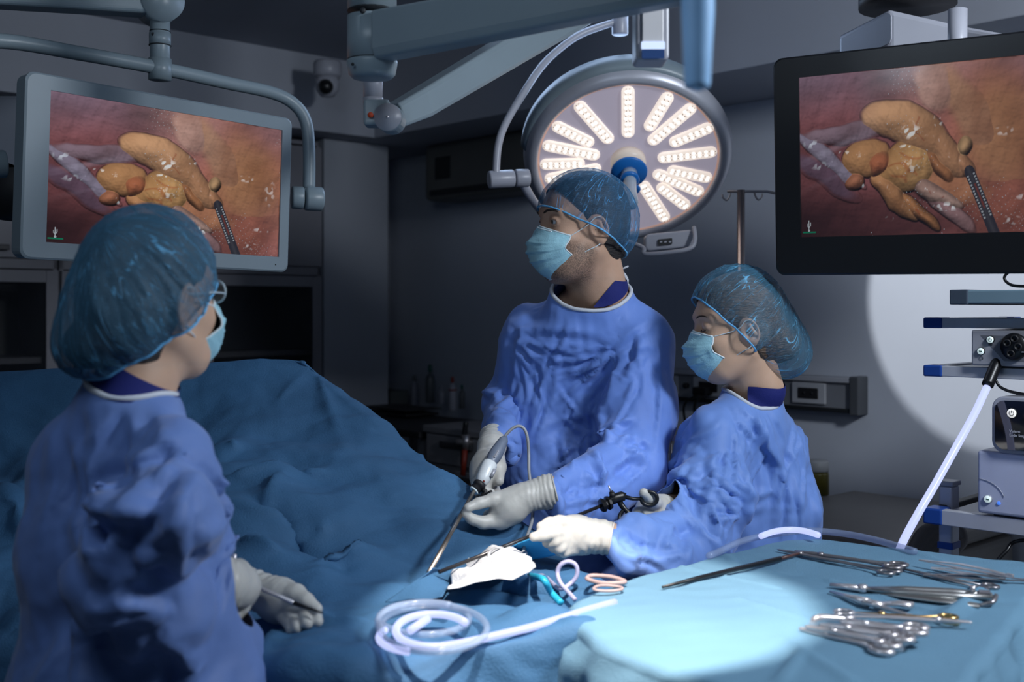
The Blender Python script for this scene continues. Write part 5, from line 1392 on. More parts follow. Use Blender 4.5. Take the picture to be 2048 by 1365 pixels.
gn2 = [([at(452, 1148, 1.855), at(508, 1180, 1.83), at(530, 1188, 1.82)], [.026, .026, .022], .02),
       ([at(530, 1190, 1.82), at(560, 1200, 1.81), at(580, 1205, 1.80)], [.024, .030, .024], .02),
       ([at(555, 1215, 1.82), at(575, 1225, 1.82)], [.024, .020], .015),
       ([at(560, 1185, 1.80), at(592, 1190, 1.785), at(612, 1203, 1.77), at(634, 1219, 1.76)], [.018, .0150, .0115, .0085], .008),
       ([at(580, 1215, 1.80), at(612, 1222, 1.78), at(630, 1232, 1.765), at(635, 1243, 1.755)], [.015, .011, .010, .0085], .004),
       ([at(578, 1220, 1.80), at(600, 1226, 1.775), at(612, 1236, 1.76), at(614, 1247, 1.75)], [.015, .0115, .0105, .0090], .004),
       ([at(570, 1225, 1.80), at(584, 1232, 1.775), at(594, 1246, 1.76), at(594, 1256, 1.75)], [.014, .011, .010, .0085], .004),
       ([at(560, 1228, 1.80), at(570, 1238, 1.78), at(580, 1250, 1.765), at(582, 1260, 1.755)], [.013, .010, .009, .008], .004)]
creN = [cl(350, 900, 1.5, 300, 1000, 1.42, .014, 0.0084), cl(330, 985, 1.42, 170, 1010, 1.5, .014, 0.0096), cl(420, 900, 1.55, 400, 1100, 1.5, .010, 0.0072), cl(345, 1000, 1.44, 350, 1140, 1.42, .010, 0.0084),
        cl(170, 1060, 1.5, 230, 1140, 1.42, .012, 0.0060), cl(140, 1020, 1.6, 160, 1200, 1.5, .014, 0.0072), cl(180, 1250, 1.6, 330, 1200, 1.5, .012, 0.0096), cl(330, 1240, 1.5, 380, 1365, 1.5, .012, 0.0060),
        cl(280, 800, 1.6, 330, 870, 1.55, .010, 0.0048), cl(200, 830, 1.62, 180, 1000, 1.6, .016, 0.0072), cl(120, 860, 1.68, 110, 1100, 1.66, .016, 0.0072), cl(270, 780, 1.6, 250, 950, 1.56, .012, 0.0048),
        cl(240, 1300, 1.56, 400, 1260, 1.5, .014, 0.0072), cl(380, 1060, 1.48, 340, 1160, 1.44, .008, 0.0060)]


def vneck_n(V):
    q = V - Nneck
    return .016 - q[:, 2] - q[:, 0] * .6


FN = [(345, 870, 1.56, 195, 290, 12, .06, .2, .010, .006), (340, 1000, 1.44, 150, 260, 9, .06, .16, .011, .009), (180, 1060, 1.46, -50, 60, 7, .06, .16, .011, .009), (250, 1140, 1.45, 20, 160, 7, .05, .14, .010, .009), (180, 860, 1.66, 250, 300, 7, .08, .2, .009, .006),
      (400, 1172, 1.6, 120, 230, 7, .04, .12, .009, .008), (350, 1250, 1.5, 190, 300, 7, .08, .18, .012, .010), (270, 790, 1.62, 220, 310, 7, .06, .16, .007, .004), (150, 1200, 1.56, 240, 300, 5, .08, .2, .012, .010), (395, 930, 1.52, 235, 280, 6, .08, .2, .009, .007)]
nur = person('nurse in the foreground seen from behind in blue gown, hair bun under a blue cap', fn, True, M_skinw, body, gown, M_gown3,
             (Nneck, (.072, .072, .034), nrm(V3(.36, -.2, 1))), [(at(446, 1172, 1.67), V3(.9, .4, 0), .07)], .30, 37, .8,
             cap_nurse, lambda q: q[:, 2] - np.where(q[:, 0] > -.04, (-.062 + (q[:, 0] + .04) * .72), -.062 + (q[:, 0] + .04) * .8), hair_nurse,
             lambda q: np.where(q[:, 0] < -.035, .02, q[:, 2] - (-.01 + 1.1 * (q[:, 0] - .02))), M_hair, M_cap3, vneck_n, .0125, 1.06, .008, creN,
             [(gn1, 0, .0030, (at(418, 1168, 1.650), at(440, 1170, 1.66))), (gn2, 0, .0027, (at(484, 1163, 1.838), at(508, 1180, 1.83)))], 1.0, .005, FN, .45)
# her glasses
gl_ = [fn.w((.100, s * .032, .002)) for s in (-1, 1)]
gp = empty('glasses', fn.w((.1, 0, .01)), 'clear-rimmed glasses worn by the nurse in the foreground', 'glasses')
for s in (-1, 1):
    ring = [fn.w((.100 - .10 * (abs(.032 + .022 * math.cos(a)) - .03), s * (.032 + .022 * math.cos(a)), .009 + .017 * math.sin(a))) for a in np.linspace(0, 2 * PI, 20, endpoint=False)]
    fr_ = mk('rim', tube(ring, .0016, 8, closed=True), mat('clear_acetate', (.5, .6, .65), .15, alpha=.8), gp)
    c_ = np.mean(ring, 0); mk('lens', (np.vstack([ring, [c_]]), [(i, (i + 1) % 20, 20) for i in range(20)]), mat('spectacle_lens', (.6, .7, .75), .05, alpha=.15), fr_)
    mk('temple', tube(spline([fn.w((.096, s * .055, .006)), fn.w((.05, s * .075, .008)), fn.w((-.01, s * .082, .006))], 5), .0014, 6), mat('clear_acetate', (.5, .6, .65)), gp)
mk('bridge', tube([fn.w((.1005, -.011, .004)), fn.w((.104, 0, .007)), fn.w((.1005, .011, .004))], .0014, 6), mat('clear_acetate', (.5, .6, .65)), gp)

# ------------------------------------------------------------------ patient drape
def net_surface(rows, n=10, m=10):
    G = np.array([spline(r, m) for r in rows]); G = np.array([spline(G[:, j], n) for j in range(G.shape[1])]).transpose(1, 0, 2); return G


def grid_faces(nr, nc): return [(j * nc + i, (j + 1) * nc + i, (j + 1) * nc + i + 1, j * nc + i + 1) for j in range(nr - 1) for i in range(nc - 1)]


rows = [
    [at(-330, 775, 3.05), at(-150, 760, 3.0), at(0, 747, 2.95), at(200, 735, 2.9), at(400, 726, 2.86), at(530, 722, 2.84), at(605, 724, 2.82)],
    [at(-330, 850, 2.9), at(-150, 850, 2.9), at(0, 830, 2.85), at(200, 790, 2.82), at(400, 780, 2.80), at(540, 765, 2.79), at(645, 752, 2.80)],
    [at(-330, 930, 2.75), at(-150, 930, 2.75), at(0, 920, 2.72), at(220, 880, 2.69), at(420, 860, 2.66), at(580, 840, 2.66), at(742, 832, 2.66)],
    [at(-330, 1030, 2.5), at(-150, 1020, 2.5), at(0, 1010, 2.47), at(230, 970, 2.46), at(450, 945, 2.44), at(640, 920, 2.48), at(842, 908, 2.55)],
    [at(-330, 1090, 2.36), at(-150, 1085, 2.36), at(0, 1080, 2.33), at(240, 1050, 2.3), at(470, 1010, 2.28), at(700, 995, 2.36), at(940, 984, 2.46)],
    [at(-330, 1180, 2.18), at(-150, 1170, 2.18), at(0, 1160, 2.16), at(250, 1140, 2.12), at(500, 1100, 2.12), at(760, 1085, 2.22), at(1062, 1074, 2.35)],
    [at(-330, 1290, 2.04), at(-150, 1280, 2.04), at(0, 1260, 2.02), at(260, 1230, 1.98), at(540, 1190, 2.0), at(830, 1160, 2.10), at(1160, 1146, 2.24)],
    [at(-330, 1400, 2.0), at(-150, 1390, 2.0), at(0, 1370, 1.97), at(300, 1300, 1.88), at(600, 1250, 1.83), at(900, 1232, 1.87), at(1230, 1188, 2.02)],
    [at(-330, 1560, 1.99), at(-150, 1560, 1.99), at(0, 1560, 1.96), at(330, 1360, 1.80), at(560, 1285, 1.70), at(860, 1275, 1.72), at(1150, 1238, 1.80)],
    [at(-330, 1760, 1.98), at(-150, 1760, 1.98), at(0, 1760, 1.95), at(360, 1550, 1.76), at(560, 1420, 1.62), at(860, 1400, 1.64), at(1150, 1340, 1.73)],
    [at(-330, 2050, 1.97), at(-150, 2050, 1.97), at(0, 2080, 1.94), at(360, 2100, 1.75), at(540, 2150, 1.60), at(860, 2150, 1.62), at(1150, 2080, 1.72)],
    [at(-330, 2300, 1.97), at(-150, 2300, 1.97), at(0, 2300, 1.94), at(360, 2480, 1.75), at(540, 2640, 1.60), at(860, 2640, 1.62), at(1150, 2500, 1.72)]]
for i, r in enumerate(rows):   # far side: falls away behind the silhouette edge
    e = r[-1]; zf = min(max(e[2] - .5, .25), e[2]); 
    if i < 9:
        r += [e + V3(.035, .030, -.06), V3(e[0] + .06, e[1] + .05, e[2] - .35), V3(e[0] + .07, e[1] + .05, .2)]
    else:
        r += [e + V3(.03, .02, -.0), e + V3(.06, .05, 0), e + V3(.08, .08, 0)]
top = [r + V3(0, .035, -.05) for r in rows[0]]; top2 = [V3(r[0], r[1] + .07, max(r[2] - .35, .2)) for r in rows[0]]
rows = [top2, top] + rows
for r in rows:
    for k in range(len(r)): r[k] = V3(r[k][0], r[k][1], max(r[k][2], .03))
G = net_surface(rows, 15, 14)
nr, nc = G.shape[:2]; V0 = G.reshape(-1, 3); F0 = np.array(grid_faces(nr, nc))
F0 = F0[:, ::-1]
N0 = normals(V0, F0)
if N0[len(N0) // 2, 2] < 0: F0 = F0[:, ::-1]; N0 = -N0
jj, ii = np.meshgrid(np.arange(nr), np.arange(nc), indexing='ij')
pin = np.zeros((nr, nc)); pin[::30, ::28] = .6; pin[26:34, :90] = .9; pin[30:150, 82:88] = .8; pin[0] = pin[-1] = 1; pin[:, 0] = 1; pin[:, -1] = 1
V = pbd(V0, F0, 1.022, 90, pin.ravel(), None, 0, .0001, .03, .012, crumple(V0, 4.5, 5, 7) * .02)
V, F0 = subdiv(V, F0, 1); V0 = V
ridge_w = np.clip((2.95 - V0[:, 1]) / .35, .25, 1)
V = V + normals(V, F0) * ridge_w[:, None] * (crumple(V0, 3.2, 14, 7, warp=.15) * .075 + crumple(V0, 9, 15, 7, warp=.12) * .022 + crumple(V0, 26, 16, 7) * .004)[:, None]


def fold(V, F, a, b, w, d):
    N = normals(V, F); t = np.clip(((V - a) @ (b - a)) / ((b - a) @ (b - a)), 0, 1); D = np.linalg.norm(V - a - t[:, None] * (b - a), axis=1)
    k = np.exp(-D / w) * np.sin(PI * np.clip(t, .03, .97)) ** .4
    return V + N * (d * k)[:, None]


def nearest(px, py):   # the sheet point seen at this pixel
    X = (V[:, 0] / V[:, 1]) * FPX + CX; Y = HORIZON - (V[:, 2] - EYE) / V[:, 1] * FPX
    k = np.argmin((X - px) ** 2 + (Y - py) ** 2 + V[:, 1] * 5); return V[k].copy()


for (x0, y0, x1, y1, w_, d_) in ((465, 900, 500, 990, .014, .05), (455, 965, 640, 950, .016, .03), (500, 945, 700, 960, .012, .022), (690, 1010, 640, 1060, .03, .03), (640, 1120, 740, 1100, .014, .025),
                                 (520, 1010, 690, 1130, .035, -.035), (560, 950, 540, 1010, .02, .02), (430, 1010, 620, 1100, .03, .03), (640, 760, 690, 900, .012, .012), (690, 900, 760, 960, .012, .014),
                                 (620, 745, 560, 800, .010, .010), (850, 905, 700, 930, .010, .012), (480, 1090, 560, 1110, .02, .02), (700, 1130, 620, 1180, .012, .014), (480, 1265, 760, 1262, .020, .022),
                                 (560, 1275, 520, 1350, .02, .018), (740, 1290, 690, 1365, .016, .016), (960, 1290, 1050, 1365, .012, .010), (870, 1320, 900, 1365, .012, .010), (780, 1000, 860, 1080, .03, .020), (0, 980, 60, 1080, .03, .03), (640, 1230, 700, 1200, .016, .018)):
    V = fold(V, F0, nearest(x0, y0), nearest(x1, y1), w_ * .9, d_ * 1.5)
dr = mk('patient_drape', (V, F0), M_drape, None, solid=.002)
tag(dr, 'big blue surgical drape over the patient sloping from the screen to the field', 'drape')
DV = V.copy()


def on_drape(px, py, lift=.0):
    X = (DV[:, 0] / DV[:, 1]) * FPX + CX; Y = HORIZON - (DV[:, 2] - EYE) / DV[:, 1] * FPX
    d = (X - px) ** 2 + (Y - py) ** 2; k = np.argsort(d)[:12]; Yd = DV[k, 1].min() if d[k[0]] > 400 else np.average(DV[k, 1], weights=1 / (d[k] + 4))
    return at(px, py, Yd - lift * .6) + EZ * lift


# ------------------------------------------------------------------ instrument table under its teal drape
ZT = 1.0
poly = [V3(.085, 1.90, ZT), V3(.33, 2.16, ZT), V3(.60, 2.415, ZT), V3(.82, 2.28, ZT), V3(1.035, 2.13, ZT), V3(.80, 1.78, ZT), V3(.50, 1.33, ZT), V3(.37, 1.36, ZT), V3(.235, 1.46, ZT), V3(.10, 1.67, ZT)]
out = []
for _ in range(2):
    q = []
    for i in range(len(poly)):
        a, b = poly[i], poly[(i + 1) % len(poly)]; q += [a * .8 + b * .2, a * .2 + b * .8]
    poly = q
P = spline(poly, 4, closed=True); 
L = np.concatenate([[0], np.cumsum(np.linalg.norm(np.diff(np.vstack([P, P[:1]]), axis=0), axis=1))]); NS = 300
tt = np.linspace(0, L[-1], NS, endpoint=False); PP = np.vstack([P, P[:1]])
E_ = np.stack([np.interp(tt, L, PP[:, k]) for k in range(3)], 1)
cen = V3(.54, 1.87, ZT)
T_ = np.roll(E_, -1, 0) - np.roll(E_, 1, 0); Nout = np.stack([T_[:, 1], -T_[:, 0], T_[:, 0] * 0], 1); Nout /= np.linalg.norm(Nout, axis=1)[:, None]
if np.mean(np.sum(Nout * (E_ - cen), 1)) < 0: Nout = -Nout
rings = []
for k in range(46): rings.append(cen + (E_ - Nout * .02 - cen) * (k + .5) / 46)
for k in range(7):
    a = k / 6 * PI / 2; rings.append(E_ - Nout * .02 + Nout * .02 * math.sin(a) - EZ * .02 * (1 - math.cos(a)))
S = tt / L[-1] * 2 * PI
for k in range(1, 34):
    d = k * .016; amp = min(d * .30, .055)
    ph = S * 15 + 1.4 * np.sin(S * 4 + 1) + d * 1.5; wv = np.abs(np.sin(ph / 1.0)) ** .7 * 2 - 1
    rings.append(E_ + Nout * (amp * (wv * .5 + .55) + .012)[:, None] + Nout * .0 - EZ * (.02 + d) + 0)
R3 = np.array(rings); nr, nc = R3.shape[:2]; V = R3.reshape(-1, 3)
F = [(j * nc + i, (j + 1) * nc + i, (j + 1) * nc + (i + 1) % nc, j * nc + (i + 1) % nc) for j in range(nr - 1) for i in range(nc)]
V = np.vstack([V, [cen]]); c_ = len(V) - 1; F += [(c_, i, (i + 1) % nc) for i in range(nc)]
fz = np.clip((ZT - V[:, 2]) / .03, 0, 1)
V[:, 2] += (crumple(V, 4, 3, 6) * .008 + crumple(V, 13, 4, 6) * .003) * (1 - fz)
# drape creases on the table top (sharp folded lines) and a bump of the rim at the far right
def seg(V, a, b, w, d):
    t = np.clip(((V - a) @ (b - a)) / ((b - a) @ (b - a)), 0, 1); D = np.linalg.norm(V - a - t[:, None] * (b - a), axis=1)
    V[:, 2] += d * np.clip(1 - D / w, 0, 1) ** 1.5 * (V[:, 2] > ZT - .03)
for x0, y0, x1, y1, w_, d_ in ((1520, 1140, 1660, 1165, .015, .004), (1660, 1165, 1900, 1235, .015, .004), (1340, 1130, 1560, 1180, .012, .004), (1480, 1200, 1640, 1245, .014, .004), (1560, 1280, 1700, 1365, .02, .006), (1600, 1310, 1560, 1365, .014, .007), (1960, 1190, 1900, 1230, .03, .012), (1430, 1090, 1470, 1130, .012, .004), (1830, 1105, 1960, 1160, .016, .006)):
    seg(V, on_z(x0, y0, ZT), on_z(x1, y1, ZT), w_, d_)
Fq = [f for f in F]
Nn = normals(V[:-1], [f for f in F if len(f) == 4])
V[:-1] += Nn * ((crumple(V[:-1], 7, 33, 7) * .05) * fz[:-1])[:, None]
td = mk('instrument_table_drape', (V, F), M_drape2, None, solid=.002)
tag(td, 'teal sterile drape covering the instrument table in the right foreground', 'drape')
# table frame below the cloth
r = empty('instrument_table', V3(.54, 1.87, 0), 'steel instrument table under the teal drape', 'table')
tbl_in = [p * 1 for p in [cen + (E_[i] - cen) * .93 - EZ * .012 for i in range(0, NS, 12)]]
n_ = len(tbl_in); mk('tabletop', (np.array(tbl_in + [p - EZ * .02 for p in tbl_in]), [tuple(range(n_)), tuple(range(2 * n_ - 1, n_ - 1, -1))] + [(i, (i + 1) % n_, n_ + (i + 1) % n_, n_ + i) for i in range(n_)]), M_steel, r, smooth=False)
for p in (V3(.2, 1.85, 0), V3(.6, 2.25, 0), V3(.92, 2.08, 0), V3(.48, 1.5, 0)):
    mk('leg', cyl(p + EZ * .05, p + EZ * (ZT - .03), .014), M_steel, r)
    mk('castor', cyl(p + V3(-.012, 0, .03), p + V3(.012, 0, .03), .03), M_black, r)

# ------------------------------------------------------------------ field: gauze, flaps, coils, cables
def sheet(name, corners, m, n=24, bulge=.0, seed=1, amp=.004, sc=14, parent=None, solid=.0012):
    A, B, C, D = corners; V = []
    for j in range(n):
        for i in range(n):
            u, v = i / (n - 1), j / (n - 1); p = (A * (1 - u) + B * u) * (1 - v) + (D * (1 - u) + C * u) * v
            V.append(p + EZ * bulge * math.sin(PI * u) * math.sin(PI * v))
    V = np.array(V); F = grid_faces(n, n); V = V + normals(V, F) * (crumple(V, sc, seed, 6) * amp)[:, None]
    return mk(name, (V, F), m, parent, solid=solid)


o = sheet('gauze_pad', [on_drape(895, 1226, .04), on_drape(925, 1166, .05), on_drape(1052, 1166, .07), on_drape(1072, 1212, .06)], M_gauze, 48, .025, 3, .03, 12)
tag(o, 'crumpled white gauze pad brightly lit in the middle of the surgical field', 'gauze')
o = sheet('drape_flap', [on_drape(770, 1218, .012), at(866, 1136, 2.03), on_drape(915, 1195, .05), on_drape(885, 1230, .03)], M_drape, 24, .012, 5, .008, 10)
tag(o, 'pointed blue drape flap standing up left of the gauze', 'drape')
o = sheet('drape_flap', [on_drape(1020, 1205, .075), on_drape(1000, 1164, .06), on_drape(1095, 1156, .085), on_drape(1128, 1184, .075)], M_cyan, 24, .018, 6, .010, 12)
tag(o, 'bright cyan drape piece behind the gauze on the right', 'drape')
o = sheet('drape_flap', [on_drape(1000, 1246, .03), on_drape(1008, 1212, .05), on_drape(1092, 1204, .05), on_drape(1112, 1240, .03)], M_drape, 24, .02, 7, .016, 14)
tag(o, 'folded blue drape edge with a dark opening in front of the gauze', 'drape')
o = sheet('drape_flap', [on_drape(890, 1248, .03), on_drape(905, 1212, .04), on_drape(1010, 1208, .04), on_drape(1005, 1250, .03)], M_cyan, 20, .004, 8, .006, 10)
tag(o, 'flat cyan drape strip between the coiled tube and the folded edge', 'drape')
# coiled clear suction tube
M_tube = mat('clear_tubing', (.26, .34, .46), .2, alpha=.40, coat=.3, emis=(.25, .3, .8), estr=.10)  # faint violet glow put into the clear plastic
M_lit = mat('lit_light_guide', (.12, .14, .30), .3, emis=(.56, .62, 1.0), estr=1.0)
def loop_px(cx, cy, rx, ry, a0, a1, n, lift=.02, tilt=0., jit=0.):
    out = []
    for k in range(n):
        a = math.radians(a0 + (a1 - a0) * k / (n - 1)); x = cx + rx * math.cos(a); y = cy - ry * math.sin(a) + tilt * math.cos(a)
        out.append(on_drape(x, y, 0)); 
    P = np.array(out); z = np.median(P[:, 2]); P2 = []
    for k in range(n):
        a = math.radians(a0 + (a1 - a0) * k / (n - 1)); x = cx + rx * math.cos(a); y = cy - ry * math.sin(a) + tilt * math.cos(a)
        P2.append(on_z(x, y, ZC + lift + .004 * k / n))
    return np.array(P2)
ZC = .985
tc = np.vstack([loop_px(848, 1238, 90, 32, 200, -160, 30, .006), loop_px(866, 1258, 108, 46, 200, -160, 30, .012), loop_px(852, 1244, 96, 38, 200, 60, 16, .024)])
r = empty('suction_tube', tc[0] - EZ * .02, 'clear plastic tubing coiled on the drape at the bottom centre', 'tubing')
mk('tube', tube(spline(tc, 2), .0056, 10), M_tube, r)
mk('tip', tube([on_z(820, 1262, ZC + .02), on_z(856, 1238, ZC + .028)], .0062, 12), M_lit, r)
# light guide cable: from the light source, along the far rim of the table, down to the field, coil
src = at(2006, 705, 2.70)
pts = [at(1974, 775, 2.60), at(1948, 830, 2.56), at(1915, 890, 2.52), at(1870, 970, 2.48), at(1835, 1030, 2.45), at(1800, 1098, 2.43)]
p2 = [at(1785, 1112, 2.40), at(1755, 1120, 2.40), at(1700, 1118, 2.42)]
cab = empty('light_guide_cable', pts[0], 'glowing violet-white light cable running down from the cart to the table', 'light cable')
mk('guide', tube(spline(pts + [at(1790, 1150, 2.44), at(1770, 1200, 2.46)], 6), .0085, 12), M_lit, cab)
mk('plug_sleeve', tube(spline([at(2018, 690, 2.655), at(2006, 702, 2.64), at(1994, 726, 2.62), at(1975, 771, 2.60)], 6), [.017] * 5 + [.0165] * 6 + [.0135] * 8, 16), M_black, cab)
mk('coupling', cyl(at(2020, 688, 2.70), at(2018, 690, 2.64), .020), M_black, cab)
rim_px = [(1418, 1113), (1440, 1103), (1475, 1086), (1510, 1076), (1550, 1069), (1610, 1062), (1680, 1067), (1740, 1078), (1795, 1093), (1830, 1104)]
rim = [on_z(x, y, ZT + .008) for x, y in rim_px]
r = empty('clear_hose', rim[0], 'translucent hose lying along the far rim of the instrument table', 'tubing')
mk('hose', tube(spline(rim, 5), .0070, 12), M_tube, r)
lit2 = [on_z(x, y, ZT + .018) for x, y in ((1522, 1073), (1548, 1064), (1580, 1060), (1610, 1063), (1637, 1071))]
rr_ = empty('light_guide_loop', lit2[0], 'bright violet loop of light cable on the far rim of the instrument table', 'light cable')
mk('guide', tube(spline(lit2, 6), .0062, 10), M_lit, rr_)
r = empty('field_light_guide', on_z(900, 1290, ZC), 'glowing violet light cable coiled on the drape and leading under the table', 'light cable')
ZC = .995
g = np.vstack([[on_z(1230, 1205, 1.0), on_z(1170, 1222, 1.0), on_z(1115, 1240, .998), on_z(1060, 1256, .995), on_z(1000, 1270, .992), on_z(940, 1284, .99)], loop_px(866, 1262, 74, 33, -70, -330, 22, .004)])
mk('guide', tube(spline(g, 3), .0060, 12), M_lit, r)
l2 = loop_px(850, 1276, 92, 30, 250, 150, 14, .0); mk('guide', tube(spline(l2, 3), .0055, 10), M_lit, r)
# thin grey loops
M_cord = mat('grey_cord', (.30, .31, .33), .45)
r = empty('camera_cable', at(990, 872, 2.50), 'thin grey cable arching from the camera handpiece down to the drape', 'cable')
zc = lambda x, y, Y: z2(x, y, Y)
mk('cable', tube(spline([zc(500, 240, 2.52), zc(540, 190, 2.52), zc(590, 145, 2.52), zc(640, 132, 2.52), zc(680, 160, 2.52), zc(703, 230, 2.52), zc(712, 350, 2.52), zc(714, 480, 2.50), zc(722, 560, 2.48), zc(735, 700, 2.46), zc(745, 820, 2.40), zc(735, 910, 2.34), zc(705, 1000, 2.28), zc(680, 1090, 2.24), zc(665, 1180, 2.2), zc(652, 1270, 2.15), zc(645, 1360, 2.11), on_drape(1030, 1182, .01), on_drape(1010, 1195, .03)], 6), .0034, 8), M_cord, r)
r = empty('field_cable', at(1000, 1165, 2.05), 'thin grey cable looping up beside the gauze', 'cable')
mk('cable', tube(spline([on_drape(1000, 1172, .02), at(985, 1150, 2.08), at(977, 1122, 2.09), at(980, 1104, 2.1), at(994, 1096, 2.1), at(1010, 1102, 2.1), at(1018, 1125, 2.09), at(1016, 1150, 2.07), on_drape(1010, 1172, .02)], 6), .0030, 8), M_cord, r)
r = empty('lilac_cable', at(1135, 1170, 2.02), 'lilac cable with a round loop beside the left corner of the instrument table', 'cable')
mk('cable', tube(spline([on_drape(1050, 1196, .03), on_drape(1085, 1188, .035), at(1118, 1178, 2.0), at(1143, 1166, 2.0), at(1154, 1150, 2.0), at(1152, 1132, 2.0), at(1138, 1124, 2.0), at(1122, 1130, 2.0), at(1115, 1146, 2.0), at(1120, 1165, 1.99), at(1132, 1180, 1.98), at(1150, 1200, 1.95)], 6), .0040, 8), mat('lilac_cord', (.34, .34, .50), .4), r)
r = empty('cyan_hose', on_drape(1085, 1205, .03), 'short cyan hose end curling out beside the folded drape edge', 'tubing')
mk('hose', tube(spline([on_drape(1060, 1202, .045), on_drape(1086, 1206, .04), on_drape(1102, 1220, .03), on_drape(1122, 1230, .02)], 5), .006, 10), mat('cyan_hose', (.02, .32, .50), .3), r)

# ------------------------------------------------------------------ instruments in the hands
r = empty('camera_handpiece', z2(380, 430, 2.47), 'grey and white endoscope camera head in the tall surgeon\'s right hand', 'camera')
a, b, c, d = z2(505, 255, 2.50), z2(400, 440, 2.46), z2(330, 590, 2.43), z2(278, 645, 2.42)
ax = b - a; L = np.linalg.norm(ax)
mk('grip', lathe([(.006, -.012), (.0105, -.004), (.0125, L * .15), (.0150, L * .45), (.0155, L * .65), (.0125, L * .9), (.0120, L * 1.02)], a, ax, 28), mat('grip_blue_grey', (.13, .16, .22), .38), r)
mk('grip_button', box(a * .45 + b * .55 + V3(-.0, -.0155, .002), (.008, .004, .02), frame_z(ax)), M_silver, r, smooth=False, bevel=.001)
ax = c - b; L = np.linalg.norm(ax)
mk('white_body', lathe([(.0150, -.004), (.0168, .0), (.0172, L * .3), (.0155, L * .75), (.0125, L), (.010, L + .002)], b, ax, 28), mat('white_plastic', (.62, .66, .68), .3), r)
mk('red_dot', cyl(c + V3(.006, -.0125, .006), c + V3(.006, -.0145, .006), .0025, seg=12), M_redc, r)
ax = d - c; L = np.linalg.norm(ax)
mk('coupler', lathe([(.012, .0), (.014, .003), (.014, L * .45), (.0115, L * .5), (.0125, L * .9), (.0105, L)], c, ax, 28), M_blackm, r)
mk('coupler_ring', lathe([(.0095, L), (.0112, L + .001), (.0095, L + .004), (.006, L + .004)], c, ax, 28), M_maskedge, r)
mk('focus_ring', join(tube([z2(335, 640, 2.425), z2(365, 655, 2.42), z2(360, 680, 2.42), z2(330, 685, 2.42)], .005, 10)), M_blackm, r)
mk('thumb_tab', tube([z2(375, 690, 2.41), z2(400, 668, 2.41), z2(412, 655, 2.405)], [.005, .005, .003], 10), M_blackm, r)
mk('light_post', cyl(z2(440, 480, 2.44), z2(410, 540, 2.43), .004), M_silver, r)
r2 = empty('endoscope', d, 'thin steel endoscope tube slanting from the camera head down to the drape', 'endoscope')
mk('shaft', cyl(d, at(858, 1146, 2.06), .0044), mat('scope_steel', (.36, .31, .26), .3, .85), r2)

# laparoscopic grasper with black ring handle
g0, g1, tip = z2(1310, 765, 2.33), z2(1490, 690, 2.35), at(878, 1145, 2.04)
r = empty('laparoscopic_grasper', g1, 'long grasper with black ring handle held in both hands of the female surgeon', 'grasper')
mk('shaft', tube([g0, z2(1070, 862, 2.285), z2(800, 985, 2.20), tip], .0036, 12), mat('shaft_black', (.015, .014, .016), .22), r)
ax = nrm(g1 - g0)
mk('rotation_knob', lathe([(.008, -.009), (.0135, -.008), (.0150, -.002), (.0110, .001), (.0110, .004), (.0150, .007), (.0140, .013), (.009, .014)], z2(1320, 762, 2.33), ax, 10), M_black, r, auto=30)
mk('body', join(tube([z2(1350, 740, 2.33), z2(1400, 715, 2.335), z2(1460, 695, 2.34), z2(1490, 700, 2.34)], [.009, .0105, .0105, .008], 14)), M_black, r)
mk('connector', join(cyl(z2(1385, 700, 2.33), z2(1378, 665, 2.33), .0058), cyl(z2(1378, 665, 2.33), z2(1372, 655, 2.33), .0045)), M_blackm, r)
mk('connector_pin', cyl(z2(1372, 655, 2.33), z2(1352, 608, 2.33), .0017), M_steel, r)
mk('upper_handle', tube([z2(1480, 700, 2.34), z2(1550, 715, 2.345), z2(1610, 715, 2.345)], [.0075, .0065, .006], 12, flat=.6), M_black, r)
ring = [z2(1680 + 64 * math.cos(t), 715 + 56 * math.sin(t), 2.345) for t in np.linspace(0, 2 * PI, 24, endpoint=False)]
mk('thumb_ring', tube(ring, .0042, 10, closed=True), M_black, r)
mk('lower_handle', tube(spline([z2(1435, 720, 2.34), z2(1460, 770, 2.34), z2(1500, 815, 2.335), z2(1550, 860, 2.33), z2(1590, 900, 2.325)], 5), [.006] * 8 + [.005] * 13, 12), M_black, r)
mk('finger_hook', tube(spline([z2(1480, 800, 2.338), z2(1447, 840, 2.335), z2(1440, 880, 2.33), z2(1455, 912, 2.325)], 5), .0040, 10), M_black, r)

# instrument of the nurse
r = empty('needle_instrument', at(510, 1170, 1.74), 'long steel instrument with dark tip held in the nurse\'s gloved hand', 'instrument')
q = lambda x, y, Y: z3(x, y, Y)
mk('shaft', tube(spline([q(470, 455, 1.79), q(530, 560, 1.785), q(620, 640, 1.775), q(760, 715, 1.765), q(940, 790, 1.755), q(1110, 870, 1.75)], 5), .0034, 10), M_steel, r)
mk('tip', tube([q(1110, 870, 1.75), q(1280, 930, 1.745), q(1460, 990, 1.74)], [.0034, .0028, .0012], 10), M_black, r)
mk('grip', tube([q(360, 440, 1.79), q(400, 420, 1.79), q(470, 455, 1.79), q(540, 560, 1.785)], [.004, .006, .006, .005], 10), M_blackm, r)
mk('lever', tube([q(405, 420, 1.79), q(412, 290, 1.79)], .0032, 8), M_steel, r)
mk('screw', join(cyl(q(530, 470, 1.785), q(550, 480, 1.775), .005), cyl(q(455, 400, 1.785), q(470, 420, 1.775), .005)), mat('teal_plastic', (.2, .5, .5), .3), r)

# ------------------------------------------------------------------ instruments on the table
def T(x, y, h=.006): return on_z(x, y, ZT + h)


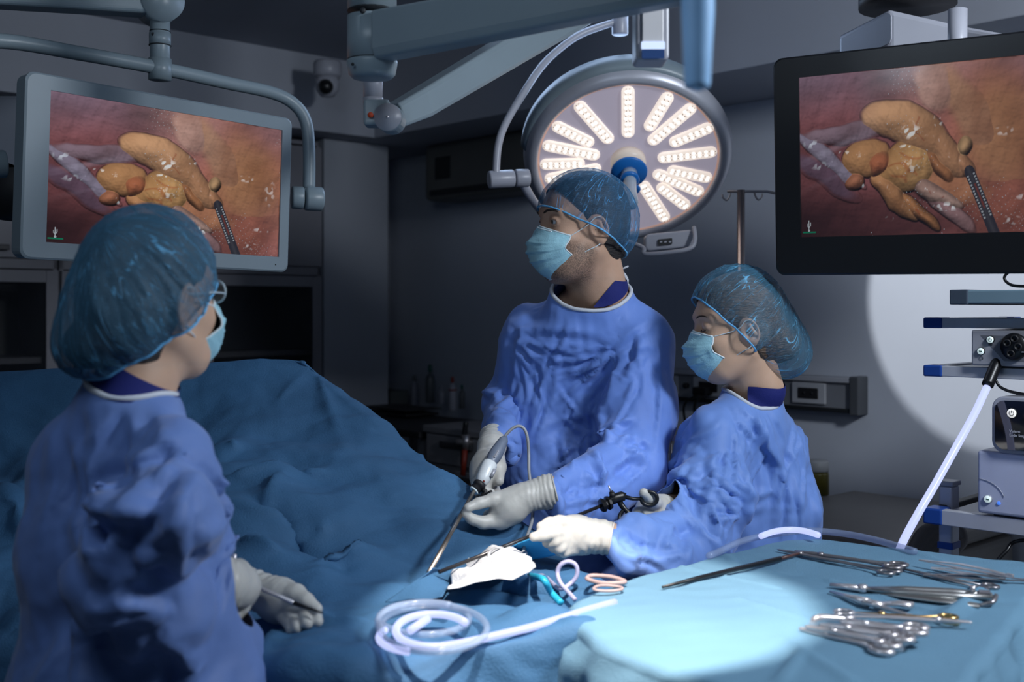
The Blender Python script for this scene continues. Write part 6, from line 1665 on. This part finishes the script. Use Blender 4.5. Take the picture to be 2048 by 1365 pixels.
def ringed(a, b, label, ring_r=.013, m=None, jaw=.38, spread=.012, thick=.0032, group=None, curve=0., open_=.0):
    """ring-handled clamp or scissors lying on the table: a = jaw tip, b = ring end (space points)"""
    m = m or M_steel; d = nrm(b - a); s = nrm(np.cross(EZ, d)); L = np.linalg.norm(b - a); pv = a + d * L * jaw
    r = empty('surgical_clamp', a, label, 'clamp', group)
    for sg in (-1, 1):
        rc_ = b - d * ring_r + s * sg * spread
        h = mk('shank', tube(spline([pv - d * .004, pv + d * .012 + s * sg * .003, pv + d * (L * (1 - jaw)) * .5 + s * sg * (.004 + open_), rc_ - d * ring_r], 6), [thick] * 12 + [thick * .85] * 7, 8, flat=.7), m, r)
        mk('finger_ring', tube([rc_ + d * ring_r * 1.15 * math.cos(t) + s * ring_r * .9 * math.sin(t) for t in np.linspace(0, 2 * PI, 18, endpoint=False)], thick * .9, 8, closed=True), m, h)
        mk('jaw', tube(spline([pv, pv - d * L * jaw * .5 - s * sg * .0018 + s * curve * .4, a - s * sg * .001 + s * curve], 5), np.linspace(thick * 1.1, thick * .45, 11), 8), m, r)
    mk('box_joint', cyl(pv - EZ * .0035, pv + EZ * .0045, .0055, seg=16), m, r)
    return r


def forceps(a, b, label, w=.010, m=None, tipw=.0015, group=None, gap=.006):
    m = m or M_steel; d = nrm(b - a); s = nrm(np.cross(EZ, d)); L = np.linalg.norm(b - a)
    r = empty('tissue_forceps', a, label, 'forceps', group)
    for sg in (-1, 1):
        q = [(0, tipw, .0008), (.2, .003, gap * .5), (.45, w * .5, gap), (.75, w * .5, gap * .8), (.95, w * .45, .002), (1, w * .35, .001)]
        V = []; 
        for t, hw, off in q:
            c = a + d * L * t + s * sg * off * .4 + EZ * (off if sg > 0 else 0)
            for x, z in ((-1, 0), (1, 0), (1, 1), (-1, 1)): V.append(c + s * x * hw + EZ * (z * .0016))
        n = len(q); F = [(0, 1, 2, 3), tuple(4 * (n - 1) + k for k in (3, 2, 1, 0))] + [(4 * i + k, 4 * i + 4 + k, 4 * i + 4 + (k + 1) % 4, 4 * i + (k + 1) % 4) for i in range(n - 1) for k in range(4)]
        mk('blade', (np.array(V), F), m, r, smooth=False, bevel=.0005)
    mk('tail_joint', box(b - d * .004 + EZ * .003, (.012, w * .7, .006), np.array([d, s, EZ]).T), m, r, smooth=False, bevel=.001)
    return r


ringed(T(1590, 1103, .010), T(1806, 1134, .012), 'long slim clamp, far end of the table, rings toward the middle', .014, M_steeld, .25, .013, .0042)
# round loop tip of that clamp's neighbour
ringed(T(1556, 1100, .008), T(1792, 1146, .008), 'long ring-tipped sponge clamp lying beside the slim one at the far edge', .013, M_steeld, .2, .012, .0032)
r = empty('scissors', T(1995, 1168), 'dark scissors pointing right from the far clamp rings', 'scissors')
a, b = T(1805, 1138), T(1955, 1172); d = nrm(b - a); s = nrm(np.cross(EZ, d))
for sg in (-1, 1):
    mk('blade', tube([a, a * .5 + b * .5 + s * sg * .004, b + s * sg * .012], [.0035, .0045, .003], 8, flat=.5), M_steeld, r)
    mk('finger_ring', tube([b + s * sg * .016 + d * .014 + d * .014 * math.cos(t) + s * .011 * math.sin(t) for t in np.linspace(0, 2 * PI, 16, endpoint=False)], .003, 8, closed=True), M_steeld, r)
forceps(T(1838, 1122, .014), T(2024, 1156, .014), 'bright straight forceps, farthest right on the table', .011)
forceps(T(1862, 1138, .008), T(2010, 1158, .006), 'grooved forceps lying just in front of the farthest bright one', .014, M_steel, .004)
forceps(T(1846, 1152, .006), T(2060, 1164, .006), 'slim dark forceps reaching over the right table edge', .007, M_steeld)
# needle holders / big handle group (1660..1990, 1165..1215)
r = empty('needle_holder', T(1660, 1170), 'heavy satin needle holder with thick flat handles in the middle row', 'needle holder')
a, pv, b = T(1660, 1170, .010), T(1725, 1178, .010), T(1985, 1193, .012); d = nrm(b - a); s = nrm(np.cross(EZ, d))
mk('jaw', tube([a + s * .004, pv + s * .002], [.002, .006], 8), M_steel, r); mk('jaw', tube([a - s * .004, pv - s * .002], [.002, .006], 8), M_steel, r)
mk('box_joint', cyl(pv - EZ * .005, pv + EZ * .006, .008), M_steel, r)
for sg in (-1, 1):
    mk('handle', tube([pv, pv * .65 + b * .35 + s * sg * .010, pv * .3 + b * .7 + s * sg * .014, b + s * sg * .006], [.005, .0085, .0085, .006], 12, flat=.7), mat('satin_steel', (.46, .46, .45), .4, 1.), r)
mk('ratchet', box(b - d * .012 + EZ * .004, (.018, .022, .006), np.array([d, s, EZ]).T), M_steeld, r, smooth=False, bevel=.001)
mk('pin', cyl(b - d * .03 + EZ * .004, b - d * .03 + EZ * .014, .004, seg=14), M_steel, r)
r = empty('retractor', T(1780, 1205), 'broad grey retractor blade lying in front of the needle holder', 'retractor')
V, F = join(tube([T(1716, 1180, .004), T(1790, 1190, .006), T(1870, 1200, .006), T(1960, 1212, .005)], [.006, .012, .014, .012], 12, flat=.25, up=EZ)); mk('blade', (V, F), mat('satin_steel', (.46, .46, .45), .4, 1.), r)
mk('hook', tube(spline([T(1960, 1212, .005), T(1985, 1205, .012), T(1992, 1192, .018)], 5), .004, 8), M_steeld, r)
r = empty('bone_rongeur', T(1662, 1186), 'pale jointed rongeur with one broad flat handle, second row', 'rongeur')
a, pv = T(1660, 1184, .006), T(1735, 1206, .008)
mk('jaw', tube([a, a * .5 + pv * .5, pv], [.002, .0045, .008], 10), M_steel, r)
mk('joint', tube([T(1728, 1204, .008), T(1765, 1212, .008)], [.009, .009], 12, flat=.6), M_steel, r)
mk('handle', tube([T(1755, 1208, .009), T(1800, 1208, .009), T(1823, 1212, .009)], [.006, .010, .012], 12, flat=.45), M_steel, r)
mk('handle', tube([T(1750, 1212, .006), T(1800, 1226, .005), T(1850, 1240, .005)], [.005, .003, .002], 8), M_steel, r)
ringed(T(1700, 1226, .006), T(1915, 1240, .006), 'gold-ringed needle holder in the third row', .012, M_gold, .30, .014, .0030)
ringed(T(1944, 1246, .012), T(1672, 1228, .012), 'long clamp lying over the gold rings with its own rings at the left', .012, M_steel, .25, .012, .0036)
r = empty('hook_retractor', T(1625, 1243), 'curved-tip retractor with its hook at the left, fourth row', 'retractor')
mk('hook', tube(spline([T(1628, 1250, .004), T(1632, 1240, .012), T(1650, 1237, .014), T(1690, 1240, .010)], 6), np.linspace(.007, .0055, 19), 10), M_steel, r)
mk('shaft', tube([T(1690, 1240, .010), T(1760, 1252, .007), T(1812, 1264, .007)], [.0055, .0075, .0085], 10, flat=.6), M_steel, r)
for k, (x0, y0, x1, y1) in enumerate(((1600, 1258, 1790, 1302), (1612, 1254, 1802, 1290), (1640, 1250, 1826, 1276), (1680, 1244, 1850, 1262))):
    ringed(T(x0, y0, .006 + .006 * k), T(x1, y1, .006 + .006 * k), ['nearest haemostat of the ringed row, shank to the left', 'second haemostat from the front in the ringed row', 'third haemostat from the front in the ringed row', 'fourth haemostat, farthest of the ringed row'][k], .0135, M_steel, .3, .013, .0052, 'haemostats with rings side by side at the near side of the table')
# long black instrument on the table and peach-coloured band at the left corner
r = empty('laparoscopic_shaft', T(1335, 1172), 'long black laparoscopic instrument shaft lying across the far left of the table', 'instrument')
mk('shaft', tube([T(1325, 1175, .007), T(1400, 1156, .008), T(1560, 1118, .010)], [.0022, .0042, .0048], 12), M_black, r)
mk('tip', tube([T(1560, 1118, .010), T(1597, 1108, .010)], [.0036, .0028], 10), mat('brown_tip', (.09, .04, .035), .4), r)
r = empty('rubber_band_loop', T(1210, 1166), 'pinkish rubber loops on the left corner of the instrument table', 'band')
M_peach = mat('peach_rubber', (.38, .28, .27), .5)
mk('loop', tube(spline([T(1182, 1162, .010), T(1174, 1157, .012), T(1186, 1152, .013), T(1224, 1155, .013), T(1250, 1164, .010), T(1232, 1167, .010), T(1205, 1167, .009)], 6, closed=True), .0038, 10, closed=True), M_peach, r)
mk('loop', tube(spline([T(1188, 1180, .008), T(1200, 1172, .010), T(1236, 1174, .008), T(1244, 1179, .007), T(1220, 1183, .006)], 6, closed=True), .0025, 8, closed=True), M_peach, r)

# ------------------------------------------------------------------ equipment cart at the right
fa = nrm(V3(.165, -.16, 0)); ga = nrm(V3(.60, .80, 0)); ga = nrm(ga - fa * (ga @ fa)); RC = np.array([fa, ga, EZ]).T
c00 = V3(1.0, 2.75, 0)    # front left corner


def C(s, t, z): return c00 + fa * s + ga * t + EZ * z


def cbox(s0, s1, t0, t1, z0, z1): return box(C((s0 + s1) / 2, (t0 + t1) / 2, (z0 + z1) / 2), (s1 - s0, t1 - t0, z1 - z0), RC)


cart = empty('equipment_cart', C(.3, .25, 0), 'aluminium equipment cart with blue corner caps at the right edge', 'cart')
def zpx(py, Y): return EYE - (py - HORIZON) / FPX * Y
YS = 2.75
W_ = .62; D_ = .50
for k, (pyt, pyb, col, cap_) in enumerate(((636, 656, M_alu, M_blue), (731, 752, M_alu, M_blue), (1016, 1046, M_alu, M_blue))):
    z1, z0 = zpx(pyt, YS), zpx(pyb, YS)
    sh = mk('shelf', cbox(.05, W_ - .05, .02, D_, z0 + .004, z1 - .002), M_white2, cart, smooth=False, bevel=.002)
    mk('front_rail', cbox(.04, W_ - .04, -.004, .022, z0, z1), M_alu, sh, smooth=False, bevel=.002)
    mk('side_rail', join(cbox(-.0, .024, .05, D_ - .03, z0, z1)), M_alu if k < 2 else M_blackm, sh, smooth=False, bevel=.003)
    mk('corner_cap', cbox(-.004, .042, -.008, .05, z0 - .001, z1 + .001), cap_, sh, smooth=False, bevel=.004)
    mk('corner_cap', cbox(W_ - .042, W_ + .004, -.008, .05, z0 - .001, z1 + .001), cap_, sh, smooth=False, bevel=.004)
    mk('corner_cap', cbox(-.004, .042, D_ - .05, D_ + .004, z0 - .001, z1 + .001), M_blue, sh, smooth=False, bevel=.004)
zlow = zpx(1030, YS)
p_ = on_plane(1863, 1000, C(0, .10, 0), V3(0, 1, 0))
mk('post', join(cbox(.0, .035, .07, .115, .08, zpx(968, YS + .08))), M_alu, cart, smooth=False, bevel=.006, seg=3)
mk('post_cap', cbox(-.003, .038, .067, .118, zpx(968, YS + .08), zpx(958, YS + .08)), M_white2, cart, smooth=False, bevel=.003)
mk('post_band', cbox(-.002, .037, .068, .117, zpx(1097, YS + .05), zpx(1083, YS + .05)), M_blue, cart, smooth=False, bevel=.002)
mk('rear_post', cbox(W_ * .5 - .03, W_ * .5 + .03, D_ - .08, D_ - .02, .1, zpx(560, YS + .35)), M_alu, cart, smooth=False, bevel=.006)
mk('base', cbox(-.02, W_ + .02, .0, D_, .10, .17), M_white2, cart, smooth=False, bevel=.02, seg=3)
for a in (.04, W_ - .04):
    for b in (.05, D_ - .05):
        mk('castor', cyl(C(a - .015, b, .05), C(a + .015, b, .05), .048, seg=20), M_black, cart)
# top keyboard shelf bar
z1, z0 = zpx(581, 2.62), zpx(608, 2.62)
ts = mk('top_tray', cbox(.10, W_ + .1, -.06, .40, z0, z1), mat('tray_teal', (.17, .26, .32), .4), cart, smooth=False, bevel=.003)
mk('tray_end', cbox(.085, .128, -.065, .40, z0 - .002, z1 + .002), mat('tray_end', (.06, .08, .11), .4), ts, smooth=False, bevel=.003)
ar = mk('tray_bracket', join(cbox(.245, .263, .10, .16, zpx(640, YS), z0), cbox(.29, .31, .10, .16, zpx(640, YS), z0)), M_blackm, cart, smooth=False, bevel=.002)
mk('clamp_screw', join(cyl(C(.345, .05, zpx(636, YS)), C(.345, .05, zpx(622, YS)), .006), cyl(C(.345, .05, zpx(624, YS)), C(.345, .05, zpx(620, YS)), .010), cbox(.30, .38, .03, .07, zpx(637, YS), zpx(633, YS))), M_black, cart)
mk('chrome_tube', cyl(C(.278, .12, zpx(640, YS)), C(.278, .12, z0), .006), M_steel, cart)
# power brick and lead on the tray
pb = empty('power_supply', C(.40, .1, z1), 'black power brick with looping lead on top of the cart', 'power supply')
mk('brick', cbox(.235, .46, .03, .12, z1 + .0005, z1 + .028), M_black, pb, smooth=False, bevel=.005)
mk('lead', tube(spline([C(.235, .07, z1 + .012), C(.21, .07, z1 + .010), C(.175, .07, z1 + .014), C(.160, .07, z1 + .032), C(.185, .07, z1 + .050), C(.25, .07, z1 + .052), C(.35, .07, z1 + .045), C(.45, .08, z1 + .035)], 6), .0035, 8), M_black, pb)
mk('strain_relief', tube([C(.238, .07, z1 + .012), C(.205, .07, z1 + .010)], [.006, .0038], 10), M_blackm, pb)


def icon_button(parent, P, rr_, face_m, ring_m, kind, nn):
    Rn = frame_z(nn); ux = nrm(np.cross(EZ, nn)); uy = EZ
    b_ = mk('button', lathe([(rr_ * 1.15, 0), (rr_ * 1.15, .003), (rr_ * .98, .004)], P, nn, 30), ring_m, parent)
    mk('button_face', lathe([(rr_, .003), (rr_ * .97, .0052)], P, nn, 30), face_m, b_)
    Q = P + nn * .0054
    def q(x, y): return Q + ux * x * rr_ + uy * y * rr_
    arc = [q(.5 * math.cos(t), .5 * math.sin(t)) for t in np.linspace(PI / 2 + .6, PI / 2 + 2 * PI - .6, 18)]
    if kind == 'power': mk('power_symbol', join(tube(arc, rr_ * .07, 6), tube([q(0, .62), q(0, .05)], rr_ * .08, 6)), M_blackm, b_)
    else: mk('drop_symbol', join(lathe([(.001, 0), (rr_ * .22, .001)], q(-.18, 0), nn, 12), lathe([(.001, 0), (rr_ * .22, .001)], q(.25, -.05), nn, 12)), M_green, b_)
    return b_


NF = -ga
lit_btn = mat('lit_button', (.7, .78, .8), .4, emis=(.8, 1, .98), estr=.42)
# light source unit (upper)
zt_, zb_ = zpx(659, YS), zpx(727, YS)
u1 = empty('light_source', C(.35, .2, zb_), 'grey light source unit with round black port on the upper cart shelf', 'medical device')
M_dev = mat('device_grey', (.36, .36, .40), .4, .1)
s_l = .118
mk('case', cbox(s_l, .56, -.02, .40, zb_, zt_), M_dev, u1, smooth=False, bevel=.004)
mk('feet', cbox(s_l + .04, .53, .0, .36, zpx(731, YS) + .0, zb_), M_black, u1, smooth=False)
tri = [C(s_l + .022, -.0205, zt_ - .012), C(s_l + .30, -.0205, zt_ - .012), C(s_l + .30, -.0205, zb_ + .01), C(s_l + .075, -.0205, zb_ + .012)]
mk('inset_panel', (np.array(tri + [p + ga * .003 for p in tri]), [(0, 3, 2, 1), (4, 5, 6, 7), (0, 1, 5, 4), (1, 2, 6, 5), (2, 3, 7, 6), (3, 0, 4, 7)]), mat('panel_grey', (.14, .145, .165), .4), u1, smooth=False)
icon_button(u1, C(s_l + .046, -.0215, zpx(679, 2.66)), .0078, lit_btn, M_black, 'power', NF)
icon_button(u1, C(s_l + .024, -.0205, zpx(702, 2.66)), .0078, lit_btn, M_seam, 'drop', NF)
mk('power_mark', tube([C(s_l + .024 + .004 * math.cos(t), -.0212, zpx(716, 2.66) + .004 * math.sin(t)) for t in np.linspace(0, 2 * PI, 16, endpoint=False)], .0005, 5, closed=True), M_seam, u1)
pc = C(s_l + .100, -.021, zpx(692, 2.64))
pt = mk('port', lathe([(.030, 0), (.031, .006), (.028, .012), (.012, .013), (.001, .013)], pc, NF, 40), M_black, u1)
for a, b in ((-.012, .008), (.012, .0), (-.004, -.016), (.004, .018)):
    mk('port_hole', lathe([(.009, .012), (.009, .017), (.006, .018), (.006, .014)], pc + fa * a + EZ * b, NF, 20), M_blackm, pt)
mk('port_label', cbox(s_l + .12, s_l + .135, -.036, -.0345, zpx(703, 2.64), zpx(701, 2.64)), M_silver, pt, smooth=False)
# pump unit with glossy black front
zt_, zb_ = zpx(787, 2.70), zpx(905, 2.62)
u2 = empty('insufflator', C(.35, .2, zb_), 'rounded device with glossy black front and lit power button', 'medical device')
x0_, x1_ = .165, .50
zc_ = (zt_ + zb_) / 2; hh = zt_ - zb_
mk('case', prism(rrect(x1_ - x0_, hh, .028, 8), C((x0_ + x1_) / 2, .15, zc_), fa, EZ, -.20, .17), M_white2, u2, smooth=False, bevel=.004, seg=3)
mk('front_glass', prism(rrect(x1_ - x0_ - .018, hh - .018, .022, 8), C((x0_ + x1_) / 2 + .0, -.022, zc_), fa, EZ, -.002, .0025), mat('gloss_black', (.004, .004, .006), .06, coat=1.), u2, smooth=False)
icon_button(u2, C(x0_ + .048, -.0235, zpx(824, 2.62)), .0105, mat('lit_white', (.75, .78, .78), .4, emis=(1, .98, .93), estr=.55), M_seam, 'power', NF)


def txt(body, P, size, m, parent, ux, uz=EZ):
    cu = bpy.data.curves.new('lettering', 'FONT'); cu.body = body; cu.size = size; cu.extrude = .0003
    o = bpy.data.objects.new('tmp_text', cu); COL.objects.link(o); dg = bpy.context.evaluated_depsgraph_get()
    me = o.evaluated_get(dg).to_mesh(); V = np.array([v.co[:] for v in me.vertices]); F = [tuple(p.vertices) for p in me.polygons]
    bpy.data.objects.remove(o); nn = np.cross(ux, uz)
    W = P + V[:, :1] * ux + V[:, 1:2] * uz + V[:, 2:3] * nn
    return mk('lettering', (W, F), m, parent, smooth=False)


M_let = mat('lettering_white', (.5, .5, .55), .5)
txt('Visions', C(x0_ + .042, -.0253, zpx(862, 2.62)), .0085, M_let, u2, fa)
txt('Endo Surgery', C(x0_ + .042, -.0253, zpx(870, 2.62)), .0085, M_let, u2, fa)
txt('LAMP', C(s_l + .040, -.0212, zpx(690.5, 2.66)), .0042, M_seam, u1, fa)
# lower silver unit
zt_, zb_ = zpx(900, 2.66), zpx(1029, 2.66)
u3 = empty('video_processor', C(.35, .2, zb_), 'silver-lilac processor box with round lit button on the lower cart shelf', 'medical device')
x0_ = .128
mk('case', cbox(x0_, .56, -.01, .38, zlow + .022, zt_), mat('device_lilac', (.50, .53, .68), .35, .1), u3, smooth=False, bevel=.007, seg=3)
mk('foot', cbox(x0_ + .03, .53, .01, .35, zlow + .012, zlow + .022), M_black, u3, smooth=False)
zz = zpx(998, 2.64)
icon_button(u3, C(x0_ + .026, -.0105, zz), .0085, lit_btn, M_silver, 'drop', NF)
mk('blue_lamp', lathe([(.0045, 0), (.004, .002), (.001, .003)], C(x0_ + .050, -.0105, zz - .007), NF, 14), mat('blue_led', (.02, .1, .6), .3, emis=(.1, .3, 1), estr=.6), u3)
arc = [C(x0_ + .004 + .06 * math.sin(t), -.0112, zz + .045 - .05 * (1 - math.cos(t)) * 1.0) for t in np.linspace(0, 1.3, 14)]
mk('front_groove', tube(arc, .0007, 5), M_silver, u3)
mk('vent_slots', join(*[cbox(.20 + k * .012, .203 + k * .012, .05, .2, zt_ + .0, zt_ + .0006) for k in range(12)]), M_seam, u3, smooth=False)
# black cable between shelves, and bundle behind the post
r = empty('cart_cable', C(.2, .1, zpx(760, YS)), 'black cable sagging below the middle cart shelf', 'cable')
mk('cable', tube(spline([C(.165, .0, zpx(752, YS)), C(.178, .0, zpx(768, YS)), C(.21, .0, zpx(777, YS)), C(.26, .0, zpx(779, YS)), C(.33, .02, zpx(770, YS))], 6), .0035, 8), M_black, r)
r = empty('hanging_cable', at(2010, 1100, 2.6), 'black cable slanting down under the lower cart shelf', 'cable')
mk('cable', tube(spline([C(.34, .02, zlow - .02), at(2040, 1082, 2.62), at(2012, 1104, 2.62), at(1992, 1130, 2.62), at(1985, 1180, 2.62)], 6), .0045, 8), M_black, r)
r = empty('hose_bundle', C(.10, .3, 0), 'dim bundle of grey hoses under the cart behind its post', 'hoses')
for k in range(4):
    zz_ = .80 - k * .03
    mk('hose', tube(spline([at(1825 + k * 8, 1100 + 5 * k, 3.1), at(1850 + 12 * k, 1062 + 6 * k, 3.12), at(1905 + 4 * k, 1048 + 10 * k, 3.14), at(1925 - 4 * k, 1080 + 6 * k, 3.12), at(1905, 1120, 3.1), at(1900 + k * 9, 1300, 3.1)], 6), .016, 10), mat('hose_grey', (.11, .10, .10), .5), r)

# ------------------------------------------------------------------ last small things
mg = [c for c in man.children if c.name.startswith('surgical_gown')][0]
mk('neck_tie', tube([at(1224, 548, 2.80), at(1240, 540, 2.80), at(1256, 533, 2.79)], .0055, 8, flat=.4), M_bind, mg)
mk('back_collar', tube(spline([at(1226, 552, 2.80), at(1244, 548, 2.80), at(1253, 562, 2.80), at(1256, 580, 2.78)], 5), [.006] * 5 + [.010] * 6 + [.006] * 5, 8, flat=.6), M_bind, mg)
r = empty('table_side_rail', at(1338, 874, 2.95), 'short lilac-blue rail visible between the two surgeons', 'rail')
mk('rail', box(at(1338, 874, 2.95), (.085, .01, .016), np.array([nrm(at(1358, 880, 2.95) - at(1318, 868, 2.95)), V3(0, 1, 0), V3(0, 0, 1)]).T), mat('rail_lilac', (.40, .38, .62), .4), r, smooth=False, bevel=.002)
mk('holder', cyl(at(1338, 878, 2.95), V3(at(1338, 878, 2.95)[0], 2.95, .02), .008), M_steeld, r)
r = empty('grey_hose', at(1325, 900, 2.97), 'dark grey hose hanging between the two surgeons', 'hose')
mk('hose', tube(spline([at(1322, 872, 2.98), at(1324, 900, 3.0), at(1330, 930, 3.0), at(1326, 960, 3.0), at(1318, 1000, 3.0), V3(.39, 3.0, .5), V3(.40, 3.0, .02)], 6), .009, 10), mat('hose_dark', (.05, .05, .055), .5), r)
